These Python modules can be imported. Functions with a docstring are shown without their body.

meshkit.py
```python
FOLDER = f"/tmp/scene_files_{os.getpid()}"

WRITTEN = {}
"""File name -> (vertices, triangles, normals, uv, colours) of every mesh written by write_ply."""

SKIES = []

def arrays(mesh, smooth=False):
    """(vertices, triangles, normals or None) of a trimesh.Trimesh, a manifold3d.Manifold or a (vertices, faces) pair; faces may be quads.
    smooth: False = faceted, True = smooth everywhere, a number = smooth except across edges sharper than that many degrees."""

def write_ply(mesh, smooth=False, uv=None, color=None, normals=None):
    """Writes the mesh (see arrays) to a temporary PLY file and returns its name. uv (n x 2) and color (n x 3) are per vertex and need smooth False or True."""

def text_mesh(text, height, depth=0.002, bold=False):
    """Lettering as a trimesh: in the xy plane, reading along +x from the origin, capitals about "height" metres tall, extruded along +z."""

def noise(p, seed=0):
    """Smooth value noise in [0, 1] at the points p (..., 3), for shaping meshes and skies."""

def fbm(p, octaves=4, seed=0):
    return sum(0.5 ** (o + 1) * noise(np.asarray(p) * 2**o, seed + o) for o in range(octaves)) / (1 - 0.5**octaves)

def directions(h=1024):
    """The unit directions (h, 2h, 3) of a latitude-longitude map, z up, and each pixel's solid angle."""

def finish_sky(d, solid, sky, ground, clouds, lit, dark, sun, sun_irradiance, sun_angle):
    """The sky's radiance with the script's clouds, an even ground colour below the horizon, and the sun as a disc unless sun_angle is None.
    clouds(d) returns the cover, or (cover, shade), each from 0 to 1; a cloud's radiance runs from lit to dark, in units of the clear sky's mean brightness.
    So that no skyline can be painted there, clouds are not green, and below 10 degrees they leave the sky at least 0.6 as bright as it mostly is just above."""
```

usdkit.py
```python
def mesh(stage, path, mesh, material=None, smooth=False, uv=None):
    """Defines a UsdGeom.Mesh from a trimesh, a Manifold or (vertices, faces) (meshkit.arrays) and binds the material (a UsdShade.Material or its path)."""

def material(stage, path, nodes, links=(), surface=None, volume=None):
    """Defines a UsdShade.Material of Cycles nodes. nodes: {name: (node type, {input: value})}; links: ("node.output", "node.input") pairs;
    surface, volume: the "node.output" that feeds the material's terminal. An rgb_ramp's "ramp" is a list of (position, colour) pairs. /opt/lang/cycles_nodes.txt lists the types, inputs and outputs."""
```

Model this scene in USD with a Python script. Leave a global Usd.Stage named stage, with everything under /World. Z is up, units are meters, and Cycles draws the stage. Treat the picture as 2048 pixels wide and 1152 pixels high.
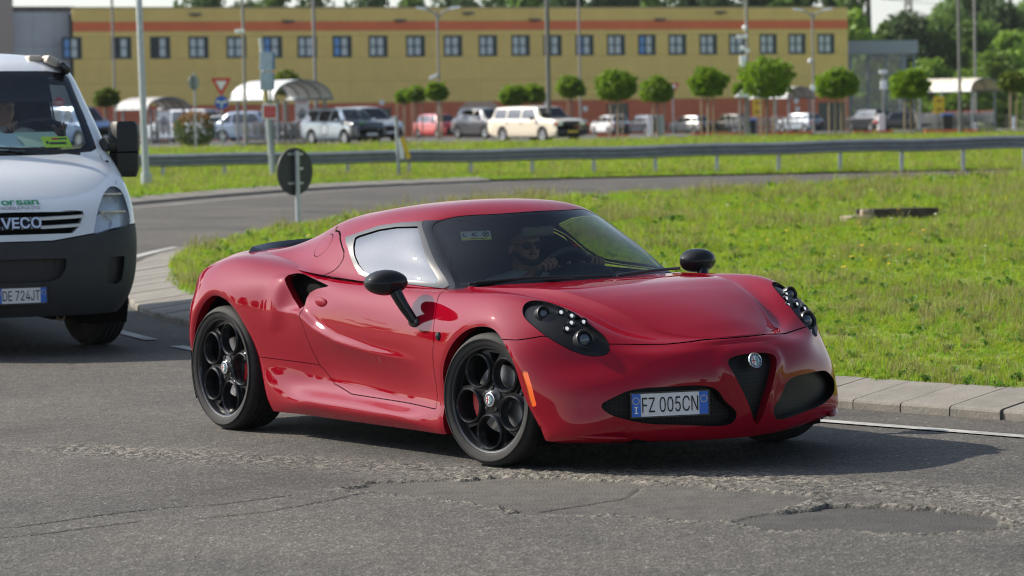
import math, random
import numpy as np, trimesh, usdkit, meshkit
from trimesh.creation import box as tbox, cylinder as tcyl, icosphere
from shapely.geometry import Polygon, LineString, Point
from pxr import Usd, UsdGeom, UsdLux, UsdShade, Gf, Sdf, Vt
stage = Usd.Stage.CreateInMemory()
UsdGeom.SetStageUpAxis(stage, "Z"); UsdGeom.SetStageMetersPerUnit(stage, 1.0)
UsdGeom.Xform.Define(stage, "/World"); UsdGeom.Scope.Define(stage, "/World/Looks")
PI = math.pi
# ---------------------------------------------------------------- camera
cam = UsdGeom.Camera.Define(stage, "/World/camera")
cam.AddTransformOp().Set(Gf.Matrix4d(0.999891, -0.000815, -0.014771, 0, 0.014793, 0.055063, 0.998373, 0, 0.0, -0.998483, 0.055069, 0, 0, 0, 1.6355, 1))
cam.CreateHorizontalApertureAttr(36.0); cam.CreateVerticalApertureAttr(20.25); cam.CreateFocalLengthAttr(113.064)
cam.CreateFStopAttr(5.0); cam.CreateFocusDistanceAttr(15.4); cam.CreateExposureAttr(0.55)
# ---------------------------------------------------------------- sky and sun (low summer sun from the left, a little behind the scene)
SUN = np.array([-0.760, 0.271, 0.591]); SUN /= np.linalg.norm(SUN)
dome = UsdLux.DomeLight.Define(stage, "/World/sky")
sky = usdkit.material(stage, "/World/Looks/sky", {
    "s": ("sky_texture", {"sky_type": "single_scattering", "sun_disc": False, "sun_elevation": math.asin(SUN[2]), "sun_rotation": math.atan2(SUN[0], SUN[1]),
                          "altitude": 100.0, "air_density": 1.0, "aerosol_density": 1.0, "ozone_density": 1.0}),
    "h": ("hsv", {"saturation": 0.95, "value": 1.0, "fac": 1.0}),
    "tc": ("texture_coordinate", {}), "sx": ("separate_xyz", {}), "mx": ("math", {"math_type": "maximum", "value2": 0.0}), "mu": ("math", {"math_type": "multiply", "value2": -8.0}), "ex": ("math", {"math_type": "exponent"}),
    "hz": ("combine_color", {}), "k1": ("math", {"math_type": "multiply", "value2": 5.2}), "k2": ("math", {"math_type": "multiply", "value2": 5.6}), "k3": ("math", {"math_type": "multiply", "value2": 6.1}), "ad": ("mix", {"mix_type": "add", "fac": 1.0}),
    "dt": ("normal", {"direction": tuple(SUN)}), "m1": ("math", {"math_type": "subtract", "value2": 1.0}), "m2": ("math", {"math_type": "multiply", "value2": 7.0}), "e2": ("math", {"math_type": "exponent"}), "g1": ("math", {"math_type": "multiply", "value2": 23.0}), "g2": ("math", {"math_type": "multiply", "value2": 25.0}), "g3": ("math", {"math_type": "multiply", "value2": 29.0}), "gc": ("combine_color", {}), "a2": ("mix", {"mix_type": "add", "fac": 1.0}),   # wide hazy glow about the sun, added to brighten the car's reflections   # pale summer haze, even all round the horizon
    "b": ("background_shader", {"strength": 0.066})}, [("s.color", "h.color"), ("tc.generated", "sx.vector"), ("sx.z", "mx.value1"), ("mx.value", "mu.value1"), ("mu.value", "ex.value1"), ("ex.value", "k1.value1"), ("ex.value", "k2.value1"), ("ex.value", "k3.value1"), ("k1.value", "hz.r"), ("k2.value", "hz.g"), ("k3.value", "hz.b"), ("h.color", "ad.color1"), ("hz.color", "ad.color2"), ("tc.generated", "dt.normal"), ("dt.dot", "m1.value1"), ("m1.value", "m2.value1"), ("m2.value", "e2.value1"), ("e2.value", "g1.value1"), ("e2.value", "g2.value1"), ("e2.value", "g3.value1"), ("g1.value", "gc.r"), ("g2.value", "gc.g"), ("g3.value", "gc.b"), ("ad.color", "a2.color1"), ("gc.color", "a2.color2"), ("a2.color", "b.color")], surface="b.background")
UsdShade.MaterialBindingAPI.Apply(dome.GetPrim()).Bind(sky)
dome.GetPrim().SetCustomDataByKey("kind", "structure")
sun = UsdLux.DistantLight.Define(stage, "/World/sun")
sun.CreateNormalizeAttr(True); sun.CreateIntensityAttr(1.25); sun.CreateAngleAttr(0.53); sun.CreateColorAttr(Gf.Vec3f(1.0, 0.91, 0.77))
_z = SUN; _x = np.cross([0, 0, 1], _z); _x /= np.linalg.norm(_x); _y = np.cross(_z, _x)
sun.AddTransformOp().Set(Gf.Matrix4d(*_x, 0, *_y, 0, *_z, 0, *(SUN * 60), 1))
# ---------------------------------------------------------------- helpers
_used = {}
def numbered(parent, name):
    k = (parent, name); n = _used.get(k, 0); _used[k] = n + 1
    return f"{parent}/{name}" if n == 0 else f"{parent}/{name}_{n:03d}"
def path_of(p): return "/World" if p is None else str(p.GetPath())
def tag(o, label=None, cat=None, group=None, kind=None):
    for k, v in (("label", label), ("category", cat), ("group", group), ("kind", kind)):
        if v: o.SetCustomDataByKey(k, v)
    return o
def obj(name, mesh, m=None, parent=None, smooth=30, label=None):
    p = usdkit.mesh(stage, numbered(path_of(parent), name), mesh, m, smooth=smooth).GetPrim()
    if label: p.SetCustomDataByKey("label", label)
    return p
def thing(name, label, cat, loc=(0, 0, 0), rotz=0.0, group=None, tilt=None):
    x = UsdGeom.Xform.Define(stage, numbered("/World", name))
    x.AddTranslateOp().Set(Gf.Vec3d(*map(float, loc))); x.AddRotateZOp().Set(math.degrees(rotz))
    if tilt: x.AddRotateXOp().Set(math.degrees(tilt))
    return tag(x.GetPrim(), label, cat, group)
def dup(root, loc, rotz=0.0, label=None, group=None, scale=None, kind=None):
    was = root.GetCustomData()
    x = UsdGeom.Xform.Define(stage, numbered("/World", root.GetName().rstrip("0123456789").rstrip("_")))
    x.GetPrim().GetReferences().AddInternalReference(root.GetPath())
    x.ClearXformOpOrder()
    for a in list(x.GetPrim().GetAttributes()):
        pass
    x.AddTransformOp(opSuffix="place").Set(Gf.Matrix4d().SetScale(Gf.Vec3d(*(scale or (1, 1, 1)))) * Gf.Matrix4d().SetRotate(Gf.Rotation(Gf.Vec3d(0, 0, 1), math.degrees(rotz))) * Gf.Matrix4d().SetTranslate(Gf.Vec3d(*map(float, loc))))
    p = x.GetPrim(); p.SetInstanceable(True)
    tag(p, label or was.get("label"), was.get("category"), group or was.get("group"))
    return p
def struct(name, mesh, m, smooth=30): return tag(obj(name, mesh, m, None, smooth), kind="structure")
def cat(*ms):
    ms = [m for m in ms if m is not None]
    out = []
    for m in ms:
        v, f, _ = meshkit.arrays(m); out.append(trimesh.Trimesh(v, f, process=False))
    return trimesh.util.concatenate(out)
def bx(x0, x1, y0, y1, z0, z1):
    m = tbox((abs(x1 - x0), abs(y1 - y0), abs(z1 - z0))); m.apply_translation(((x0 + x1) / 2, (y0 + y1) / 2, (z0 + z1) / 2)); return m
def rbox(x0, x1, y0, y1, z0, z1, r=0.02, seg=2):
    """a box with bevelled edges"""
    import manifold3d as m3
    pts = []
    r = min(r, (x1 - x0) / 2.01, (y1 - y0) / 2.01, (z1 - z0) / 2.01)
    for x in (x0 + r, x1 - r):
        for y in (y0 + r, y1 - r):
            for z in (z0 + r, z1 - r):
                for d in _SPH[seg]: pts.append((x + r * d[0], y + r * d[1], z + r * d[2]))
    return trimesh.Trimesh(*_hull(pts), process=False)
_SPH = {1: np.array([(a, b, c) for a in (-1, 0, 1) for b in (-1, 0, 1) for c in (-1, 0, 1) if abs(a) + abs(b) + abs(c) == 1], float), 2: np.array(icosphere(1).vertices), 3: np.array(icosphere(2).vertices)}
def _hull(pts):
    import manifold3d as m3
    m = m3.Manifold.hull_points(np.asarray(pts, float)).to_mesh()
    return m.vert_properties[:, :3], m.tri_verts
def hull(pts): return trimesh.Trimesh(*_hull(pts), process=False)
def xf(m, loc=(0, 0, 0), rx=0, ry=0, rz=0, s=None):
    m = m.copy()
    if s is not None: m.apply_transform(np.diag([*s, 1.0]))
    for a, ax in ((rx, (1, 0, 0)), (ry, (0, 1, 0)), (rz, (0, 0, 1))):
        if a: m.apply_transform(trimesh.transformations.rotation_matrix(a, ax))
    m.apply_translation(loc); return m
def tube(pts, r, n=8, cap=True):
    """a tube along a polyline; r is a number or one radius per point"""
    P = np.asarray(pts, float); r = np.broadcast_to(r, (len(P),)).astype(float)
    T = np.gradient(P, axis=0); T /= np.maximum(np.linalg.norm(T, axis=1, keepdims=True), 1e-12)
    ref = np.array([0, 0, 1.0]) if abs(T[:, 2]).mean() < 0.8 else np.array([1.0, 0, 0])
    A = np.cross(T, ref); A /= np.maximum(np.linalg.norm(A, axis=1, keepdims=True), 1e-12); B = np.cross(T, A)
    t = np.linspace(0, 2 * PI, n, endpoint=False)
    V = (P[:, None] + r[:, None, None] * (np.cos(t)[None, :, None] * A[:, None] + np.sin(t)[None, :, None] * B[:, None])).reshape(-1, 3)
    F = []
    for i in range(len(P) - 1):
        for k in range(n):
            a, b = i * n + k, i * n + (k + 1) % n; F += [(a, b, b + n), (a, b + n, a + n)]
    if cap:
        V = np.vstack([V, P[0], P[-1]]); c0, c1 = len(V) - 2, len(V) - 1; o = (len(P) - 1) * n
        for k in range(n): F += [(c0, (k + 1) % n, k), (c1, o + k, o + (k + 1) % n)]
    return trimesh.Trimesh(V, np.array(F), process=False)
def lathe(prof, n=24, axis="z"):
    """revolve (r, h) pairs about an axis"""
    t = np.linspace(0, 2 * PI, n, endpoint=False); prof = np.asarray(prof, float); m = len(prof)
    V = np.stack([np.stack([p[0] * np.cos(t), p[0] * np.sin(t), np.full(n, p[1])], 1) for p in prof]).reshape(-1, 3)
    F = []
    for i in range(m - 1):
        for k in range(n):
            a, b = i * n + k, i * n + (k + 1) % n; F += [(a, b, b + n), (a, b + n, a + n)]
    if axis == "y": V = V[:, [0, 2, 1]] * [1, 1, 1]; F = [(a, c, b) for a, b, c in F]
    if axis == "x": V = V[:, [2, 0, 1]]
    return trimesh.Trimesh(V, np.array(F), process=False)
def prism(poly, h0, h1, axis="z"):
    """extrude a polygon (list of 2-D points or a shapely polygon) between two heights; axis y: points are (x, z); axis x: points are (y, z)"""
    g = poly if hasattr(poly, "exterior") else Polygon(poly)
    if not g.is_valid: g = g.buffer(0)
    m = trimesh.creation.extrude_polygon(g, h1 - h0, engine="earcut"); V = np.array(m.vertices); V[:, 2] += h0
    F = np.array(m.faces)
    if axis == "y": V = V[:, [0, 2, 1]]; F = F[:, ::-1]
    if axis == "x": V = V[:, [2, 0, 1]]
    return trimesh.Trimesh(V, F, process=False)
def smoothpath(pts, n=60, closed=False):
    from scipy.interpolate import CubicSpline
    P = np.asarray(pts, float)
    if closed: P = np.vstack([P, P[:1]])
    d = np.concatenate([[0], np.cumsum(np.linalg.norm(np.diff(P, axis=0), axis=1))])
    return CubicSpline(d, P, bc_type="periodic" if closed else "natural")(np.linspace(0, d[-1], n))
# ---------------------------------------------------------------- materials
_mats = {}
def M(name, col, rough=0.5, metal=0.0, coat=0.0, var=0.0, scale=6.0, bump=0.0, bscale=None, spec=0.5, coat_rough=0.03, trans=0.0, emit=0.0, sheen=0.0, obj_rand=0.0, tint=None):
    """principled material; var mixes the colour with a darker/lighter noise, bump adds fine relief, obj_rand varies instances"""
    if name in _mats: return _mats[name]
    col = tuple(col)
    n = {"p": ("principled_bsdf", {"base_color": col, "roughness": rough, "metallic": metal, "coat_weight": coat, "coat_roughness": coat_rough, "specular_ior_level": spec, "transmission_weight": trans, "sheen_weight": sheen})}
    l = []; src = None
    if emit: n["p"][1].update(emission_color=col, emission_strength=emit)
    if var or bump: n["c"] = ("texture_coordinate", {})
    if var:
        n["n"] = ("noise_texture", {"scale": scale, "detail": 5.0, "roughness": 0.65})
        lo = tuple(max(0, c * (1 - var)) for c in (tint or col)); hi = tuple(min(1, c * (1 + var)) for c in col)
        n["r"] = ("rgb_ramp", {"ramp": [(0.28, lo), (0.72, hi)]})
        l += [("c.object", "n.vector"), ("n.fac", "r.fac")]; src = "r.color"
    if obj_rand:
        n["oi"] = ("object_info", {}); n["mr"] = ("map_range", {"from_min": 0.0, "from_max": 1.0, "to_min": 1 - obj_rand, "to_max": 1 + obj_rand})
        n["h"] = ("hsv", {"hue": 0.5, "saturation": 1.0, "fac": 1.0, "color": col})
        l += [("oi.random", "mr.value"), ("mr.result", "h.value")]
        if src: l += [(src, "h.color")]
        src = "h.color"
    if src: l += [(src, "p.base_color")]
    if bump:
        n["bn"] = ("noise_texture", {"scale": bscale or scale * 8, "detail": 4.0, "roughness": 0.6}); n["b"] = ("bump", {"strength": min(bump, 1.0), "distance": 0.01})
        l += [("c.object", "bn.vector"), ("bn.fac", "b.height"), ("b.normal", "p.normal")]
    _mats[name] = usdkit.material(stage, f"/World/Looks/{name}", n, l, surface="p.BSDF"); return _mats[name]
def glass(name, tint=(0.6, 0.65, 0.65), ior=1.5, rough=0.0):
    if name in _mats: return _mats[name]
    f0 = ((ior - 1) / (ior + 1)) ** 2
    _mats[name] = usdkit.material(stage, f"/World/Looks/{name}", {
        "t": ("transparent_bsdf", {"color": tint}), "g": ("glossy_bsdf", {"color": (1, 1, 1), "roughness": rough, "distribution": "ggx"}),
        "lw": ("layer_weight", {"blend": 0.5}), "pw": ("math", {"math_type": "power", "value2": 5.0}), "f": ("math", {"math_type": "multiply_add", "value2": 1 - 2 * f0, "value3": 2 * f0, "use_clamp": True}), "m": ("mix_closure", {})},
        [("lw.facing", "pw.value1"), ("pw.value", "f.value1"), ("f.value", "m.fac"), ("t.BSDF", "m.closure1"), ("g.BSDF", "m.closure2")], surface="m.closure"); return _mats[name]
def leaf_mat(name, dark, light, scale=2.5, transl=0.4, obj_rand=0.15):
    """leaf colour varies by leaf and by clump; a translucent share lets the sun glow through"""
    if name in _mats: return _mats[name]
    _mats[name] = usdkit.material(stage, f"/World/Looks/{name}", {
        "g": ("geometry", {}), "c": ("texture_coordinate", {}), "n": ("noise_texture", {"scale": scale, "detail": 3.0}), "oi": ("object_info", {}),
        "a": ("mix_float", {"fac": 0.5}), "r": ("rgb_ramp", {"ramp": [(0.25, dark), (0.75, light)]}),
        "mr": ("map_range", {"from_min": 0.0, "from_max": 1.0, "to_min": 1 - obj_rand, "to_max": 1 + obj_rand}), "h": ("hsv", {"hue": 0.5, "saturation": 1.0, "fac": 1.0}),
        "p": ("principled_bsdf", {"roughness": 0.55, "specular_ior_level": 0.35}), "t": ("translucent_bsdf", {}), "m": ("mix_closure", {"fac": transl})},
        [("c.object", "n.vector"), ("n.fac", "a.a"), ("g.random_per_island", "a.b"), ("a.result", "r.fac"), ("oi.random", "mr.value"), ("mr.result", "h.value"), ("r.color", "h.color"),
         ("h.color", "p.base_color"), ("h.color", "t.color"), ("p.BSDF", "m.closure1"), ("t.BSDF", "m.closure2")], surface="m.closure"); return _mats[name]
BLACK = M("matte_black", (0.012, 0.012, 0.013), 0.55); DARK = M("dark_void", (0.004, 0.004, 0.004), 0.9, spec=0.1)
RUBBER = M("tyre_rubber", (0.018, 0.018, 0.018), 0.75, var=0.35, scale=25, spec=0.3); GALV = M("galvanised_steel", (0.42, 0.44, 0.46), 0.42, metal=0.6, var=0.15, scale=9, bump=0.1)
CHROME = M("chrome", (0.75, 0.75, 0.76), 0.12, metal=1.0); WHITE = M("white_paint", (0.75, 0.76, 0.76), 0.4)
# ---------------------------------------------------------------- the red coupe: body surface
from scipy.interpolate import CubicSpline, PchipInterpolator
def loft_belts(T, nu, nv, power=0.5, sym=''):
    """T[i][j] -> dense grid (nv, nu, 3): belts are splines along j, columns are splines across i."""
    T = np.asarray(T, float); nb, ns = T.shape[:2]; M_ = np.array([1, -1, 1])
    if "a" in sym: T = np.concatenate([T[:, 3:0:-1] * M_, T], 1)            # stations mirrored past the start / the end, so that the seam is smooth
    if "b" in sym: T = np.concatenate([T, T[:, -2:-5:-1] * M_], 1)
    d = (np.linalg.norm(np.diff(T, axis=1), axis=2).mean(0)) ** (2 * power)
    s = np.concatenate([[0], np.cumsum(d)]); i0 = 3 if "a" in sym else 0; s = (s - s[i0]) / (s[i0 + ns - 1] - s[i0])
    uu = np.linspace(0, 1, nu)
    B = CubicSpline(s, T, axis=1)(uu)                      # (nb, nu, 3)
    if "t" in sym: B = np.concatenate([B, B[-2:-5:-1] * M_], 0)
    dv = np.maximum(np.linalg.norm(np.diff(B, axis=0), axis=2), 0.012) ** (2 * power)
    out = np.empty((nv, nu, 3))
    frac = np.linspace(0, nb - 1, nv)
    for k in range(nu):
        t = np.concatenate([[0], np.cumsum(dv[:, k])])
        tv = np.interp(frac, np.arange(nb), t[:nb])
        out[:, k] = CubicSpline(t, B[:, k])(tv)
    return out, uu, s
def relax(G, n, lam=0.5, keep=0):
    for _ in range(n):
        a = G.copy()
        a[1:-1, 1:-1] += lam * ((G[:-2, 1:-1] + G[2:, 1:-1] + G[1:-1, :-2] + G[1:-1, 2:]) / 4 - G[1:-1, 1:-1])
        G = a
    return G
def grid_faces(nv, nu, flip=False):
    i, j = np.meshgrid(np.arange(nv - 1), np.arange(nu - 1), indexing="ij")
    a = (i * nu + j).ravel(); b = a + 1; c = a + nu + 1; d = a + nu
    f = np.concatenate([np.stack([a, b, c], 1), np.stack([a, c, d], 1)])
    return f[:, ::-1] if flip else f
def vnormals(V, F):
    n = np.zeros_like(V); fn = np.cross(V[F[:, 1]] - V[F[:, 0]], V[F[:, 2]] - V[F[:, 0]])
    for k in range(3): np.add.at(n, F[:, k], fn)
    return n / np.maximum(np.linalg.norm(n, axis=1, keepdims=True), 1e-12)

HB = [ # belts of one half (x forward from the front axle, y half width, z up); tail centre -> side -> nose centre
 [(-2.98,0,.30),(-2.97,.4,.30),(-2.93,.66,.29),(-2.86,.78,.28),(-2.74,.85,.27),(-2.38,.88,.20),(-2.0,.885,.145),(-1.72,.87,.14),(-1.4,.86,.138),(-1.0,.858,.136),(-.6,.862,.134),(-.34,.875,.134),(0,.87,.14),(.25,.86,.155),(.38,.83,.155),(.50,.68,.142),(.66,.42,.138),(.76,.2,.136),(.795,0,.136)],
 [(-3.05,0,.38),(-3.04,.4,.38),(-3.0,.68,.37),(-2.88,.78,.36),(-2.74,.87,.36),(-2.38,.915,.33),(-2.02,.91,.27),(-1.72,.895,.255),(-1.4,.885,.24),(-1.0,.88,.228),(-.6,.882,.215),(-.32,.895,.21),(0,.895,.22),(.25,.872,.225),(.43,.83,.215),(.60,.70,.20),(.74,.43,.20),(.825,.2,.205),(.848,0,.205)],
 [(-3.10,0,.47),(-3.09,.4,.47),(-3.04,.70,.46),(-2.89,.80,.45),(-2.75,.885,.45),(-2.38,.93,.45),(-2.02,.905,.40),(-1.72,.872,.30),(-1.4,.851,.268),(-1.0,.849,.253),(-.6,.859,.247),(-.3,.885,.30),(0,.905,.32),(.25,.893,.32),(.44,.825,.315),(.635,.655,.31),(.755,.42,.315),(.83,.2,.32),(.862,0,.32)],
 [(-3.12,0,.56),(-3.11,.4,.56),(-3.05,.70,.56),(-2.88,.81,.55),(-2.74,.89,.54),(-2.38,.938,.56),(-2.03,.912,.52),(-1.72,.862,.46),(-1.4,.833,.43),(-1.0,.835,.415),(-.6,.858,.405),(-.3,.897,.41),(0,.910,.44),(.25,.898,.425),(.43,.815,.42),(.62,.64,.415),(.755,.42,.42),(.83,.2,.425),(.853,0,.425)],
 [(-3.12,0,.64),(-3.10,.4,.64),(-3.04,.69,.64),(-2.88,.80,.64),(-2.73,.885,.63),(-2.38,.938,.655),(-2.04,.915,.63),(-1.74,.873,.575),(-1.4,.862,.55),(-1.0,.868,.54),(-.6,.878,.535),(-.3,.90,.545),(0,.905,.57),(.25,.885,.545),(.405,.785,.525),(.575,.605,.515),(.725,.42,.50),(.805,.2,.50),(.828,0,.50)],
 [(-3.09,0,.72),(-3.07,.4,.72),(-3.0,.67,.72),(-2.87,.775,.72),(-2.72,.86,.72),(-2.38,.922,.745),(-2.04,.905,.73),(-1.75,.868,.68),(-1.4,.862,.655),(-1.0,.865,.64),(-.6,.87,.635),(-.3,.885,.65),(0,.885,.67),(.24,.845,.64),(.39,.765,.60),(.555,.60,.557),(.695,.41,.54),(.78,.2,.543),(.80,0,.545)],
 [(-3.05,0,.80),(-3.03,.4,.80),(-2.96,.64,.80),(-2.86,.75,.80),(-2.7,.83,.80),(-2.38,.875,.825),(-2.04,.87,.805),(-1.75,.845,.77),(-1.4,.838,.745),(-1.0,.835,.73),(-.6,.83,.725),(-.3,.838,.74),(0,.83,.75),(.22,.785,.715),(.36,.73,.67),(.53,.585,.59),(.65,.395,.567),(.75,.2,.568),(.775,0,.57)],
 [(-2.99,0,.86),(-2.97,.38,.86),(-2.9,.58,.86),(-2.8,.68,.865),(-2.65,.75,.875),(-2.38,.79,.89),(-2.04,.79,.865),(-1.75,.79,.835),(-1.4,.785,.803),(-1.0,.78,.79),(-.6,.765,.79),(-.3,.765,.798),(0,.745,.80),(.19,.69,.77),(.31,.64,.728),(.48,.545,.632),(.625,.375,.584),(.735,.19,.581),(.762,0,.583)],
 [(-2.93,0,.90),(-2.91,.35,.90),(-2.84,.52,.90),(-2.74,.60,.905),(-2.6,.65,.91),(-2.38,.68,.91),(-2.04,.69,.885),(-1.75,.70,.855),(-1.4,.70,.825),(-1.0,.70,.81),(-.6,.68,.80),(-.3,.66,.795),(0,.61,.777),(.17,.56,.744),(.29,.52,.706),(.45,.44,.638),(.60,.335,.597),(.715,.18,.589),(.752,0,.589)],
 [(-2.87,0,.92),(-2.85,.3,.92),(-2.78,.43,.92),(-2.68,.50,.92),(-2.55,.54,.92),(-2.38,.56,.915),(-2.04,.58,.89),(-1.75,.59,.86),(-1.4,.60,.835),(-1.0,.60,.82),(-.6,.60,.81),(-.3,.57,.809),(0,.505,.808),(.16,.465,.781),(.28,.43,.748),(.43,.38,.690),(.585,.30,.625),(.705,.165,.597),(.745,0,.595)],
]

GH = [ # greenhouse: rows base flare -> belt -> pillar -> rail -> roof centre; each list runs from the windscreen edge to the tail
 [(-.57,.675,.793),(-.86,.735,.806),(-1.2,.755,.818),(-1.5,.775,.836),(-1.75,.775,.853),(-1.98,.72,.868),(-2.2,.66,.888),(-2.45,.62,.905),(-2.7,.50,.915)],
 [(-.575,.665,.798),(-.87,.712,.826),(-1.2,.728,.842),(-1.5,.738,.862),(-1.75,.715,.884),(-1.98,.65,.90),(-2.2,.60,.912),(-2.45,.57,.915),(-2.7,.48,.918)],
 [(-.67,.622,.87),(-.92,.668,.92),(-1.22,.685,.925),(-1.5,.695,.935),(-1.75,.665,.945),(-1.98,.60,.950),(-2.2,.555,.940),(-2.45,.53,.925),(-2.7,.46,.921)],
 [(-.83,.552,.99),(-1.0,.605,1.02),(-1.25,.63,1.02),(-1.5,.645,1.005),(-1.75,.62,1.0),(-1.98,.555,.992),(-2.2,.51,.963),(-2.45,.49,.933),(-2.7,.44,.922)],
 [(-.985,.485,1.10),(-1.1,.54,1.10),(-1.3,.565,1.088),(-1.5,.575,1.066),(-1.75,.56,1.043),(-1.98,.505,1.025),(-2.2,.465,.985),(-2.45,.45,.938),(-2.7,.42,.923)],
 [(-.97,.43,1.118),(-1.08,.46,1.136),(-1.28,.48,1.136),(-1.5,.49,1.118),(-1.75,.48,1.09),(-1.98,.44,1.062),(-2.2,.41,1.0),(-2.45,.40,.942),(-2.7,.39,.924)],
 [(-.87,.25,1.133),(-1.03,.26,1.172),(-1.25,.28,1.179),(-1.5,.29,1.166),(-1.75,.29,1.140),(-1.98,.27,1.105),(-2.2,.26,1.03),(-2.45,.26,.965),(-2.7,.26,.93)],
 [(-.81,0,1.138),(-1.0,0,1.182),(-1.25,0,1.192),(-1.5,0,1.180),(-1.75,0,1.155),(-1.98,0,1.12),(-2.2,0,1.05),(-2.45,0,.98),(-2.7,0,.935)],
]

def sd_poly(P, poly):
    """signed distance of 2-D points to a closed polygon, negative inside"""
    P = np.asarray(P, float); A = np.asarray(poly, float); B = np.roll(A, -1, axis=0)
    d = np.full(len(P), 1e9); ins = np.zeros(len(P), bool)
    for a, b in zip(A, B):
        e = b - a; w = P - a; t = np.clip((w @ e) / max(e @ e, 1e-15), 0, 1)
        q = w - t[:, None] * e; d = np.minimum(d, (q * q).sum(1))
        c = (a[1] > P[:, 1]) != (b[1] > P[:, 1])
        with np.errstate(divide="ignore", invalid="ignore"):
            x = (b[0] - a[0]) * (P[:, 1] - a[1]) / (b[1] - a[1]) + a[0]
        ins ^= c & (P[:, 0] < x)
    d = np.sqrt(d); return np.where(ins, -d, d)
def sd_line(P, line):
    P = np.asarray(P, float); A = np.asarray(line, float); d = np.full(len(P), 1e9)
    for a, b in zip(A[:-1], A[1:]):
        e = b - a; w = P - a; t = np.clip((w @ e) / max(e @ e, 1e-15), 0, 1); q = w - t[:, None] * e; d = np.minimum(d, (q * q).sum(1))
    return np.sqrt(d)
def sd_side(P, line):
    """signed distance of 2-D points to an open polyline (sign by side of the nearest piece)"""
    P = np.asarray(P, float); A = np.asarray(line, float); d = np.full(len(P), 1e9); sg = np.ones(len(P))
    for a, b in zip(A[:-1], A[1:]):
        e = b - a; w = P - a; t = np.clip((w @ e) / max(e @ e, 1e-15), 0, 1); q = w - t[:, None] * e; dd = (q * q).sum(1); c = e[0] * w[:, 1] - e[1] * w[:, 0]
        m = dd < d; d = np.where(m, dd, d); sg = np.where(m, np.where(c >= 0, 1.0, -1.0), sg)
    return np.sqrt(d) * sg
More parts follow.
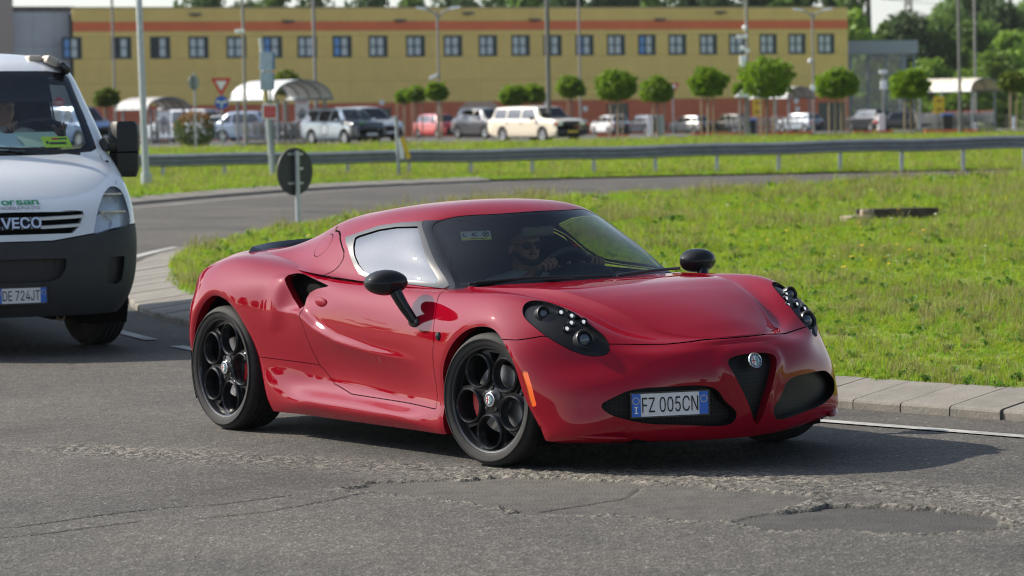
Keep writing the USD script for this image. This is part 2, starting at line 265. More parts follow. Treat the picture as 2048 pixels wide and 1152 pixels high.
class Skin:
    """a smooth-shaded surface that can be cut along scalar fields; every cut leaves a crisp edge"""
    def __init__(s, V, N, F): s.V, s.N, s.F, s.lab = np.asarray(V, float), np.asarray(N, float), np.asarray(F, int), {}
    def cut(s, key, fun):
        f = fun(s.V, s.N); f = np.where(np.abs(f) < 1e-7, 1e-7, f)
        sg = f > 0; a = sg[s.F]; mixed = a.any(1) & ~a.all(1)
        keepF = s.F[~mixed]; lab = {k: v[~mixed] for k, v in s.lab.items()}; side = sg[keepF[:, 0]]
        newF, newL, newS, src = [], [], [], []
        cache = {}; nv = len(s.V); addV, addN = [], []
        def mid(i, j):
            k = (i, j) if i < j else (j, i)
            if k not in cache:
                t = f[k[0]] / (f[k[0]] - f[k[1]]); cache[k] = nv + len(addV)
                addV.append(s.V[k[0]] * (1 - t) + s.V[k[1]] * t); n = s.N[k[0]] * (1 - t) + s.N[k[1]] * t; addN.append(n / max(np.linalg.norm(n), 1e-12))
            return cache[k]
        for fi in np.nonzero(mixed)[0]:
            t = s.F[fi]; p = sg[t]
            k = int(np.argmax(p)) if p.sum() == 1 else int(np.argmin(p))       # the odd one out
            i, j, l = t[k], t[(k + 1) % 3], t[(k + 2) % 3]; m1, m2 = mid(i, j), mid(i, l)
            newF += [(i, m1, m2), (m1, j, l), (m1, l, m2)]; newS += [p[k], not p[k], not p[k]]; src += [fi] * 3
        if newF:
            src = np.array(src); s.V = np.vstack([s.V, addV]); s.N = np.vstack([s.N, addN])
            s.F = np.vstack([keepF, newF]); lab = {k: np.concatenate([v, s.lab[k][src]]) for k, v in lab.items()}; side = np.concatenate([side, newS])
        else: s.F = keepF
        lab[key] = ~np.asarray(side, bool)                                      # True where the field is negative (inside)
        s.lab = lab
    def part(s, mask):
        F = s.F[mask]; u, inv = np.unique(F.ravel(), return_inverse=True)
        return s.V[u], s.N[u], inv.reshape(-1, 3)
    def rim(s, mask, off, steps=((0, 0),)):
        """walls along the edges where mask meets what is not in it; off(V, N) moves the edge to the wall's far side"""
        F = s.F[mask]; e = np.concatenate([F[:, [0, 1]], F[:, [1, 2]], F[:, [2, 0]]])
        G = s.F[~mask]; g = np.concatenate([G[:, [0, 1]], G[:, [1, 2]], G[:, [2, 0]]])
        key = lambda q: q.min(1) * 10_000_000 + q.max(1)
        e = e[np.isin(key(e), key(g))]
        u, inv = np.unique(e.ravel(), return_inverse=True); inv = inv.reshape(-1, 2)
        A = s.V[u]; B = off(A, s.N[u]); n = len(u)
        V = np.vstack([A, B]); Q = np.vstack([np.stack([inv[:, 1], inv[:, 0], inv[:, 0] + n], 1), np.stack([inv[:, 1], inv[:, 0] + n, inv[:, 1] + n], 1)])
        return trimesh.Trimesh(V, Q, process=False)
def put(name, vnf, m, parent=None, label=None):
    """a mesh prim with its own vertex normals"""
    V, N, F = vnf
    p = usdkit.mesh(stage, numbered(path_of(parent), name), (V, F), m)
    p.CreateNormalsAttr(Vt.Vec3fArray.FromNumpy(np.asarray(N, np.float32))); p.SetNormalsInterpolation("vertex")
    if label: p.GetPrim().SetCustomDataByKey("label", label)
    return p.GetPrim()
def mirror(vnf): V, N, F = vnf; return V * [1, -1, 1], N * [1, -1, 1], F[:, ::-1]
def join(*ps):
    V, N, F, o = [], [], [], 0
    for v, n, f in ps: V.append(v); N.append(n); F.append(f + o); o += len(v)
    return np.vstack(V), np.vstack(N), np.vstack(F)
# ---- features pressed into the skin
FA = [(-.374,.10),(-.374,.30),(-.356,.44),(-.275,.56),(-.158,.635),(-.031,.662),(.061,.65),(.151,.592),(.222,.513),(.273,.392),(.325,.272),(.37,.161),(.37,.10)]
RA = [(-2.80,.15),(-2.78,.28),(-2.745,.40),(-2.69,.522),(-2.59,.640),(-2.449,.712),(-2.36,.708),(-2.26,.672),(-2.17,.60),(-2.073,.475),(-2.01,.31),(-1.965,.16),(-1.95,.05),(-2.80,.05)]
SW = [(-1.66,.655),(-1.61,.636),(-1.51,.59),(-1.32,.537),(-1.01,.497),(-.68,.473),(-.55,.466)]
VG = [(0,.20),(.10,.40),(.163,.475),(.155,.50),(.10,.517),(0,.521)]
from scipy.interpolate import PchipInterpolator as _P
def round_arch(A, n=60):
    P = np.array(A, float); d = np.concatenate([[0], np.cumsum(np.linalg.norm(np.diff(P, axis=0), axis=1))]); return CubicSpline(d, P)(np.linspace(0, d[-1], n))
FA = np.vstack([round_arch(FA), [(.37, .0), (-.374, .0)]]); RA = np.vstack([round_arch(RA[:-1]), [(-2.80, .0)]])
def feature(V, N):
    x, y, z = V.T; d = np.zeros(len(V))
    # ledge that sweeps from the intake down across the door
    zl = np.interp(x, [p[0] for p in SW], [p[1] for p in SW]); amp = np.interp(x, [-1.85, -1.66, -1.2, -.8, -.55], [0, .032, .026, .014, 0])
    t = z - zl; d += amp * np.where(t > 0, np.clip(1 - t / .038, 0, 1) ** 2, np.exp(t / .09)) * (y < -.5)
    # hollow of the door above the ledge, in front of the intake
    d -= .018 * np.exp(-((x + 1.62) / .16) ** 2 - ((z - .735) / .05) ** 2) * (y < -.5)
    # arch lips turn in
    for A, w, k in ((FA, .035, .006), (RA, .042, .024)):
        s = sd_poly(np.stack([x, z], 1), A); d -= k * np.clip(1 - s / w, 0, 1) ** 2 * (y < -.6)
    # fender edge behind the intake stands out
    d += .016 * np.exp(-((x + 1.86) / .07) ** 2) * np.clip((z - .55) / .1, 0, 1) * np.clip((.84 - z) / .03, 0, 1) * (y < -.6)
    # shield surround on the nose
    s = sd_poly(np.stack([np.abs(y), z], 1), VG + [(-.05, .521), (-.05, .2)])
    d += .014 * np.exp(-(np.clip(s, 0, 1) / .032) ** 2) * (x > .5) * (z < .56)
    return d
def hero_half():
    G, uu, s = loft_belts(HB, 461, 141, sym='ab'); G = G * [1, -1, 1]
    G = relax(G, 4); nv, nu = G.shape[:2]
    V = G.reshape(-1, 3); F = grid_faces(nv, nu, flip=True)
    N = vnormals(V, F)
    if N[(nv // 2) * nu + nu // 2][1] > 0: F = F[:, ::-1]; N = -N
    V = V + N * feature(V, N)[:, None]
    G = relax(V.reshape(nv, nu, 3), 2); V = G.reshape(-1, 3); V[::nu, 1] = 0; V[nu - 1::nu, 1] = 0
    N = vnormals(V, F)
    for c in (slice(0, None, nu), slice(nu - 1, None, nu)): N[c, 1] = 0
    N /= np.linalg.norm(N, axis=1, keepdims=True)
    lower = Skin(V, N, F)
    # hood / engine-lid cap between the top belt and the centre line
    top = G[-1]; zc_x = [-3.0, -2.87, -2.6, -2.3, -2.0, -1.0, -.5, -.40, -.2, 0, .2, .4, .6, .745, .76]; zc_z = [.915, .92, .928, .93, .92, .85, .818, .812, .814, .809, .784, .735, .665, .5955, .59]
    zc = PchipInterpolator(zc_x, zc_z)(top[:, 0]); m = 41; t = np.linspace(0, 1, m)[:, None]
    C = np.stack([np.broadcast_to(top[:, 0], (m, nu)), top[:, 1] * (1 - t), top[:, 2] + (zc - top[:, 2]) * (1 - (1 - t) ** 2)], 2)
    V2 = C.reshape(-1, 3); F2 = grid_faces(m, nu); N2 = vnormals(V2, F2)
    if N2[(m // 2) * nu + nu // 2][2] < 0: F2 = F2[:, ::-1]; N2 = -N2
    N2[-nu:, 1] = 0; N2[-nu:] /= np.linalg.norm(N2[-nu:], axis=1, keepdims=True)
    w = np.linspace(0, 1, 9)[:, None, None]                                   # soften the crease between cap and lower skin
    NL = N.reshape(nv, nu, 3)[-1]; NN = N2.reshape(m, nu, 3); NN[:9] = NL * (1 - w) * .10 + NN[:9] * (.90 + .10 * w); N2 = NN.reshape(-1, 3)
    N2 /= np.maximum(np.linalg.norm(N2, axis=1, keepdims=True), 1e-9)
    Nl = lower.N.reshape(nv, nu, 3); ww = np.linspace(.0, .10, 7)[:, None, None]; C0 = NN[9]
    Nl[-7:] = Nl[-7:] * (1 - ww) + C0 * ww; lower.N = Nl.reshape(-1, 3); lower.N /= np.maximum(np.linalg.norm(lower.N, axis=1, keepdims=True), 1e-9)
    cap = Skin(V2, N2, F2)
    g, _, _ = loft_belts(GH, 241, 121, sym='t'); g = relax(g * [1, -1, 1], 4); V3 = g.reshape(-1, 3); F3 = grid_faces(121, 241); N3 = vnormals(V3, F3)
    if N3[60 * 241 + 100][1] > 0: F3 = F3[:, ::-1]; N3 = -N3
    N3[-241:, 1] = 0; N3 /= np.linalg.norm(N3, axis=1, keepdims=True)
    return lower, cap, Skin(V3, N3, F3)
# ---------------------------------------------------------------- the red coupe: parts
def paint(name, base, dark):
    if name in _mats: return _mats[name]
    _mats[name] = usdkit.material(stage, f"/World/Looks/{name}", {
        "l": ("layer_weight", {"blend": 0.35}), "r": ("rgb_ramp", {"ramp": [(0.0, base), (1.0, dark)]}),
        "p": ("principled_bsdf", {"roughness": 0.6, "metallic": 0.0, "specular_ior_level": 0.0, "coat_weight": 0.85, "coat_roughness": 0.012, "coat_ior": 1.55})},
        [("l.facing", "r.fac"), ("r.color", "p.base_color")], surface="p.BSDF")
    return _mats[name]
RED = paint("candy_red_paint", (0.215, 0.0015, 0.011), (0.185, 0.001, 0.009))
GLOSSB = M("gloss_black", (0.006, 0.006, 0.007), 0.4, coat=1.0, spec=0.0); FRAMEM = M("window_trim_satin", (0.05, 0.048, 0.045), 0.27, spec=0.7)
SATINB = M("satin_black", (0.02, 0.02, 0.021), 0.36, spec=0.6)
CARBON = usdkit.material(stage, "/World/Looks/carbon_fibre", {"c": ("texture_coordinate", {}), "m": ("mapping", {"rotation": (0.3, 0.2, 0.785)}), "k": ("checker_texture", {"scale": 260.0, "color1": (0.006, 0.006, 0.0065), "color2": (0.016, 0.0165, 0.018)}),
    "p": ("principled_bsdf", {"roughness": 0.5, "specular_ior_level": 0.02, "coat_weight": 0.6, "coat_roughness": 0.04, "coat_ior": 1.45})}, [("c.object", "m.vector"), ("m.vector", "k.vector"), ("k.color", "p.base_color")], surface="p.BSDF")
RIMB = M("dark_wheel_paint", (0.012, 0.0125, 0.014), 0.4, coat=0.7, coat_rough=0.10, spec=0.1)
DISC = M("brake_disc_steel", (0.42, 0.42, 0.43), 0.38, metal=0.9); CALIPER = M("red_caliper", (0.5, 0.015, 0.02), 0.35, coat=0.5)
AMBER = M("amber_plastic", (0.85, 0.13, 0.01), 0.25, coat=1.0); LAMPLENS = M("lamp_glass", (0.07, 0.085, 0.11), 0.04, metal=0.3, coat=1); LED = M("led_reflector", (0.9, 0.92, 0.95), 0.2, emit=0.35)
PLATEW = M("plate_white", (0.62, 0.63, 0.64), 0.45, var=0.08, scale=60); PLATEB = M("plate_blue", (0.02, 0.12, 0.50), 0.4); PLATEK = M("plate_ink", (0.008, 0.008, 0.01), 0.5)
CLOTHK = M("dark_leather", (0.012, 0.012, 0.013), 0.6)
HONEY = usdkit.material(stage, "/World/Looks/honeycomb_mesh", {"c": ("texture_coordinate", {}), "m": ("mapping", {"scale": (0.0, 1.0, 1.0)}), "v": ("voronoi_texture", {"feature": "distance_to_edge", "scale": 55.0, "randomness": 0.25}),
    "r": ("rgb_ramp", {"ramp": [(0.07, (.012, .012, .013)), (0.14, (.0015, .0015, .0015))]}), "p": ("principled_bsdf", {"roughness": 0.5, "specular_ior_level": 0.3})},
    [("c.object", "m.vector"), ("m.vector", "v.vector"), ("v.distance", "r.fac"), ("r.color", "p.base_color")], surface="p.BSDF")
WSGLASS = glass("windscreen_glass", (0.68, 0.73, 0.70), 1.5); SIDEGLASS = glass("side_window_glass", (0.50, 0.54, 0.53), 1.85)

def half_lathe(prof, n=30, a0=-.45, a1=PI + .45):
    """part of a revolution about y, open below"""
    t = np.linspace(a0, a1, n); prof = np.asarray(prof, float); V = np.stack([np.stack([r * np.cos(t), np.full(n, h), r * np.sin(t)], 1) for r, h in prof]).reshape(-1, 3)
    return trimesh.Trimesh(V, grid_faces(len(prof), n), process=False)
hero = thing("sports_car", "red two-seat sports coupe with black multi-hole wheels in the foreground", "sports car", (0.60543, 15.25182, 0), -0.955673)
BRC, BRS = math.cos(0.016613), math.sin(0.016613)
def br(V, c=True):
    V = np.array(V, float); y, z = V[:, 1].copy(), V[:, 2] - (.3 if c else 0)
    V[:, 1] = y * BRC - z * BRS; V[:, 2] = y * BRS + z * BRC + (.3 if c else 0); return V
def hput(name, vnf, m, parent=None, label=None):
    V, N, F = vnf; return put(name, (br(V), br(N, False), F), m, parent or hero, label)
def hobj(name, mesh, m, parent=None, smooth=35, label=None):
    mesh = cat(mesh) if not isinstance(mesh, trimesh.Trimesh) else mesh.copy(); mesh.vertices = br(mesh.vertices); return obj(name, mesh, m, parent or hero, smooth, label)
DOOR = [(-1.646,.70),(-1.632,.655),(-1.612,.605),(-1.579,.479),(-1.536,.395),(-1.409,.307),(-1.234,.269),(-.447,.250),(-.443,.36),(-.440,.486),(-.429,.594),(-.46,.70),(-.556,.815),(-.7,.90),(-1.60,.90),(-1.655,.78)]
INTK = [(-1.845,.834),(-1.815,.843),(-1.76,.842),(-1.686,.829),(-1.56,.806),(-1.476,.791),(-1.50,.785),(-1.575,.772),(-1.625,.752),(-1.645,.725),(-1.638,.690),(-1.662,.672),(-1.70,.690),(-1.746,.721),(-1.795,.775),(-1.835,.815)]
FRAME = [(-1.599,1.02),(-1.506,1.044),(-1.369,1.08),(-1.2,1.098),(-1.053,1.106),(-.62,.812),(-.63,.800),(-.848,.813),(-1.05,.820),(-1.22,.830),(-1.31,.850),(-1.378,.886),(-1.44,.932),(-1.49,.968)]
GLAS = [(-1.492,1.020),(-1.479,1.029),(-1.335,1.062),(-1.2,1.078),(-1.045,1.083),(-.705,.838),(-.705,.824),(-.857,.832),(-1.05,.839),(-1.21,.847),(-1.29,.866),(-1.354,.897),(-1.412,.938),(-1.452,.975)]
CLINE = [(-1.90,1.062),(-1.837,1.045),(-1.76,1.043),(-1.69,1.03),(-1.60,.995),(-1.52,.955),(-1.497,.925),(-1.507,.89),(-1.53,.862),(-1.57,.838),(-1.625,.818)]
FUEL = smoothpath([(-1.814,1.028),(-1.749,1.013),(-1.716,.98),(-1.734,.946),(-1.796,.922),(-1.846,.926),(-1.878,.944),(-1.89,.978),(-1.891,1.012),(-1.862,1.026)], 40, True)
LOWL = [(-2.12,.419),(-1.9,.411),(-1.536,.395)]
HLP = [(.138,-.751,.767),(.155,-.785,.735),(.205,-.805,.70),(.248,-.808,.684),(.343,-.79,.63),(.43,-.742,.577),(.493,-.688,.545),(.54,-.632,.538),(.556,-.606,.55),(.545,-.590,.575),(.495,-.58,.618),(.401,-.599,.677),(.324,-.617,.721),(.229,-.65,.757),(.161,-.70,.777)]
HN = np.array([.56, -.42, .71]); HN /= np.linalg.norm(HN); HE1 = np.array([.414, .136, -.224]); HE1 -= HN * (HE1 @ HN); HE1 /= np.linalg.norm(HE1); HE2 = np.cross(HN, HE1)
HL2 = smoothpath([((np.array(p) @ HE1), (np.array(p) @ HE2)) for p in HLP], 60, True)
VGR = [(-.02,.205),(0,.197),(.02,.212),(.06,.305),(.10,.385),(.137,.462),(.143,.487),(.13,.504),(.10,.512),(.05,.518),(-.02,.521)]
LOWO = smoothpath([(.690,.316),(.645,.355),(.595,.380),(.50,.394),(.379,.395),(.25,.387),(.200,.365),(.165,.315),(.108,.250),(.115,.225),(.20,.203),(.372,.219),(.52,.234),(.62,.262),(.675,.292)], 70, True)
HOODY = lambda y: np.interp(np.abs(y), [0, .18, .30, .36, .45, .585, .8, .87], [.5885, .588, .579, .576, .579, .587, .628, .610])
W = .0021
side = lambda V: np.stack([V[:, 0], V[:, 2]], 1)
low, cap, gh = hero_half()
def c2(sk, key, poly, region=None, proj=side):
    def f(V, N):
        d = sd_poly(proj(V), poly); return d if region is None else np.where(region(V, N), d, 1.0)
    sk.cut(key, f)
def cl(sk, key, line, w=W, region=None, closed=False):
    sk.cut(key + "_on", lambda V, N: np.where(region(V, N) if region else True, sd_poly(side(V), line) if closed else sd_side(side(V), line), 1.0))
    def f(V, N):
        L = np.vstack([line, line[:1]]) if closed else line
        d = sd_line(side(V), L) - w; return d if region is None else np.where(region(V, N), d, 1.0)
    sk.cut(key, f)
out = lambda V, N: V[:, 1] < -.45
c2(low, "fa", FA, out); c2(low, "ra", RA, out); c2(low, "in", INTK, lambda V, N: V[:, 1] < -.68)
c2(low, "door", DOOR, out); cl(low, "doorgap", np.array(DOOR), W, lambda V, N: (V[:, 1] < -.60) & (V[:, 2] < .83), True)
cl(low, "lowgap", np.array(LOWL), W * .8, out); cl(low, "cgap", np.array(CLINE), W, lambda V, N: V[:, 1] < -.6); cl(gh, "cgap", np.array(CLINE), W * 1.6, lambda V, N: V[:, 1] < -.40)
low.cut("bump", lambda V, N: np.where((V[:, 0] > .0), V[:, 2] - HOODY(V[:, 1]) + 0 * V[:, 0], 1.0))
low.cut("bumpgap", lambda V, N: np.where(V[:, 0] > .0, np.abs(V[:, 2] - HOODY(V[:, 1])) - W, 1.0))
hlp = lambda V: np.stack([V @ HE1, V @ HE2], 1)
c2(low, "hl", HL2, lambda V, N: (V[:, 0] > 0) & (V[:, 1] < -.4) & (V[:, 2] > .4), hlp)
low.cut("hlgap", lambda V, N: np.where((V[:, 0] > 0) & (V[:, 1] < -.4) & (V[:, 2] > .4), np.abs(sd_poly(hlp(V), HL2)) - W, 1.0))
front = lambda V: np.stack([-V[:, 1], V[:, 2]], 1); fr = lambda V, N: (V[:, 0] > .45)
c2(low, "vg", VGR, fr, front); c2(low, "lo", LOWO, fr, front)
c2(low, "mark", [(.270,.474),(.303,.474),(.332,.40),(.353,.318),(.322,.312),(.30,.40)], lambda V, N: (V[:, 1] < -.7) & (V[:, 0] > .1))
c2(low, "rmark", [(-2.83,.50),(-2.77,.52),(-2.775,.40),(-2.84,.36)], lambda V, N: (V[:, 1] < -.7) & (V[:, 0] < -2.6))
yin = lambda x: np.interp(x, [-2.0, -1.9, -1.75, -1.5, -1.2, -.86, -.57, -.45], [.0, .60, .66, .69, .68, .66, .60, .0])
low.cut("cabin", lambda V, N: np.where(V[:, 2] > .72, -V[:, 1] - yin(V[:, 0]), 1.0))
cap.cut("cabin", lambda V, N: np.maximum(V[:, 0] + .47, -1.94 - V[:, 0]))
cap.cut("deck", lambda V, N: V[:, 0] + 1.2)
c2(gh, "frame", FRAME, lambda V, N: V[:, 1] < -.40); c2(gh, "glass", GLAS, lambda V, N: V[:, 1] < -.40)
cl(gh, "fuel", FUEL, W * .7, lambda V, N: V[:, 1] < -.45, True)
c2(gh, "rear", [(-1.905,-.1),(-1.905,.28),(-1.985,.34),(-2.1,.34),(-2.45,.30),(-2.62,.26),(-2.66,.0),(-2.6,-.1)], None, lambda V: np.stack([V[:, 0], -V[:, 1]], 1))
gh.cut("pillar", lambda V, N: np.where((V[:, 1] < -.40), V[:, 2] - (1.112 + .0 * V[:, 0]) + 10 * np.maximum(0, -V[:, 0] - 1.06) * 0, 1.0))
L = low.lab; gone = L["fa"] | L["ra"] | L["in"] | L["hl"] | L["vg"] | L["lo"] | L["cabin"] | L["mark"]
gap = (L["doorgap"] | L["lowgap"] | L["cgap"] | L["bumpgap"] | L["hlgap"]) & ~gone
solid = ~gone & ~gap
inward = lambda d: (lambda V, N: V - N * d)
GAPM = M("panel_gap", (0.01, 0.002, 0.003), 0.9, spec=0.05)
def both(vnf): return [vnf, mirror(vnf)]
def sunk(vnf, d): V, N, F = vnf; return V - N * d, N, F
# body shell, doors, bumper, bonnet
dm = solid & L["door"] & ~L["bump"]; bm = solid & L["bump"]; sm = solid & ~L["door"] & ~L["bump"]
gm = ~gh.lab["frame"] & ~gh.lab["rear"] & ~gh.lab["cgap"] & ~gh.lab["fuel"]
apil = gh.lab["pillar"] & (gh.V[gh.F][:, :, 0].mean(1) > -1.13 + 0 * gh.F[:, 0])
xm = gh.V[gh.F].mean(1)
apil = (xm[:, 0] > np.interp(xm[:, 2], [.79, .83, 1.09, 1.112, 1.2], [-.70, -.66, -1.03, -1.06, 5.0])) & (xm[:, 1] < -.40) & gh.lab["pillar"]
ca = cap.lab; hood_cap = cap.part(~ca["cabin"] & ~ca["deck"]); deck_cap = cap.part(~ca["cabin"] & ca["deck"])
p = low.part(sm); q = gh.part(gm & ~apil)
fend = sm & (low.V[low.F][:, :, 0].mean(1) > -.43)
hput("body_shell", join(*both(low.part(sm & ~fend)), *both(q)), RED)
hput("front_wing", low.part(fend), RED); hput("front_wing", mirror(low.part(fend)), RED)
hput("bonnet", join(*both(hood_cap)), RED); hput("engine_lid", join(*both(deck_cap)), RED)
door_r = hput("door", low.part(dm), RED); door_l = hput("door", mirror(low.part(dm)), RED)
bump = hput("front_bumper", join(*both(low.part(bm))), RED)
hput("panel_joint", join(*both(sunk(low.part(gap), .010)), *both(sunk(gh.part(gh.lab["cgap"] & ~gh.lab["frame"]), .008)), *both(sunk(gh.part(gh.lab["fuel"] & ~gh.lab["frame"]), .006))), GAPM)
# openings: returned edges and what lies behind
def rim2(mask, off): r = low.rim(mask, off); r2 = r.copy(); r2.vertices = r2.vertices * [1, -1, 1]; r2.faces = r2.faces[:, ::-1]; return r, r2
yw = lambda d: (lambda V, N: V + np.array([0, d, 0]))
for key in ("fa", "ra"):
    for r in rim2(L[key], yw(.05)): hobj("arch_lip", r, RED, smooth=60)
for r in rim2(L["in"], lambda V, N: V + np.array([-.05, .07, -.01])): hobj("air_intake_rim", r, RED, smooth=50)
V_, N_, F_ = low.part(L["in"]); bk = (V_ + np.array([-.05, .075, -.01]), N_, F_)
hput("air_intake", bk, DARK); hput("air_intake", mirror(bk), DARK)
for key, dep, shr in (("vg", .05, .0), ("lo", .06, .0)):
    for r in rim2(L[key], lambda V, N, d=dep: V - np.array([d, 0, 0])): hobj("opening_edge", r, RED if key == "vg" else GLOSSB, bump, smooth=60)
V_, N_, F_ = low.part(L["vg"]); bk = (V_ - np.array([.045, 0, 0]), N_, F_); hput("shield_grille", join(*both(bk)), HONEY, bump)
V_, N_, F_ = low.part(L["lo"]); bk = (V_ - np.array([.055, 0, 0]), N_, F_); hput("lower_grille", bk, HONEY, bump); hput("lower_grille", mirror(bk), HONEY, bump)
for r in rim2(L["hl"], inward(.02)): hobj("headlight_surround", r, GLOSSB, smooth=60)
for r in rim2(L["mark"], inward(.004)): hobj("marker_edge", r, AMBER, smooth=60)
mk = sunk(low.part(L["mark"]), .003); hput("side_marker", mk, AMBER); hput("side_marker", mirror(mk), AMBER)
mk = sunk(low.part(L["rmark"] & ~gone), -.002); hput("side_marker", mk, AMBER); hput("side_marker", mirror(mk), AMBER)
# headlights
hlv = sunk(low.part(L["hl"]), .016)
def orient(n, up=(0, 0, 1)):
    n = np.array(n, float); n /= np.linalg.norm(n); x = np.cross(up, n); x /= np.linalg.norm(x); y = np.cross(n, x); T = np.eye(4); T[:3, :3] = np.stack([x, y, n], 1); return T
def at_normal(m, loc, n, s=1):
    m = m.copy(); T = orient(n); T[:3, 3] = loc; m.apply_transform(T)
    if s < 0: m.vertices = m.vertices * [1, -1, 1]; m.faces = m.faces[:, ::-1]
    return m
for s in (1, -1):
    hl = hput("headlight", hlv if s > 0 else mirror(hlv), CARBON)
    for c, r in (((.247, -.735, .722), .029), ((.458, -.662, .610), .037)):
        d = np.array([.90, -.12, .30]); c = np.array(c)
        hobj("projector_bezel", at_normal(lathe([(r * 1.25, -.03), (r * 1.28, .004), (r * 1.2, .010), (r * .98, .004), (r * .95, -.02)], 24), c, d, s), SATINB, hl)
        hobj("projector_lens", at_normal(lathe([(r * .95, -.02), (r * .9, -.008), (r * .6, .006), (r * .3, .011), (.0005, .013)], 24), c, d, s), LAMPLENS, hl)
    for c in ((.295, -.67, .728), (.333, -.638, .712), (.372, -.669, .684), (.382, -.607, .684), (.386, -.705, .660)):
        d = np.array([.88, -.15, .35])
        hobj("led_cup", at_normal(lathe([(.017, -.015), (.0175, .003), (.0135, .004), (.0125, -.004)], 16), np.array(c), d, s), GLOSSB, hl)
        hobj("led", at_normal(lathe([(.0095, -.004), (.008, .0), (.005, .0025), (.0004, .004)], 14), np.array(c), d, s), LED, hl)
# greenhouse glass, pillars and rear screen
fm = gh.lab["frame"] & ~gh.lab["glass"]
for s in (1, -1):
    mm = (lambda v: v) if s > 0 else mirror
    hput("window_frame", mm(sunk(gh.part(fm), -.003)), FRAMEM); hput("windscreen_pillar", mm(gh.part(apil & gm)), GLOSSB)
    hput("side_window", mm(sunk(gh.part(gh.lab["glass"]), .003)), SIDEGLASS)
rm = gh.lab["rear"] & ~gh.lab["cgap"]; hput("rear_screen", join(*both(sunk(gh.part(rm), .004))), GLOSSB)
gcol = loft_belts(GH, 241, 121, sym='t')[0] * [1, -1, 1]; pil = gcol[:, 0]                # windscreen edge of the pillar, bottom to the roof's middle
k = 4 * 120 // 7; P0 = pil[:k + 1]; nt = 40; tt = np.linspace(0, 1, nt); dd = np.concatenate([[0], np.cumsum(np.linalg.norm(np.diff(P0, axis=0), axis=1))]); dd /= dd[-1]
edge = np.stack([np.interp(tt, dd, P0[:, a]) for a in range(3)], 1); edge[0] = (-.555, -.672, .797)
cen = np.stack([-.385 + (-.81 + .385) * tt - .0 * tt, 0 * tt, .800 + (1.136 - .800) * tt + .020 * np.sin(PI * tt)], 1)
ss = np.linspace(0, 1, 41); w = 1 - (1 - ss) ** 2.2
WS = np.stack([edge[:, None, 0] + (cen - edge)[:, None, 0] * w, edge[:, None, 1] * (1 - ss), edge[:, None, 2] + (cen - edge)[:, None, 2] * w], 2)
tc_ = pil[k:]; dt_ = np.concatenate([[0], np.cumsum(np.linalg.norm(np.diff(tc_, axis=0), axis=1))]); yy_ = -tc_[:, 1]; o_ = np.argsort(yy_)
tgt = np.stack([np.interp(-WS[-1, :, 1], yy_[o_], tc_[o_, a]) for a in (0, 2)], 1); WS[:, :, 0] += (tt[:, None] ** 4) * (tgt[:, 0] + .003 - WS[-1, :, 0]); WS[:, :, 2] += (tt[:, None] ** 4) * (tgt[:, 1] - .003 - WS[-1, :, 2])
Vw = WS.reshape(-1, 3); Fw = grid_faces(nt, 41); Nw = vnormals(Vw, Fw)
if Nw[800][2] < 0: Fw = Fw[:, ::-1]; Nw = -Nw
ws = Skin(Vw, Nw, Fw); base_d = lambda V: np.minimum(np.minimum((1.0 - np.abs(V[:, 1]) / np.interp(V[:, 2], edge[:, 2], -edge[:, 1])) * .55, 9), 9)
ws.cut("band", lambda V, N: np.minimum(base_d(V) - .018, np.minimum((V[:, 2] - np.interp(np.abs(V[:, 1]), [0, .67], [.80, .797])) / .7 - .030, (np.interp(np.abs(V[:, 1]), [0, .25, .43, .485], [1.136, 1.131, 1.116, 1.10]) - V[:, 2]) / .6 - .022)))
hput("windscreen", join(*both(ws.part(~ws.lab["band"]))), WSGLASS); hput("windscreen_border", join(*both(ws.part(ws.lab["band"]))), GLOSSB)
hput("headliner", join(*both(sunk(gh.part(~gh.lab["frame"] & ~gh.lab["rear"] & (xm[:, 0] > -1.98)), .022))), CLOTHK)
# spoiler lip
sp = smoothpath([(-2.56,-.585,.903),(-2.59,-.56,.910),(-2.68,-.46,.918),(-2.80,-.28,.922),(-2.86,0,.924),(-2.80,.28,.922),(-2.68,.46,.918),(-2.59,.56,.910),(-2.56,.585,.903)], 50)
tn = np.gradient(sp, axis=0); tn /= np.linalg.norm(tn, axis=1, keepdims=True); nn = np.cross(tn, [0, 0, 1.0]); nn *= np.sign((nn * (sp - [-2.2, 0, .9])).sum(1))[:, None]
h = np.interp(np.linspace(0, 1, 50), [0, .06, .5, .94, 1], [.010, .022, .026, .022, .010])[:, None]; up = np.array([0, 0, 1.0])
ring = np.stack([sp - up * .02, sp + nn * .02 + up * h * .3, sp + nn * .035 + up * h, sp + nn * .03 + up * (h + .006), sp - nn * .01 + up * h * .55, sp - nn * .03 - up * .01], 1)
F = [];
for i in range(49):
    for c in range(6): a, b = i * 6 + c, i * 6 + (c + 1) % 6; F += [(a, b, b + 6), (a, b + 6, a + 6)]
hobj("rear_spoiler", trimesh.Trimesh(ring.reshape(-1, 3), np.array(F), process=False), GLOSSB, smooth=40)
# corner winglets under the bumper
for s in (-1, 1):
    e = xf(icosphere(3), s=(.13, .030, .012)); hobj("bumper_winglet", xf(e, (.585, s * .685, .178), ry=0.05, rz=s * (-0.75)), RED)
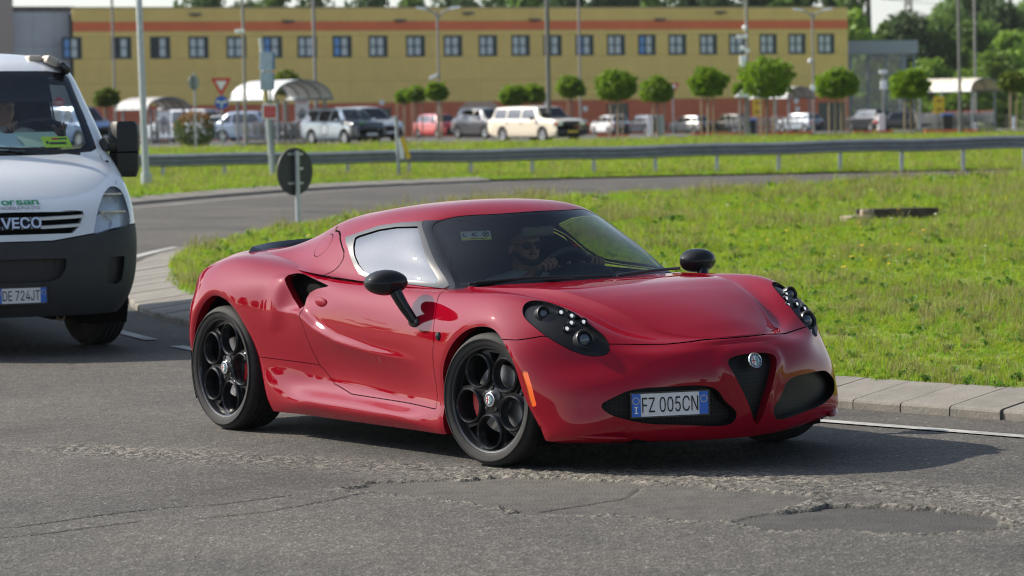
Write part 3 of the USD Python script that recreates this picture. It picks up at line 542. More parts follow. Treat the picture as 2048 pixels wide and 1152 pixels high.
# mirrors
from scipy.interpolate import LinearNDInterpolator
_q = low.V[(low.V[:, 1] < -.6) & (low.V[:, 0] > -2.2) & (low.V[:, 0] < .4) & (low.V[:, 2] < .80)]; _sy = LinearNDInterpolator(_q[:, [0, 2]] + np.random.default_rng(0).normal(0, 1e-7, (len(_q), 2)), -_q[:, 1])
sy = lambda x, z: float(_sy(x, z))
for s in (-1, 1):
    prof = [(-.112, .0005), (-.112, .046), (-.108, .053), (-.095, .059), (-.06, .0645), (-.01, .065), (.035, .061), (.07, .052), (.095, .038), (.112, .020), (.118, .0005)]
    hd = lathe([(r, x) for x, r in prof], 28, "x"); hd.vertices = hd.vertices * [.62, 1.62, .95]
    hd = xf(hd, (-.722, s * .952, .842), rz=s * .33); mr = hobj("wing_mirror", hd, CARBON)
    hobj("mirror_arm", tube(smoothpath([(-.675, s * .935, .80), (-.65, s * .91, .735), (-.62, s * .872, .66)], 10), np.linspace(.030, .022, 10), 12), GLOSSB, mr)
    hobj("mirror_foot", xf(icosphere(2), (-.625, s * (sy(-.625, .652) + .004), .652), s=(.045, .016, .024)), GLOSSB, mr)
    hobj("mirror_glass", xf(lathe([(.0005, -.002), (.052, -.002), (.054, 0)], 24, "x"), (-.722 - .073 * math.cos(.33), s * (.952 - .073 * math.sin(.33)), .842), rz=s * .33, s=(1, 1.30, .85)), CHROME, mr)
    hobj("door_handle", xf(icosphere(3), (-1.487, s * (sy(-1.487, .7115) + .004), .7115), s=(.055, .013, .024), ry=.12), RED, door_r if s < 0 else door_l)
    hobj("side_repeater", xf(icosphere(2), (-.386, s * (sy(-.386, .599) + .002), .599), s=(.019, .010, .021)), GLOSSB)
    hobj("arch_liner", xf(half_lathe([(.05, 0), (.385, 0), (.395, s * .19)]), (-.03, s * .66, .30)), DARK)
    hobj("arch_liner", xf(half_lathe([(.05, 0), (.40, 0), (.41, s * .20)]), (-2.385, s * .66, .33)), DARK)
hobj("underbody", cat(bx(-2.9, .60, -.62, .62, .15, .30), bx(-1.9, -.45, -.80, .80, .145, .25), bx(.3, .66, -.55, .55, .14, .16)), DARK)
# wipers
hobj("wiper", cat(tube([(-.375, -.10, .825), (-.50, -.40, .826), (-.545, -.60, .822)], .007, 6), tube([(-.36, .12, .826), (-.37, -.06, .832), (-.46, -.30, .838), (-.53, -.575, .828)], .006, 6)), SATINB)
hobj("wiper", tube([(-.36, .15, .826), (-.43, .42, .832), (-.52, .66, .826)], .008, 6), SATINB)
# badge on the shield, plate
BADGE_C = np.array([.857, 0, .487])
bd = hobj("badge", at_normal(lathe([(.036, -.008), (.038, 0), (.036, .005), (.033, .004)], 32), BADGE_C, (.96, 0, .28)), CHROME)
BN = (.96, 0, .28)
def on_badge(m, mat, c=BADGE_C, n=BN, parent=None, nm="emblem"): hobj(nm, at_normal(m, c, n), mat, parent or bd)
ENA = M("badge_white", (0.75, 0.75, 0.72), 0.3, coat=1); ENB = M("badge_blue", (0.05, 0.07, 0.12), 0.3, coat=1); ENR = M("badge_red", (0.4, 0.01, 0.02), 0.3, coat=1); ENG = M("badge_green", (0.05, 0.20, 0.08), 0.3, coat=1)
def emblem(parent, c, n, k=1.0, fn=None):
    add = lambda m, mat: hobj("emblem", at_normal(m, c, n), mat, parent) if fn is None else fn(m, mat)
    add(xf(lathe([(.0005, .001), (.0335, .001)], 32), s=(k, k, 1)), ENB)
    g = Point(0, 0).buffer(.0225 * k, 24)
    add(prism(g.intersection(Polygon([(-1, -1), (0, -1), (0, 1), (-1, 1)])), .0015, .003), ENA)
    add(prism(g.intersection(Polygon([(0, -1), (1, -1), (1, 1), (0, 1)])), .0015, .0029), M("badge_pale_blue", (0.35, 0.5, 0.6), .3, coat=1))
    cr = Polygon([(-.0135, -.018), (-.0085, -.018), (-.0085, .018), (-.0135, .018)]).union(Polygon([(-.021, -.0025), (-.0005, -.0025), (-.0005, .0025), (-.021, .0025)]))
    from shapely import affinity
    add(prism(affinity.scale(cr, k, k, origin=(0, 0)), .003, .0042), ENR)
    sn = LineString([(.006 * k, -.017 * k), (.014 * k, -.010 * k), (.006 * k, -.004 * k), (.014 * k, .003 * k), (.006 * k, .009 * k), (.012 * k, .016 * k)]).buffer(.0022 * k)
    add(prism(sn, .003, .0042), ENG)
emblem(bd, BADGE_C, BN)
arc = "ALFA ROMEO"
for i, ch in enumerate(arc):
    if ch == " ": continue
    a = math.radians(128 - i * 28.5); t = meshkit.text_mesh(ch, .0075, .001); t.apply_translation(-t.bounds.mean(0)); t = xf(t, (.0280 * math.cos(a), .0280 * math.sin(a), .0022), rz=a - PI / 2)
    hobj("badge_letter", at_normal(t, BADGE_C, BN), ENA, bd)
def plate(parent, T, text, w=.36, h=.11, objf=None, split=None):
    """white plate with blue end bands; T places it (x right, y up, z out)"""
    def add(nm, m, mat):
        m = m.copy(); m.apply_transform(T); return (objf or hobj)(nm, m, mat, parent)
    pl = add("number_plate", rbox(-w / 2, w / 2, -h / 2, h / 2, -.004, 0, .003, 1), PLATEW)
    def sub(m, mat, nm="plate_print"):
        m = m.copy(); m.apply_transform(T); return (objf or hobj)(nm, m, mat, pl)
    bw = .045
    sub(bx(-w / 2 + .004, -w / 2 + bw, -h / 2 + .004, h / 2 - .004, 0, .0008), PLATEB); sub(bx(w / 2 - bw, w / 2 - .004, -h / 2 + .004, h / 2 - .004, 0, .0008), PLATEB)
    fr_ = Polygon([(-w/2, -h/2), (w/2, -h/2), (w/2, h/2), (-w/2, h/2)]); sub(prism(fr_.buffer(.003).difference(fr_.buffer(-.0035)), -.003, .0016), SATINB, "plate_frame")
    x0, x1 = -w / 2 + bw + .006, w / 2 - bw - .005
    t = meshkit.text_mesh(text, .064, .0008); b = t.bounds; sx = (x1 - x0) / (b[1][0] - b[0][0]); t.apply_translation((-b[0][0], -(b[0][1] + b[1][1]) / 2, 0)); t = xf(t, (x0, 0, .0006), s=(sx, 1.05, 1)); sub(t, PLATEK, "plate_letters")
    ti = meshkit.text_mesh("I", .03, .0008, True); ti.apply_translation(-ti.bounds.mean(0)); sub(xf(ti, (-w / 2 + .024, -.022, .001)), PLATEW, "plate_letters")
    sub(xf(lathe([(.0135, .0009), (.015, .0012), (.0165, .0009)], 20), (w / 2 - .0235, .018, 0)), M("plate_gold_ring", (.5, .42, .12), .5)); sub(xf(lathe([(.0135, .0009), (.015, .0012), (.0165, .0009)], 20), (-w / 2 + .0235, .020, 0)), M("plate_gold_ring", (.5, .42, .12), .5))
    return pl
px_ = np.array([.817 - .690, .253 + .0 - .575 + .0, 0]); xd = np.array([.150, .33, .0]); xd /= np.linalg.norm(xd); zd = np.array([0, 0, 1.0]); nd = np.cross(xd, zd)
T = np.eye(4); T[:3, 0] = xd; T[:3, 1] = zd; T[:3, 2] = nd; T[:3, 3] = np.array([.757, -.418, .317]) + nd * .006
plate(hero, T, "FZ 005CN")
# interior
hobj("dashboard", hull([(-.50, -.60, .76), (-.50, .60, .76), (-.62, -.62, .79), (-.62, .62, .79), (-.95, -.60, .80), (-.95, .60, .80), (-1.0, -.58, .68), (-1.0, .58, .68), (-.6, -.6, .55), (-.6, .6, .55)]), CLOTHK)
hobj("instrument_hood", xf(icosphere(2), (-.90, .33, .80), s=(.11, .19, .06)), CLOTHK)
hobj("cabin_tub", cat(bx(-1.95, -.5, -.62, .62, .2, .3), bx(-1.93, -1.88, -.44, .44, .25, .98), bx(-1.9, -.55, -.68, -.62, .25, .77), bx(-1.9, -.55, .62, .68, .25, .77)), CLOTHK)
for s in (-1, 1):
    st_ = hobj("seat", cat(rbox(-1.55, -1.05, s * .33 - .22, s * .33 + .22, .28, .42, .05), xf(rbox(-.06, .06, -.22, .22, 0, .62, .05), (-1.58, s * .33, .36), ry=-.28)), CLOTHK)
    hobj("headrest", xf(rbox(-.045, .045, -.12, .12, 0, .17, .04), (-1.74, s * .33, .93), ry=-.2), CLOTHK, st_)
sw_ = at_normal(lathe([(.165, -.012), (.18, -.016), (.195, 0), (.18, .016), (.165, .012), (.162, 0), (.165, -.012)], 36), (-1.06, .33, .76), (-.92, 0, .38))
hobj("steering_wheel", cat(sw_, at_normal(cat(bx(-.16, .16, -.02, .02, -.01, .01), bx(-.02, .02, -.16, 0, -.01, .01), tcyl(.05, .03)), (-1.06, .33, .76), (-.92, 0, .38))), SATINB)
hobj("rear_view_mirror", cat(xf(rbox(-.012, .012, -.115, .115, -.03, .03, .012), (-.835, .02, 1.035), rz=.2), tube([(-.83, .02, 1.05), (-.80, .0, 1.10)], .008, 6)), SATINB)
stk = cat(bx(-.075, .075, -.028, .028, 0, .001)); Tn = np.eye(4); xs = np.array([.42, .9, .0]); xs /= np.linalg.norm(xs); nz = np.array([.66, -.35, .66]); nz -= xs * (nz @ xs); nz /= np.linalg.norm(nz); ys = np.cross(nz, xs)
Tn[:3, 0] = xs; Tn[:3, 1] = ys; Tn[:3, 2] = nz; Tn[:3, 3] = (-.93, -.285, 1.028)
# the label inside the windscreen, placed just behind the glass
def stick(m, mat, nm, par=None): m = m.copy(); m.apply_transform(Tn); return hobj(nm, m, mat, par)
STB = M("sticker_pale_blue", (.50, .62, .66), .5); stp = stick(stk, STB, "windscreen_sticker")
stick(bx(-.075, .075, -.028, -.013, .001, .0016), M("sticker_yellow", (.65, .66, .05), .5), "sticker_print", stp)
stick(cat(xf(prism(Point(0, 0).buffer(.017).difference(Point(0, 0).buffer(.013)), .0011, .0018), (.05, .006, 0)), xf(bx(-.015, .015, -.0025, .0025, .0011, .0018), (.05, .006, 0), rz=.8), xf(bx(-.015, .015, -.0025, .0025, .0011, .0018), (.05, .006, 0), rz=-.8),
      xf(prism(Point(0, 0).buffer(.013).difference(Point(.004, 0).buffer(.009)), .0011, .0018), (.0, .006, 0)), bx(-.02, -.014, -.004, .014, .0011, .0018), bx(-.066, -.058, .004, .014, .0011, .0018), bx(-.068, -.048, -.006, -.001, .0011, .0018), bx(-.03, .05, -.022, -.018, .0016, .002)), PLATEK, "sticker_print", stp)
# wheels
def make_wheel(loc, R, width, rr, phase, s, steer=0.0):
    x = UsdGeom.Xform.Define(stage, numbered(path_of(hero), "wheel")); x.AddTranslateOp().Set(Gf.Vec3d(*loc)); x.AddRotateZOp().Set(math.degrees(steer)); w = x.GetPrim()
    hw = width / 2; o = lambda m: m if s < 0 else trimesh.Trimesh(m.vertices * [1, -1, 1], m.faces[:, ::-1], process=False)
    def add(nm, m, mat, sm=35): return obj(nm, o(cat(m)), mat, w, sm)
    ty = [(rr - .012, -hw + .03), (rr - .002, -hw + .010), (rr + .012, -hw + .002), (rr + .035, -hw - .003), (R - .030, -hw + .001), (R - .012, -hw + .012), (R - .003, -hw + .030)]
    for k in range(1, 5):
        g = -hw + .03 + (width - .06) * k / 5; ty += [(R - .002, g - .005), (R - .009, g - .004), (R - .009, g + .004), (R, g + .005)]
    ty += [(R - .003, hw - .03), (R - .012, hw - .012), (R - .03, hw - .001), (rr + .03, hw), (rr, hw - .01), (rr - .01, hw - .03)]
    add("tyre", lathe(ty, 72, "y"), RUBBER, 40)
    # raised sidewall lettering and ribs
    add("tyre_rib", lathe([(rr + .030, -hw - .001), (rr + .032, -hw - .0055), (rr + .036, -hw - .0055), (rr + .038, -hw - .001)], 72, "y"), RUBBER)
    y0 = -hw + .022
    import manifold3d as m3
    CS = m3.CrossSection
    circ = lambda r, c=(0, 0), n=48: CS.circle(r, n).translate(c)
    rc = rr * .615; holes = [(rc * math.sin(phase + k * 2 * PI / 5), rc * math.cos(phase + k * 2 * PI / 5)) for k in range(5)]; ro, ri = rr * .338, rr * .285
    disc = circ(rr - .012, n=80)
    for h_ in holes: disc = disc - circ(ri, h_)
    # gaps between the rings, out at the rim
    for k in range(5):
        a = phase + (k + .5) * 2 * PI / 5; c0 = np.array([math.sin(a), math.cos(a)])
        tri = CS.hull_points([tuple(c0 * rr * .60), tuple(c0 * rr * .90 + np.array([c0[1], -c0[0]]) * rr * .19), tuple(c0 * rr * .90 - np.array([c0[1], -c0[0]]) * rr * .19)]) if hasattr(CS, "hull_points") else None
        if tri is not None:
            for h_ in holes: tri = tri - circ(ro * 1.02, h_)
            disc = disc - tri.offset(-.006, m3.JoinType.Round)
    def ex(cs, a, b):
        m = m3.Manifold.extrude(cs, b - a).to_mesh(); V = m.vert_properties[:, :3] + [0, 0, a]; return trimesh.Trimesh(np.stack([V[:, 0], V[:, 2], V[:, 1]], 1), m.tri_verts[:, ::-1], process=False)
    face = ex(disc, y0 + .022, y0 + .042)
    parts = [face, lathe([(rr - .030, hw - .03), (rr - .020, y0 + .05), (rr - .018, y0 + .012), (rr - .010, y0 - .006), (rr - .001, y0 - .010), (rr + .006, y0 - .004), (rr + .004, y0 + .01)], 72, "y")]
    for h_ in holes:
        parts.append(xf(lathe([(ri * .99, y0 + .045), (ri * .995, y0 + .02), (ri * 1.02, y0 + .004), (ri * 1.10, y0 - .003), (ro * 1.0, y0 + .004), (ro * 1.02, y0 + .03)], 40, "y"), (h_[0], 0, h_[1])))
    parts.append(lathe([(.072, y0 + .03), (.060, y0 + .016), (.040, y0 + .010), (.034, y0 + .004), (.0005, y0 + .004)], 32, "y"))
    for k in range(5):
        a = phase + (k + .5) * 2 * PI / 5; parts.append(xf(lathe([(.010, y0 + .03), (.010, y0 + .010), (.0004, y0 + .009)], 10, "y"), (.053 * math.sin(a), 0, .053 * math.cos(a))))
    rim = add("rim", cat(*parts), RIMB, 32)
    add("rim_bead", lathe([(rr - .004, y0 - .0095), (rr + .001, y0 - .0115), (rr + .005, y0 - .007)], 72, "y"), M("worn_rim_edge", (.25, .25, .26), .3, metal=.8))
    add("brake_disc", lathe([(.07, y0 + .075), (.158, y0 + .075), (.158, y0 + .10)], 48, "y"), DISC); add("hub_bell", lathe([(.0005, y0 + .055), (.055, y0 + .055), (.070, y0 + .07), (.072, y0 + .10)], 32, "y"), M("hub_grey", (.16, .17, .18), .45, metal=.5))
    ca_ = -PI / 2 - .15 if loc[0] > -1 else PI / 2 + .2
    sec = [(r * math.sin(ca_ + a), r * math.cos(ca_ + a)) for r, aa in ((.115, np.linspace(-.42, .42, 9)), (.172, np.linspace(.42, -.42, 9))) for a in aa]
    cm = prism(sec, 0, .05); V = np.array(cm.vertices); cm = trimesh.Trimesh(np.stack([V[:, 0], V[:, 2] + y0 + .055, V[:, 1]], 1), np.array(cm.faces)[:, ::-1], process=False)
    add("brake_caliper", cm, CALIPER)
    add("wheel_back", lathe([(.0005, y0 + .165), (rr - .015, y0 + .165)], 32, "y"), DARK)
    cc = add("centre_cap", lathe([(.034, y0 + .006), (.033, y0 - .001), (.030, y0 - .003), (.0004, y0 - .003)], 24, "y"), CHROME)
    def fn(m, mat):
        m = m.copy(); V = np.array(m.vertices); m = trimesh.Trimesh(np.stack([V[:, 0], -V[:, 2] + y0 - .0028, V[:, 1]], 1), m.faces, process=False); obj("cap_emblem", o(m), mat, w, 30)
    emblem(None, None, None, .8, fn)
    return w
make_wheel((0, -.805, .3105), .3105, .205, .247, math.radians(40), -1, math.radians(8.3))
make_wheel((0, .805, .3105), .3105, .205, .247, math.radians(12), 1, math.radians(8.3))
make_wheel((-2.38, -.80, .3235), .3235, .24, .259, math.radians(18), -1)
make_wheel((-2.38, .80, .3235), .3235, .24, .259, math.radians(50), 1)
# ---------------------------------------------------------------- ground, roads, kerbs
from scipy.interpolate import CubicSpline
GP_Y = [-80, 79, 85, 120, 150, 190, 250, 285, 400, 5000]; GP_Z = [-.04, -.04, 0, .30, .32, .05, -.35, -.70, -.70, -.70]
gz = lambda y: np.interp(y, GP_Y, GP_Z)
def sheet(poly, z, step=None):
    """flat polygon (with holes) as a sheet; z is a number or a function of (x, y)"""
    g = poly if hasattr(poly, "exterior") else Polygon(poly)
    if not g.is_valid: g = g.buffer(0)
    gs = list(getattr(g, "geoms", [g])); out = []
    for q in gs:
        v, f = trimesh.creation.triangulate_polygon(q, engine="earcut"); out.append(trimesh.Trimesh(np.c_[v, np.zeros(len(v))], f, process=False))
    m = trimesh.util.concatenate(out)
    if step:
        v, f = trimesh.remesh.subdivide_to_size(m.vertices, m.faces, step, max_iter=14); m = trimesh.Trimesh(v, f, process=False)
    V = np.array(m.vertices); V[:, 2] = z(V[:, 0], V[:, 1]) if callable(z) else z; F = np.array(m.faces)
    n = np.cross(V[F[:, 1]] - V[F[:, 0]], V[F[:, 2]] - V[F[:, 0]])[:, 2]; F[n < 0] = F[n < 0][:, ::-1]
    return trimesh.Trimesh(V, F, process=False)
def tarmac(name, a, b, grit, speck=0.35):
    """worn tarmac: stones of mixed greys in a darker binder, broad stains, fine relief"""
    if name in _mats: return _mats[name]
    _mats[name] = usdkit.material(stage, f"/World/Looks/{name}", {
        "g": ("geometry", {}), "v": ("voronoi_texture", {"scale": grit, "randomness": 1.0}), "v2": ("voronoi_texture", {"scale": grit * .45}), "n": ("noise_texture", {"scale": 0.55, "detail": 6.0, "roughness": 0.6}), "n2": ("noise_texture", {"scale": 9.0, "detail": 5.0, "roughness": 0.7}),
        "bw": ("rgb_to_bw", {}), "r": ("rgb_ramp", {"ramp": [(0.0, tuple(c * (1 - speck) for c in a)), (0.62, a), (0.9, b), (1.0, tuple(min(.5, c * 2.5) for c in b))]}),
        "rs": ("rgb_ramp", {"ramp": [(0.28, (.55, .55, .57)), (0.5, (.98, .98, .98)), (0.72, (1.32, 1.29, 1.22))]}), "m1": ("mix", {"mix_type": "multiply", "fac": 1.0}), "rs2": ("rgb_ramp", {"ramp": [(0.3, (.78, .78, .78)), (0.7, (1.18, 1.18, 1.17))]}), "m2": ("mix", {"mix_type": "multiply", "fac": 1.0}),
        "ad": ("math", {"math_type": "add"}), "b": ("bump", {"strength": 0.55, "distance": 0.006}), "p": ("principled_bsdf", {"roughness": 0.82, "specular_ior_level": 0.35})},
        [("g.position", "v.vector"), ("g.position", "v2.vector"), ("g.position", "n.vector"), ("g.position", "n2.vector"), ("v.color", "bw.color"), ("bw.val", "r.fac"), ("n.fac", "rs.fac"), ("n2.fac", "rs2.fac"), ("r.color", "m1.color1"), ("rs.color", "m1.color2"), ("m1.color", "m2.color1"), ("rs2.color", "m2.color2"), ("m2.color", "p.base_color"),
         ("v.distance", "ad.value1"), ("n2.fac", "ad.value2"), ("ad.value", "b.height"), ("b.normal", "p.normal")], surface="p.BSDF")
    return _mats[name]
ROADM = tarmac("road_tarmac", (.078, .072, .064), (.124, .114, .101), 85.0, .55); LOTM = tarmac("car_park_tarmac", (.095, .093, .09), (.13, .128, .12), 30.0)
EARTH = M("field_grass", (.13, .20, .022), .9, var=.45, scale=.35, tint=(.12, .12, .035)); TURF = M("turf_soil", (.15, .21, .022), .95, var=.4, scale=3.0, tint=(.15, .14, .035))
CONC = M("kerb_concrete", (.30, .285, .255), .85, var=.22, scale=5, bump=.5, bscale=60); LINEW = usdkit.material(stage, "/World/Looks/road_paint", {
    "g": ("geometry", {}), "n": ("noise_texture", {"scale": 22.0, "detail": 8.0, "roughness": 0.75}), "n2": ("noise_texture", {"scale": 1.1, "detail": 3.0}), "a": ("math", {"math_type": "multiply_add", "value2": 0.75, "value3": 0.0}), "ad": ("math", {"math_type": "add"}),
    "r": ("rgb_ramp", {"ramp": [(0.50, (.10, .098, .093)), (0.80, (.27, .265, .25)), (1.0, (.42, .415, .39))]}), "p": ("principled_bsdf", {"roughness": 0.7})},
    [("g.position", "n.vector"), ("g.position", "n2.vector"), ("n2.fac", "a.value1"), ("n.fac", "ad.value1"), ("a.value", "ad.value2"), ("ad.value", "r.fac"), ("r.color", "p.base_color")], surface="p.BSDF")
NEAR = [(60,-20),(30,2),(12,9.6),(8,12.2),(6,13.9),(4,15.15),(2.62,16.48),(1.74,17.40),(.6,18.75),(-.7,20.8),(-1.8,23.0),(-2.54,24.97),(-3.04,26.56),(-3.45,28.64),(-3.78,31.3),(-4.02,34.0),(-4.08,36.5),(-3.9,39.5),(-3.45,43),(-2.7,47),(-1.6,51),(0,54.5),(2.3,57.5),(4.5,60.5),(6.6,63.0),(9,66),(11.5,70.5),(14.5,76),(20,82),(30,88)]
near_s = smoothpath(NEAR[3:-2], 1400); near_s = near_s[(near_s[:, 1] < 80)]
FARK = [(-30,20),(-20,30),(-12.5,44),(-9.2,52.5),(-7.09,59.08),(-6.11,63.0),(-4.81,67.16),(-3.4,70.2),(-2.0,72.2),(-.9,73.6),(.6,74.9),(2.1,75.6),(4.5,76.5),(6.9,77.0),(9.4,77.8),(12,78.6),(20,82.5),(40,95)]
far_s = smoothpath(FARK, 900)
def stones(path, L, start, end, side_, name, parent, m, w=.52, h=.12, mat2=None):
    """kerb stones laid along a path: a low upright face and a top that slopes up away from the road"""
    d = np.concatenate([[0], np.cumsum(np.linalg.norm(np.diff(path, axis=0), axis=1))]); at = lambda s: np.array([np.interp(s, d, path[:, 0]), np.interp(s, d, path[:, 1])])
    rng = np.random.default_rng(5); s = start; k = 0
    while s < min(end, d[-1] - L):
        j = .0055; a, b = at(s + j), at(s + L - j); u = (b - a) / np.linalg.norm(b - a); n = np.array([-u[1], u[0]]) * side_
        dz = rng.normal(0, .0025); w0 = rng.normal(0, .004); prof = [(w0, -.05), (w0, .038 + dz), (.006 + w0, .050 + dz), (.022 + w0, .056 + dz), (w - .03, h + dz), (w, h - .004 + dz), (w, -.05)]
        V = []; inset = [0, 0, .0, .0, .0, .0, 0]
        for e, p in ((0, a), (1, b)):
            for i, (x, z) in enumerate(prof): q = p + n * x; V.append((q[0], q[1], z))
        m_ = len(prof); F = []
        for i in range(m_ - 1): F += [(i, i + 1, m_ + i + 1), (i, m_ + i + 1, m_ + i)]
        for i in range(1, m_ - 1): F += [(0, i + 1, i), (m_, m_ + i, m_ + i + 1)]
        F = np.array(F) if side_ < 0 else np.array(F)[:, ::-1]
        obj(name, trimesh.Trimesh(np.array(V), F, process=False), m[k % len(m)], parent, False); s += L; k += 1
island = Polygon(np.vstack([near_s, [(20, 81), (34, 81), (34, 8), (12, 9.0)]])).buffer(0)
patch = Polygon([(-2.75, 11.0), (3.15, 11.0), (3.15, 16.2), (-2.75, 16.2)])
verge = Polygon(np.vstack([far_s[far_s[:, 0] > -29], [(60, 95), (60, 123.5), (-60, 123.5), (-60, 20)]])).buffer(0)
struct("ground", sheet([(-900, -80), (900, -80), (900, 79), (900, 85), (900, 120), (900, 150), (900, 190), (900, 250), (900, 285), (900, 400), (900, 4000), (-900, 4000), (-900, 400), (-900, 285), (-900, 250), (-900, 190), (-900, 150), (-900, 120), (-900, 85), (-900, 79)], 0).subdivide() if False else trimesh.Trimesh(np.array([(x, y, gz(y) - .03) for y in GP_Y for x in (-1200, 1200)]), np.array([f for i in range(len(GP_Y) - 1) for f in ((2 * i, 2 * i + 1, 2 * i + 3), (2 * i, 2 * i + 3, 2 * i + 2))]), process=False), EARTH, False)
struct("road", sheet(Polygon([(-70, -30), (70, -30), (70, 79.0), (-70, 79.0)]).difference(patch), 0.0), ROADM, False)
# the near road, where the top course has broken up: sunken smooth scars with crumbled edges, cracks, ravelled stone
xs = np.arange(-2.75, 3.1501, .0125); ys = np.arange(11.0, 16.2001, .0125); X, Y = np.meshgrid(xs, ys); P2 = np.stack([X.ravel(), Y.ravel()], 1)
SC1 = [(-.75,14.0),(-.55,14.2),(-.05,14.32),(.2,14.25),(.7,13.9),(1.28,13.45),(1.20,13.25),(.82,12.68),(.67,12.68),(.46,12.86),(.06,12.98),(-.26,13.4)]
SC2 = [(.82,12.62),(1.08,12.95),(1.30,13.10),(1.68,13.0),(1.90,12.75),(1.98,12.45),(1.83,12.2),(1.40,12.22),(1.08,12.40)]
wob = (meshkit.fbm(np.c_[P2 * 5.0, np.zeros(len(P2))], 3, 4) - .5) * .22
d1 = sd_poly(P2, SC1) + wob; d2 = sd_poly(P2, SC2) + wob; dm_ = np.minimum(d1, d2)
fine = meshkit.fbm(np.c_[P2 * 42.0, np.zeros(len(P2))], 3, 9) - .5; chunk = meshkit.noise(np.c_[P2 * 30.0, np.zeros(len(P2))], 3) - .5; broad = meshkit.fbm(np.c_[P2 * 1.3, np.zeros(len(P2))], 3, 1) - .5
scar = np.clip(-dm_ / .010, 0, 1); deep = np.clip(-d2 / .010, 0, 1); edge_ = np.exp(-(np.clip(dm_, 0, 9) / .075) ** 2) * (1 - scar)
rav = np.clip(np.exp(-(sd_line(P2, [(-2.2,15.8),(-.9,15.0),(-.2,14.55),(.5,14.45),(1.3,13.9),(2.0,13.2),(2.3,12.6),(2.4,12.2)]) / .28) ** 2), 0, 1)
crk = np.full(len(P2), 9.0)
for ln in ([(-2.3,12.7),(-2.0,12.8),(-1.7,13.15),(-1.5,13.35),(-1.25,13.45),(-.95,13.75)], [(-1.25,13.0),(-1.0,13.2),(-.75,13.6),(-.6,13.9)], [(-2.4,12.35),(-1.9,12.55),(-1.5,12.95)], [(.1,13.1),(.45,13.5),(.55,13.9)]):
    crk = np.minimum(crk, sd_line(P2 + np.c_[wob, wob] * .35, ln))
grit_ = meshkit.noise(np.c_[P2 * 62.0, np.zeros(len(P2))], 5) - .5
hh = .003 * broad + fine * (.003 + .006 * rav + .008 * edge_) * (1 - .75 * scar) + grit_ * (.009 * rav + .014 * edge_) * (1 - scar) + chunk * (.004 * rav + .006 * edge_) - .010 * scar - .006 * deep - .008 * np.exp(-(crk / .008) ** 2)
bd = np.clip(np.minimum(np.minimum(P2[:, 0] + 2.75, 3.15 - P2[:, 0]), np.minimum(P2[:, 1] - 11.0, 16.2 - P2[:, 1])) / .25, 0, 1)
Vp = np.c_[P2, hh * bd + .0005]; Fp = grid_faces(len(ys), len(xs))
wear = usdkit.material(stage, "/World/Looks/broken_tarmac", {
    "g": ("geometry", {}), "v": ("voronoi_texture", {"scale": 95.0}), "v3": ("voronoi_texture", {"scale": 48.0}), "n": ("noise_texture", {"scale": 0.55, "detail": 6.0, "roughness": 0.6}), "n2": ("noise_texture", {"scale": 9.0, "detail": 5.0, "roughness": 0.7}), "at": ("attribute", {"attribute": "wear"}), "sx": ("separate_xyz", {}),
    "bw": ("rgb_to_bw", {}), "bw3": ("rgb_to_bw", {}), "r": ("rgb_ramp", {"ramp": [(0.0, (.034, .033, .031)), (0.62, (.078, .072, .064)), (0.86, (.13, .125, .117)), (1.0, (.30, .29, .27))]}), "rc": ("rgb_ramp", {"ramp": [(0.0, (.03, .029, .027)), (0.45, (.095, .089, .078)), (1.0, (.30, .275, .235))]}), "rsc": ("rgb_ramp", {"ramp": [(0.0, (.060, .057, .052)), (1.0, (.094, .088, .080))]}),
    "mr": ("mix", {"fac": 0.0}), "ms": ("mix", {"fac": 0.0}), "rs": ("rgb_ramp", {"ramp": [(0.28, (.55, .55, .57)), (0.5, (.98, .98, .98)), (0.72, (1.32, 1.29, 1.22))]}), "m1": ("mix", {"mix_type": "multiply", "fac": 1.0}), "rs2": ("rgb_ramp", {"ramp": [(0.3, (.78, .78, .78)), (0.7, (1.18, 1.18, 1.17))]}), "m2": ("mix", {"mix_type": "multiply", "fac": 1.0}), "md": ("mix", {"color2": (.046, .045, .042)}), "mf": ("math", {"math_type": "multiply", "value2": .75}),
    "ad": ("math", {"math_type": "add"}), "b": ("bump", {"strength": 0.6, "distance": 0.006}), "p": ("principled_bsdf", {"roughness": 0.82, "specular_ior_level": 0.35})},
    [("g.position", "v.vector"), ("g.position", "v3.vector"), ("g.position", "n.vector"), ("g.position", "n2.vector"), ("at.vector", "sx.vector"), ("v.color", "bw.color"), ("bw.val", "r.fac"), ("v3.color", "bw3.color"), ("bw3.val", "rc.fac"), ("n2.fac", "rsc.fac"), ("sx.x", "mr.fac"), ("r.color", "mr.color1"), ("rc.color", "mr.color2"), ("sx.y", "ms.fac"), ("mr.color", "ms.color1"), ("rsc.color", "ms.color2"),
     ("n.fac", "rs.fac"), ("n2.fac", "rs2.fac"), ("sx.z", "mf.value1"), ("mf.value", "md.fac"), ("ms.color", "md.color1"), ("md.color", "m1.color1"), ("rs.color", "m1.color2"), ("m1.color", "m2.color1"), ("rs2.color", "m2.color2"), ("m2.color", "p.base_color"), ("v.distance", "ad.value1"), ("n2.fac", "ad.value2"), ("ad.value", "b.height"), ("b.normal", "p.normal")], surface="p.BSDF")
pm = struct("road_surface", (Vp, Fp), wear, True)
UsdGeom.PrimvarsAPI(UsdGeom.Mesh(pm)).CreatePrimvar("wear", Sdf.ValueTypeNames.Vector3fArray, "vertex").Set(Vt.Vec3fArray.FromNumpy(np.c_[np.clip(np.maximum(rav, edge_) * bd, 0, 1) * .85, scar * bd * .85, deep * bd * (.55 + .45 * np.clip((P2[:, 0] - .9) / .8, 0, 1))].astype(np.float32)))
ln_ = LineString(near_s[:820]); wl = ln_.parallel_offset(.66, "left") if False else None
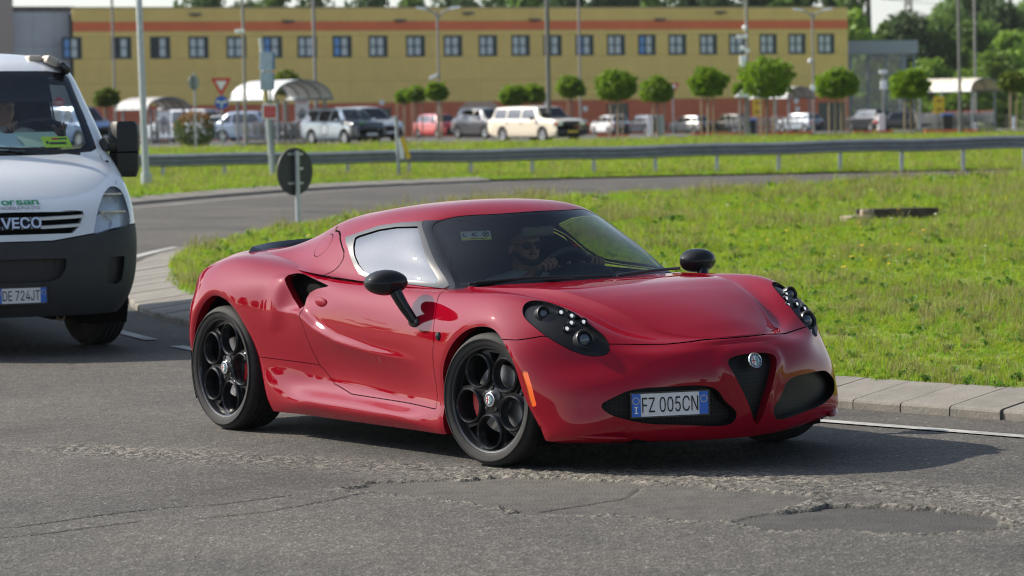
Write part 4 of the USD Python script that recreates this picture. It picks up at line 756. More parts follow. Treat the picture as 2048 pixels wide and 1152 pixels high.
def offset_path(path, d):
    t = np.gradient(path, axis=0); t /= np.linalg.norm(t, axis=1, keepdims=True); return path + np.c_[-t[:, 1], t[:, 0]] * d
def strip(path, w, z):
    a, b = offset_path(path, w / 2), offset_path(path, -w / 2); n = len(path); V = np.vstack([np.c_[a, np.full(n, z)], np.c_[b, np.full(n, z)]])
    F = np.array([f for i in range(n - 1) for f in ((i, n + i, n + i + 1), (i, n + i + 1, i + 1))]); nz = np.cross(V[F[0][1]] - V[F[0][0]], V[F[0][2]] - V[F[0][0]])[2]
    return trimesh.Trimesh(V, F if nz > 0 else F[:, ::-1], process=False)
sgn = 1 if offset_path(near_s, .1)[200][0] < near_s[200][0] else -1
md = (near_s[:, 1] < 25.2); m2_ = (near_s[:, 1] > 33) & (near_s[:, 1] < 40)
edge_line = UsdGeom.Xform.Define(stage, "/World/road_marking").GetPrim(); tag(edge_line, kind="structure")
obj("edge_line", strip(offset_path(near_s[md & (near_s[:, 1] < 23.0)], .64 * sgn), .105, .0075), LINEW, edge_line, False); obj("edge_line", strip(offset_path(near_s[md & (near_s[:, 1] > 23.6)], .62 * sgn), .105, .0075), LINEW, edge_line, False)
obj("edge_line", strip(offset_path(near_s[m2_], .33 * sgn), .12, .004), LINEW, edge_line, False); fl = far_s[(far_s[:, 0] > -14) & (far_s[:, 0] < -.5)]; obj("edge_line", strip(offset_path(fl, -.75 if offset_path(fl, .1)[50][0] < fl[50][0] else .75), .13, .004), LINEW, edge_line, False)
obj("edge_line", strip(offset_path(far_s[(far_s[:, 0] > 1) & (far_s[:, 0] < 30)], -.25 if offset_path(far_s, .1)[600][1] > far_s[600][1] else .25), .12, .004), LINEW, edge_line, False)
kerb = UsdGeom.Xform.Define(stage, "/World/kerb").GetPrim(); tag(kerb, kind="structure")
CONCS = [M(f"kerb_concrete_{c}", tuple(v * k for v in (.18, .168, .147)), .85, var=.2, scale=4 + i, bump=.5, bscale=60) for i, (c, k) in enumerate((("pale", 1.06), ("grey", .98), ("warm", 1.03), ("dull", .95)))]
dl = np.concatenate([[0], np.cumsum(np.linalg.norm(np.diff(near_s, axis=0), axis=1))]); s0 = dl[np.argmin(abs(near_s[:500, 0] - 4.2))]; s1 = dl[np.argmin(abs(near_s[:, 1] - 44))]
stones(near_s, .333, s0, s1, -sgn, "kerb_stone", kerb, CONCS)
kf = UsdGeom.Xform.Define(stage, "/World/kerb_001").GetPrim(); tag(kf, kind="structure"); _used[("/World", "kerb")] = 2
dl = np.concatenate([[0], np.cumsum(np.linalg.norm(np.diff(far_s, axis=0), axis=1))]); s0 = dl[np.argmin(abs(far_s[:, 0] + 9))]; s1 = dl[np.argmin(abs(far_s[:, 0] + .6))]
stones(far_s, .5, s0, s1, 1 if offset_path(far_s, .1)[300][0] < far_s[300][0] else -1, "kerb_stone", kf, CONCS, w=.5)
def bed(path, s_a, s_b, side_, parent, w=.52, h=.12):
    d = np.concatenate([[0], np.cumsum(np.linalg.norm(np.diff(path, axis=0), axis=1))]); q = np.stack([np.interp(np.arange(s_a, s_b, .3), d, path[:, a]) for a in (0, 1)], 1); rows = [np.c_[offset_path(q, o * side_), np.full(len(q), z)] for o, z in ((.008, -.03), (.008, .036), (.026, .050), (w - .03, h - .007), (w - .005, h - .01))]
    V = np.vstack(rows); n = len(q); F = grid_faces(len(rows), n); m = trimesh.Trimesh(V, F, process=False); obj("kerb_mortar", m, M("kerb_mortar", (.12, .115, .10), .9, var=.2, scale=8), parent, False)
dl = np.concatenate([[0], np.cumsum(np.linalg.norm(np.diff(near_s, axis=0), axis=1))]); bed(near_s, dl[np.argmin(abs(near_s[:500, 0] - 4.2))], dl[np.argmin(abs(near_s[:, 1] - 44))], -sgn, kerb)
isl_in = island.buffer(-.50); vg_in = verge.buffer(-.48)
mound = lambda x, y: .112 + .05 * np.clip((np.array([isl_in.exterior.distance(Point(a, b)) for a, b in zip(np.atleast_1d(x), np.atleast_1d(y))])) / 4, 0, 1)
struct("grass_island", sheet(isl_in, .114), TURF, False)
vz = lambda x, y: np.maximum(np.interp(x, [-3, 0], [.105, .045]), gz(y) + .02)
struct("verge", sheet(vg_in, vz, 3.0), TURF, 40)
LOT = [(-60, 122.5), (-14, 123), (5.5, 131), (8.5, 150), (34, 158), (60, 160), (60, 262), (-60, 262)]
struct("car_park", sheet(LOT, lambda x, y: gz(y) + .028, 4.0), LOTM, 40)
# ---------------------------------------------------------------- the long yellow building
OLIVE = [M(f"olive_cladding_{n}", c, .62, var=.06, scale=.8) for n, c in (("a", (.80, .56, .17)), ("b", (.785, .548, .166)), ("c", (.815, .57, .175)))]
ORANGE = [M(f"orange_cladding_{n}", c, .6, var=.06, scale=.8) for n, c in (("a", (.80, .17, .055)), ("b", (.78, .165, .055)))]
BRICKR = [M(f"red_base_{n}", c, .75, var=.12, scale=3) for n, c in (("a", (.58, .14, .065)), ("b", (.56, .135, .062)))]
WFRAME = M("window_frame_green", (.018, .035, .04), .5); WPANE = glass("window_pane", (.5, .55, .58), 1.6); CURT = M("window_blind", (.64, .69, .71), .7, var=.12, scale=1.5); BLUEB = M("blue_blind", (.16, .36, .75), .6)
bth = math.atan2(28.0, 63.4706); bld = thing("office_building", "long two-storey yellow building with an orange stripe and a row of square windows", "building", (-33.996, 252, -.7), bth)
WS0 = [-.99, 3.05, 6.24, 9.42, 12.59, 15.63, 18.6, 21.61, 24.73, 28.02, 31.33, 34.46, 37.43, 40.34, 43.28, 46.2, 49.09, 51.97, 54.91, 57.74, 60.69, 63.51, 66.36]
LEN, ZB = 69.37, .7                                     # local z = world z + .7
zr = lambda z: z + ZB
doors = [(24.99, 26.61, 2.0), (46.13, 48.1, 2.1), (66.41, 69.0, 1.95)]
rows = [(zr(-.7), zr(2.43), BRICKR, "w"), (zr(2.43), zr(4.2), OLIVE, None), (zr(4.2), zr(6.15), OLIVE, None), (zr(6.15), zr(7.88), OLIVE, "win"), (zr(7.88), zr(8.31), OLIVE, None), (zr(8.31), zr(9.05), ORANGE, None), (zr(9.05), zr(10.12), OLIVE, None)]
obj("wall", cat(bx(0, LEN, .05, 30, 0, zr(9.8))), M("building_core", (.05, .05, .05), .9), bld)
for r_, (z0, z1, mats, holes) in enumerate(rows):
    cuts = [(0, LEN)]
    if holes == "win":
        cuts = []; x = 0.0
        for a in WS0[0:]:
            if a > x: cuts.append((x, a))
            x = max(a + 1.66, 0)
        cuts.append((x, LEN))
    if holes == "w":
        cuts = []; x = 0.0
        for a, b, h in doors: cuts.append((x, a)); obj("wall_panel", bx(a, b, -.02, .06, zr(h), z1 - .01), mats[0], bld, False); x = b
        cuts.append((x, LEN))
    k = r_
    for a, b in cuts:
        n = max(1, round((b - a) / 6.0)) if b - a > 4 else 1
        for i in range(n):
            k += 1; obj("wall_panel", bx(a + (b - a) * i / n + .008, a + (b - a) * (i + 1) / n - .008, -.02 - .003 * (k % 2), .06, z0 + .008, z1 - .008), mats[k % len(mats)], bld, False)
obj("parapet_cap", bx(-.05, LEN + .05, -.06, .3, zr(10.12), zr(10.22)), M("parapet_metal", (.30, .25, .12), .5), bld, False)
rng = np.random.default_rng(3)
for i, a in enumerate(WS0):
    b = a + 1.66; a = max(a, -.9); z0, z1 = zr(6.15), zr(7.88); y = .10
    fr_ = cat(bx(a, b, -.035, y, z0, z0 + .16), bx(a, b, -.035, y, z1 - .16, z1), bx(a, a + .15, -.035, y, z0 + .16, z1 - .16), bx(b - .36, b, -.03, y, z0 + .16, z1 - .16), bx((a + b - .24) / 2 - .075, (a + b - .24) / 2 + .075, .0, y, z0 + .16, z1 - .16), bx(a + .1, b - .34, .0, y, (z0 + z1) / 2 - .045, (z0 + z1) / 2 + .045))
    w_ = obj("window", fr_, WFRAME, bld, False)
    m_ = (a + b - .24) / 2; opened = i in (1, 2)
    for q, (p, r2) in enumerate(((a + .1, m_ - .06), (m_ + .06, b - .34))):
        mat = WFRAME if (opened and q == 0) else (BLUEB if i in (0, 5, 7, 14, 16) and q == 0 else CURT)
        for s_, (u, v) in enumerate(((z0 + .1, (z0 + z1) / 2 - .045), ((z0 + z1) / 2 + .045, z1 - .1))): obj("pane", bx(p, r2, .045, .055, u, v), mat, w_, False)
for a, b, h in doors:
    d_ = obj("door", cat(bx(a, b, .0, .06, .0, zr(h))), M("dark_glass_door", (.02, .03, .035), .15), bld, False); obj("door_frame", cat(bx(a, a + .08, -.03, .02, 0, zr(h)), bx(b - .08, b, -.03, .02, 0, zr(h)), bx(a + .08, b - .08, -.03, .02, zr(h) - .1, zr(h)), bx((a + b) / 2 - .05, (a + b) / 2 + .05, -.02, .02, 0, zr(h) - .1)), WFRAME, d_, False)
for a, z in ((10.0, 9.55), (17.8, 8.98), (27.5, 9.02), (33.5, 9.62), (39.5, 9.06), (51.1, 9.06), (56.9, 9.65)):
    obj("wall_lamp", cat(bx(a - .45, a + .45, -.42, -.03, zr(z), zr(z) + .16), bx(a - .08, a + .08, -.2, 0, zr(z) - .1, zr(z))), M("lamp_housing", (.08, .08, .08), .5), bld)
for a, z in ((40.5, 1.9), (44, .4), (44.1, 1.5), (25.8, 2.25), (64.3, 1.2), (64.2, 1.9)): obj("wall_notice", bx(a - .2, a + .2, -.06, -.03, zr(z), zr(z) + .4), WHITE, bld)
obj("roof_parapet", cat(bx(1, 26.5, 10, 10.4, zr(9.8), zr(10.45)), bx(0, LEN, .4, 30, zr(9.75), zr(9.85))), M("pale_roof_metal", (.42, .44, .46), .45, metal=.3), bld, False)
lw = thing("building_wing", "grey panelled wing at the left end of the yellow building", "building", (-39.9, 250.6, -.7), bth)
GREYP = [M(f"grey_panel_{n}", c, .6, var=.05, scale=1) for n, c in (("a", (.44, .455, .49)), ("b", (.425, .44, .475)))]; TAUPE = [M(f"taupe_panel_{n}", c, .6) for n, c in (("a", (.34, .28, .26)), ("b", (.31, .255, .24)))]
obj("wall", bx(-8, 6.0, .1, 8, 0, zr(10.2)), M("building_core", (.05, .05, .05), .9), lw)
for i in range(3):
    for k in range(4): obj("wall_panel", bx(1.42 + i * 1.66 + .01, 1.42 + (i + 1) * 1.66 - .01, -.02, .1, k * 2.65 + .01, (k + 1) * 2.65 - .01), GREYP[(i + k) % 2], lw, False)
for i in range(4):
    for k in range(2): obj("wall_panel", bx(-5.8 + i * 1.8 + .01, -5.8 + (i + 1) * 1.8 - .01, -.42, .1, k * 5.9 + .01, (k + 1) * 5.9 - .01), TAUPE[(i + k) % 2], lw, False)
obj("parapet_cap", bx(1.42, 6.4, -.08, .3, zr(9.92), zr(10.3)), M("dark_flashing", (.09, .07, .07), .5), lw, False)
lob = thing("entrance_canopy", "tall grey steel and glass frame standing at the right end of the yellow building", "building", (30.2, 288, -.7), .1)
STEEL = M("grey_steel", (.22, .25, .29), .45, metal=.3)
obj("fascia", bx(0, 6.5, 0, 5, zr(6.2), zr(7.4)), M("fascia_grey", (.30, .33, .37), .5), lob)
for x in (.25, 2.0, 3.6, 5.2, 6.2): obj("column", bx(x - (.28 if x in (.25, 5.2) else .10), x + (.28 if x in (.25, 5.2) else .10), .2, .6, 0, zr(6.2)), STEEL, lob)
for x in (.6, 6.2): obj("column", bx(x - .25, x + .25, 4.2, 4.7, 0, zr(6.2)), M("steel_dark", (.07, .065, .06), .6), lob)
for z in (1.5, 3.0, 4.5, 5.9): obj("transom", bx(.1, 6.4, .1, .2, zr(z) - .05, zr(z) + .05), STEEL, lob)
for i, (a, b) in enumerate(((.55, 1.9), (2.1, 3.5), (3.7, 4.9))): obj("glass_wall", bx(a, b, .3, .32, .1, zr(6.1)), glass("clear_pane", (.86, .9, .9), 1.35), lob)
# ---------------------------------------------------------------- trees
BARK = M("bark", (.13, .105, .08), .9, var=.3, scale=12, bump=.5); STAKE = M("stake_wood", (.30, .22, .14), .85, var=.2, scale=5)
LEAF = leaf_mat("globe_leaf", (.14, .24, .008), (.44, .56, .03), 2.2, .5, .0); LEAFY = leaf_mat("globe_leaf_yellow", (.10, .14, .012), (.28, .30, .03), 2.2, .4, .0)
def leaves(rng, C, size, up=.35):
    """one small bent quad for every centre"""
    n = len(C); d = rng.normal(size=(n, 3)); d[:, 2] += up; d /= np.linalg.norm(d, axis=1, keepdims=True); a = np.cross(d, rng.normal(size=(n, 3))); a /= np.linalg.norm(a, axis=1, keepdims=True); b = np.cross(d, a)
    s = size * rng.uniform(.6, 1.3, (n, 1)); V = np.stack([C - a * s, C + b * s * .55, C + a * s, C - b * s * .55], 1).reshape(-1, 3); i = np.arange(n) * 4
    return trimesh.Trimesh(V, np.vstack([np.stack([i, i + 1, i + 2], 1), np.stack([i, i + 2, i + 3], 1)]), process=False)
def globe_tree(seed, loc, ht, w, label, mat=LEAF, stakes=3, flat=.8, n=2600):
    rng = np.random.default_rng(seed); h = w * flat; zc = ht - h * .52
    t = thing("globe_tree", label, "tree", loc, 0, "clipped globe trees in the car park")
    lean = rng.normal(0, .05, 2); obj("trunk", tube([(0, 0, -.1), (lean[0] * .5, lean[1] * .5, zc * .5), (lean[0], lean[1], zc)], [.055, .045, .035], 8), BARK, t)
    obj("limb", cat(*[tube([(lean[0], lean[1], zc - h * .3), (lean[0] + w * .16 * math.cos(a), lean[1] + w * .16 * math.sin(a), zc - h * .05), (lean[0] + w * .3 * math.cos(a + .3), lean[1] + w * .3 * math.sin(a + .3), zc + h * .15)], [.03, .02, .008], 5) for a in rng.uniform(0, 6.28, 5)]), BARK, t)
    d = rng.normal(size=(n, 3)); d /= np.linalg.norm(d, axis=1, keepdims=True)
    lump = meshkit.fbm(d * 2.9 + seed * 7.3, 3, seed); r = (.50 + .80 * lump) * np.where(rng.random(n) < .75, rng.uniform(.86, 1.04, n), rng.uniform(.45, .9, n))
    C = d * r[:, None] * [w / 2, w / 2, h / 2]; C[:, 2] = np.where(C[:, 2] < -h * .30, -h * .30 + (C[:, 2] + h * .30) * .45, C[:, 2]); C += [lean[0], lean[1], zc]
    obj("crown", leaves(rng, C, .10), mat, t, False)
    for k in range(stakes):
        a = seed + k * 2.1; x, y = .30 * math.cos(a), .30 * math.sin(a); obj("stake", tube([(x, y, -.1), (x, y, zc - h * .40)], .035, 7), STAKE, t)
    if stakes > 1: obj("tie_bar", cat(*[tube([(.3 * math.cos(seed + k * 2.1), .3 * math.sin(seed + k * 2.1), zc - h * .5), (.3 * math.cos(seed + (k + 1) * 2.1), .3 * math.sin(seed + (k + 1) * 2.1), zc - h * .5)], .02, 5) for k in range(stakes - 1)]), STAKE, t)
    return t
for i, a in enumerate([
 (-11.39, 165, 3.6, 1.7, "yellow-green globe tree rising behind the large white arched shelter", LEAFY, 0), (-18.52, 148, 2.75, 1.2, "small pale globe tree beside the left arched shelter and thick lamp post", LEAFY, 1),
 (-5.80, 175, 2.65, 1.05, "small globe tree left of the two behind the red hatchback", LEAF, 2), (-4.75, 165, 2.75, 1.12, "middle globe tree of the three behind the red hatchback", LEAF, 2), (-3.56, 160, 2.85, 1.2, "right globe tree of the three above the red hatchback", LEAF, 2),
 (.14, 165, 2.75, 1.5, "globe tree above the rear of the beige estate car beside the dark hut", LEAF, 1), (1.24, 165, 2.75, 1.35, "globe tree left of the thick lamp post above the beige estate's roof", LEAF, 1), (3.14, 160, 3.1, 1.5, "globe tree right of the thick lamp post above the beige estate's bonnet", LEAF, 2),
 (4.58, 137, 3.12, 1.85, "wide flat globe tree with three stakes in front of the double dark door", LEAF, 3), (6.93, 150, 2.9, 1.65, "globe tree beside the white bin and the small give-way sign", LEAF, 3), (8.62, 140, 3.2, 1.8, "globe tree with cross bar in front of the grey hatchback's tail", LEAF, 3),
 (10.56, 132, 3.5, 2.35, "largest globe tree of the car park, beside the camera mast", LEAF, 3), (13.53, 190, 2.85, 1.0, "small globe tree half hidden behind the largest globe tree", LEAF, 0), (13.96, 138, 3.05, 1.85, "globe tree with four stakes at the corner of the yellow building", LEAF, 4),
 (20.08, 190, 2.9, 1.1, "small globe tree behind the staked tree at the building's corner", LEAF, 1), (17.45, 140, 3.0, 1.85, "globe tree with a broken outline left of the cream arched shelter", LEAF, 3), (23.35, 150, 2.9, 1.3, "yellowish globe tree right of the cream arched shelter", LEAFY, 2), (26.36, 165, 2.75, 1.1, "globe tree at the right edge of the photo", LEAF, 1)]):
    globe_tree(i + 1, (a[0], a[1], gz(a[1])), a[2] - gz(a[1]) + .25, a[3], a[4], a[5], a[6])
LW = {"tall": leaf_mat("wood_leaf_dark", (.06, .105, .035), (.16, .23, .075), .25, .45, .2), "mid": leaf_mat("wood_leaf_mid", (.11, .19, .035), (.26, .37, .08), .25, .5, .2), "light": leaf_mat("wood_leaf_light", (.17, .28, .03), (.42, .54, .08), .3, .4, .2)}
def wood_tree(seed, kind, label, H, W, base, n, size, grp, loc, rz=0):
    rng = np.random.default_rng(seed); t = thing("tree", label, "tree", loc, rz, grp)
    obj("trunk", tube([(0, 0, -.3), (.1, 0, H * .4), (0, .15, H * .8)], [H * .022, H * .016, H * .006], 8), BARK, t)
    cl_ = []; nb = 26 if base < .2 else 20
    for k in range(nb):
        z = rng.uniform(base, .97); rr = W / 2 * math.sin(PI * min(1, (z - base) / (1 - base) * .82 + .16)) ** .8; a = rng.uniform(0, 6.28); q = rr * rng.uniform(.25, .95); cl_.append((q * math.cos(a), q * math.sin(a), z * H, W * rng.uniform(.13, .24)))
    obj("limb", cat(*[tube([(0, .05, c[2] * .72), (c[0] * .5, c[1] * .5, c[2] * .88), (c[0], c[1], c[2])], [H * .007, H * .005, H * .002], 5) for c in cl_]), BARK, t)
    C = []
    for x, y, z, r in cl_:
        m_ = n // nb; d = rng.normal(size=(m_, 3)); d /= np.linalg.norm(d, axis=1, keepdims=True); C.append(d * r * rng.uniform(.55, 1.1, (m_, 1)) * [1, 1, .72] + [x, y, z])
    obj("crown", leaves(rng, np.vstack(C), size), LW[kind], t, False); return t
wt = {}
GB = "trees behind the long yellow building"; GR = "trees on the slope right of the yellow building"
rng = np.random.default_rng(21)
def plant(key, first, loc, rz, sc, label, grp):
    if key not in wt: wt[key] = first(loc, rz); return
    dup(wt[key], loc, rz, label, grp, (sc[0], sc[0], sc[1]))
LB = {"tall": "dark crowned tall tree rising behind the long yellow building's roof", "mid": "mid green tree showing over the long yellow building's roof"}
bt = [(-4,322),(1.5,321),(6,322),(10,321),(13,323),(21,322),(24.5,324),(28,322),(-31,330),(-27,338),(-23,326),(-20,335),(-14,330),(-10,342),(-5.5,328),(-1,334),(3.5,330),(7,340),(11,329),(15,336),(18.5,330),(22,338),(26,331),(30,336),(33.5,326),(36,322)]
for i, (x, y) in enumerate(bt):
    k = ("tall", "mid")[i % 3 == 1]; H = 13.6
    plant("b" + k, lambda l, r, k=k: wood_tree(50 + len(k), k, LB[k], 13.6, 7.0, .25, 2600, .34, GB, l, r), (x, y, -.7), rng.uniform(0, 6), (rng.uniform(.85, 1.2), rng.uniform(1.0, 1.2) * (1.15 if x > 29 else 1)), LB[k], GB)
LR = {"tall": "dark dense tree in the wood right of the building", "mid": "mid green tree in the wood right of the building", "light": "bright green bushy tree at the foot of the wood right of the building"}
for i, (k, x, y, s, hz) in enumerate([("light",31,296,.55,.5),("light",34,302,.6,.55),("light",37,300,.55,.5),("light",40,304,.7,.6),("light",43,301,.62,.5),("light",46,305,.75,.65),("light",49,300,.6,.5),("light",52,304,.7,.6),
 ("mid",33,318,.8,.8),("mid",37,322,.85,.8),("tall",39.5,316,.95,.95),("mid",43,320,.9,.85),("mid",47,325,1,.95),("light",50,318,.9,.85),("mid",54,324,1,.9),("tall",41,335,1,1.0),("mid",36,338,.9,.85),("mid",46,342,1.1,1.05),("tall",52,338,1.1,1.15),("mid",57,345,1.2,1.2),("tall",61,360,1.3,1.3),("mid",50,365,1.2,1.2),("tall",56,380,1.3,1.45),("mid",65,395,1.4,1.5),("tall",72,420,1.5,1.6),("mid",60,430,1.4,1.5),("mid",30,352,1.0,.95),("light",32,312,.7,.7)]):
    plant("r" + k, lambda l, r, k=k: wood_tree(70 + len(k), k, LR[k], 11.0, 7.5, .08, 3200, .33, GR, l, r), (x, y, -.7), rng.uniform(0, 6), (s, hz), LR[k], GR)
# round bush with a reddish top
rng = np.random.default_rng(8); bsh = thing("bush", "round clipped bush with reddish new growth near the left arched shelter", "bush", (-12.42, 127, gz(127))); d = rng.normal(size=(3000, 3)); d /= np.linalg.norm(d, axis=1, keepdims=True); d[:, 2] = np.abs(d[:, 2]) ** 1.0 * np.sign(d[:, 2])
C = d * rng.uniform(.7, 1.0, (3000, 1)) * (.88 + .24 * meshkit.fbm(d * 2.5, 3, 2))[:, None] * [.88, .88, .80] + [0, 0, .75]; C = C[C[:, 2] > .0]
top_ = (C[:, 2] + .35 * rng.normal(size=len(C)) * .6) > 1.12
obj("foliage", leaves(rng, C[~top_], .06), leaf_mat("bush_leaf", (.06, .10, .012), (.18, .22, .03), 3, .35, 0), bsh, False); tag(obj("new_growth", leaves(rng, C[top_], .055), leaf_mat("bush_red_leaf", (.22, .10, .02), (.42, .20, .06), 3, .35, 0), bsh, False), kind="stuff"); obj("stem", tube([(0, 0, -.1), (0, 0, .7)], .05, 6), BARK, bsh)

for i, (x, y, s, hz) in enumerate([(-62,22,.9,.7),(-70,30,1,.9),(-66,38,1.1,.75),(-78,44,1.2,1.0),(-72,55,1,.8),(-84,62,1.1,.95),(-60,48,.8,.6),(-90,34,1.3,1.0),(62,-22,1,.8),(70,-32,1.2,1.0),(56,-34,.9,.7),(78,-24,1.1,.85),(66,-42,1,.9),(84,-38,1.2,1.0),(50,-44,.9,.75)]):
    dup(wt["rmid"], (x, y, -.05), i * 1.3, "mid green tree standing outside the picture, left of the roundabout" if x < 0 else "mid green tree standing behind the camera, right of the roundabout", "trees around the roundabout", (s, s, hz))
# ---------------------------------------------------------------- guard rail, posts, signs, shelters
PGREY = M("post_grey", (.27, .29, .31), .5, metal=.4, var=.15, scale=6); PDARK = M("post_dark", (.13, .125, .12), .6); PMID = M("post_brown_grey", (.22, .21, .195), .6)
GALVR = M("guard_rail_steel", (.21, .23, .26), .36, metal=.6, var=.2, scale=4, bump=.1)
gr = thing("guard_rail", "long galvanised steel guard rail running across behind the far road", "guard rail", (0, 78.4, 0))
gx = -13.0 + 1.5 * np.arange(22); prof = [(0, .71), (-.05, .695), (-.083, .665), (-.083, .63), (0, .585), (0, .525), (-.083, .48), (-.083, .445), (-.05, .415), (0, .40)]
for i in range(7):
    x0, x1 = -13.0 + i * 4.5, -13.0 + (i + 1) * 4.5 + .12; V = []
    for k in range(10):
        x = x0 + (x1 - x0) * k / 9; zo = np.interp(x, [-9, 0, 12], [0, 0, .13]) + .012 * math.sin(x * 1.7) - .003 * (i % 2)
        V += [(x, y - .05 - .004 * (i % 2), z + zo) for y, z in prof]
    m_ = len(prof); F = [f for k in range(9) for j in range(m_ - 1) for f in ((k * m_ + j, (k + 1) * m_ + j, (k + 1) * m_ + j + 1), (k * m_ + j, (k + 1) * m_ + j + 1, k * m_ + j + 1))]
    obj("rail", trimesh.Trimesh(np.array(V), np.array(F), process=False), GALVR, gr, 20)
for i, x in enumerate(gx + .04):
    obj("post", cat(bx(x - .045, x + .045, -.01, .0, -.1, .66 + np.interp(x, [0, 12], [0, .12])), bx(x - .045, x - .035, .0, .06, -.1, .66), bx(x + .035, x + .045, .0, .06, -.1, .66)), GALV, gr, False)
    if i % 3 == 0: obj("joint_bolts", cat(*[xf(tcyl(.018, .02, sections=8), (x + dx, -.09 if z > .6 or z < .5 else -.07, z), rx=PI / 2) for dx in (-.1, .02) for z in (.64, .47)]), GALVR, gr)
def post(name, label, c, x, y, h, r, m, base=None, lean=0.0, group=None, r2=None):
    z = gz(y) if y > 79 else .06
    t = thing(name, label, c, (x, y, z), 0, group); obj("pole", tube([(0, 0, -.2), (lean * .5, 0, h * .5), (lean, 0, h)], [r, (r + (r2 or r)) / 2, r2 or r], 14), m, t)
    if base: obj("base", tube([(0, 0, 0), (0, 0, base)], r * 1.5, 14), m, t)
    return t
def lamp_arms(t, z, s=1.0):
    for sg in (-1, 1):
        obj("arm", tube(smoothpath([(0, 0, z - .5), (sg * .25 * s, 0, z - .12), (sg * .7 * s, -.05, z + .05)], 8), .045, 8), PGREY, t)
        obj("lamp_head", xf(hull([(-.10, -.12, 0), (-.10, .12, 0), (.55, -.16, .02), (.55, .16, .02), (.0, -.1, .10), (.0, .1, .10), (.5, -.12, .12), (.5, .12, .12)]), (sg * .65 * s, -.05, z + .02), rz=0 if sg > 0 else PI, ry=-.12), WHITE, t)
t = post("lamp_post", "thick grey lamp post standing on the verge beside the white van's mirror", "lamp post", -7.85, 69.4, 7.5, .078, GALV, .35, -.15, r2=.062); lamp_arms(t, 7.6)
t = post("lamp_post", "thin brown-grey lamp post in front of the first windows at the left of the building", "lamp post", -22.61, 185, 9.6, .07, PMID, .5, -.1); lamp_arms(t, 9.7)
t = post("lamp_post", "thin grey lamp post between the round blue sign and the white arched shelter", "lamp post", -10.24, 125, 8.0, .06, PMID, .5, -.05); lamp_arms(t, 8.1); obj("camera_box", xf(rbox(-.18, .18, -.1, .1, -.08, .08, .03), (-.15, -.1, 4.55)), WHITE, t)
t = post("lamp_post", "grey lamp post passing the right end of the large white arched shelter", "lamp post", -9.59, 160, 9.5, .085, PMID, .5, -.08); lamp_arms(t, 9.6)
t = post("lamp_post", "lamp post with two white lamp arms and white cameras above the red hatchback", "lamp post", -3.68, 170, 6.75, .06, PMID, .4, -.05); lamp_arms(t, 6.8)
obj("camera_box", cat(xf(rbox(-.25, .25, -.1, .1, -.08, .08, .03), (-.28, -.1, 3.3), ry=-.4), rbox(-.28, .0, -.25, -.05, 2.35, 2.95, .04)), WHITE, t)
t = post("lamp_post", "thick dark lamp post in front of the beige estate car", "lamp post", 1.63, 132, 8.0, .095, PDARK, .4, -.05); lamp_arms(t, 8.1)
t = post("lamp_post", "thin grey lamp post in front of the building right of the thick dark post", "lamp post", 4.65, 210, 10.5, .08, PMID, .5, -.06); lamp_arms(t, 10.6)
t = post("camera_mast", "tall mast carrying white surveillance cameras and a white box beside the largest globe tree", "mast", 11.12, 150, 8.0, .07, PMID, .4, -.06)
obj("camera_box", xf(rbox(-.22, .22, -.1, .1, -.08, .08, .03), (-.10, -.15, 4.0), ry=.5), WHITE, t); obj("camera_box", xf(rbox(-.3, .2, -.1, .1, -.08, .08, .03), (-.2, -.15, 4.58)), WHITE, t); obj("camera_dome", xf(icosphere(2), (-.12, -.1, 5.0), s=(.12, .12, .12)), WHITE, t); obj("control_box", rbox(-.38, -.06, -.3, -.05, 3.15, 3.7, .03), WHITE, t)
t = post("lamp_post", "lamp post with two white lamp arms near the right end of the yellow building", "lamp post", 18.43, 195, 7.3, .06, PMID, .4, -.04); lamp_arms(t, 7.35); obj("camera_dome", xf(icosphere(2), (-.2, -.1, 4.35), s=(.14, .14, .14)), WHITE, t); obj("control_box", rbox(-.2, .2, -.2, -.05, 2.5, 2.9, .03), WHITE, t)
t = post("lamp_post", "dark lamp post rising in front of the cream arched shelter", "lamp post", 19.18, 137, 8.0, .07, PDARK, .4, -.06); lamp_arms(t, 8.1)
t = post("lamp_post", "thin far lamp post standing behind the cream arched shelter", "lamp post", 28.97, 200, 10.0, .075, PMID, .4, -.06); lamp_arms(t, 10.1)
t = post("camera_mast", "short mast with white boxes in front of the grey glass frame", "mast", 21.5, 185, 3.5, .05, PMID, .3)
obj("camera_box", xf(rbox(-.25, .2, -.1, .1, -.1, .1, .03), (0, -.12, 3.45)), WHITE, t); obj("control_box", rbox(-.18, .16, -.25, -.05, 2.45, 2.95, .03), WHITE, t)
SRED = M("sign_red", (.50, .02, .025), .4); SBLUE = M("sign_blue", (.015, .085, .42), .4); SWHITE = M("sign_white", (.72, .72, .72), .45, var=.05, scale=8); SBACK = M("sign_back_dark", (.035, .038, .04), .55, var=.15, scale=10); SYEL = M("sign_yellow", (.62, .40, .02), .45)
def disc_sign(t, z, r, m, y=-.05, tilt=0): return obj("sign_plate", xf(tcyl(r, .008, sections=48), (0, y, z), rx=PI / 2), m, t)
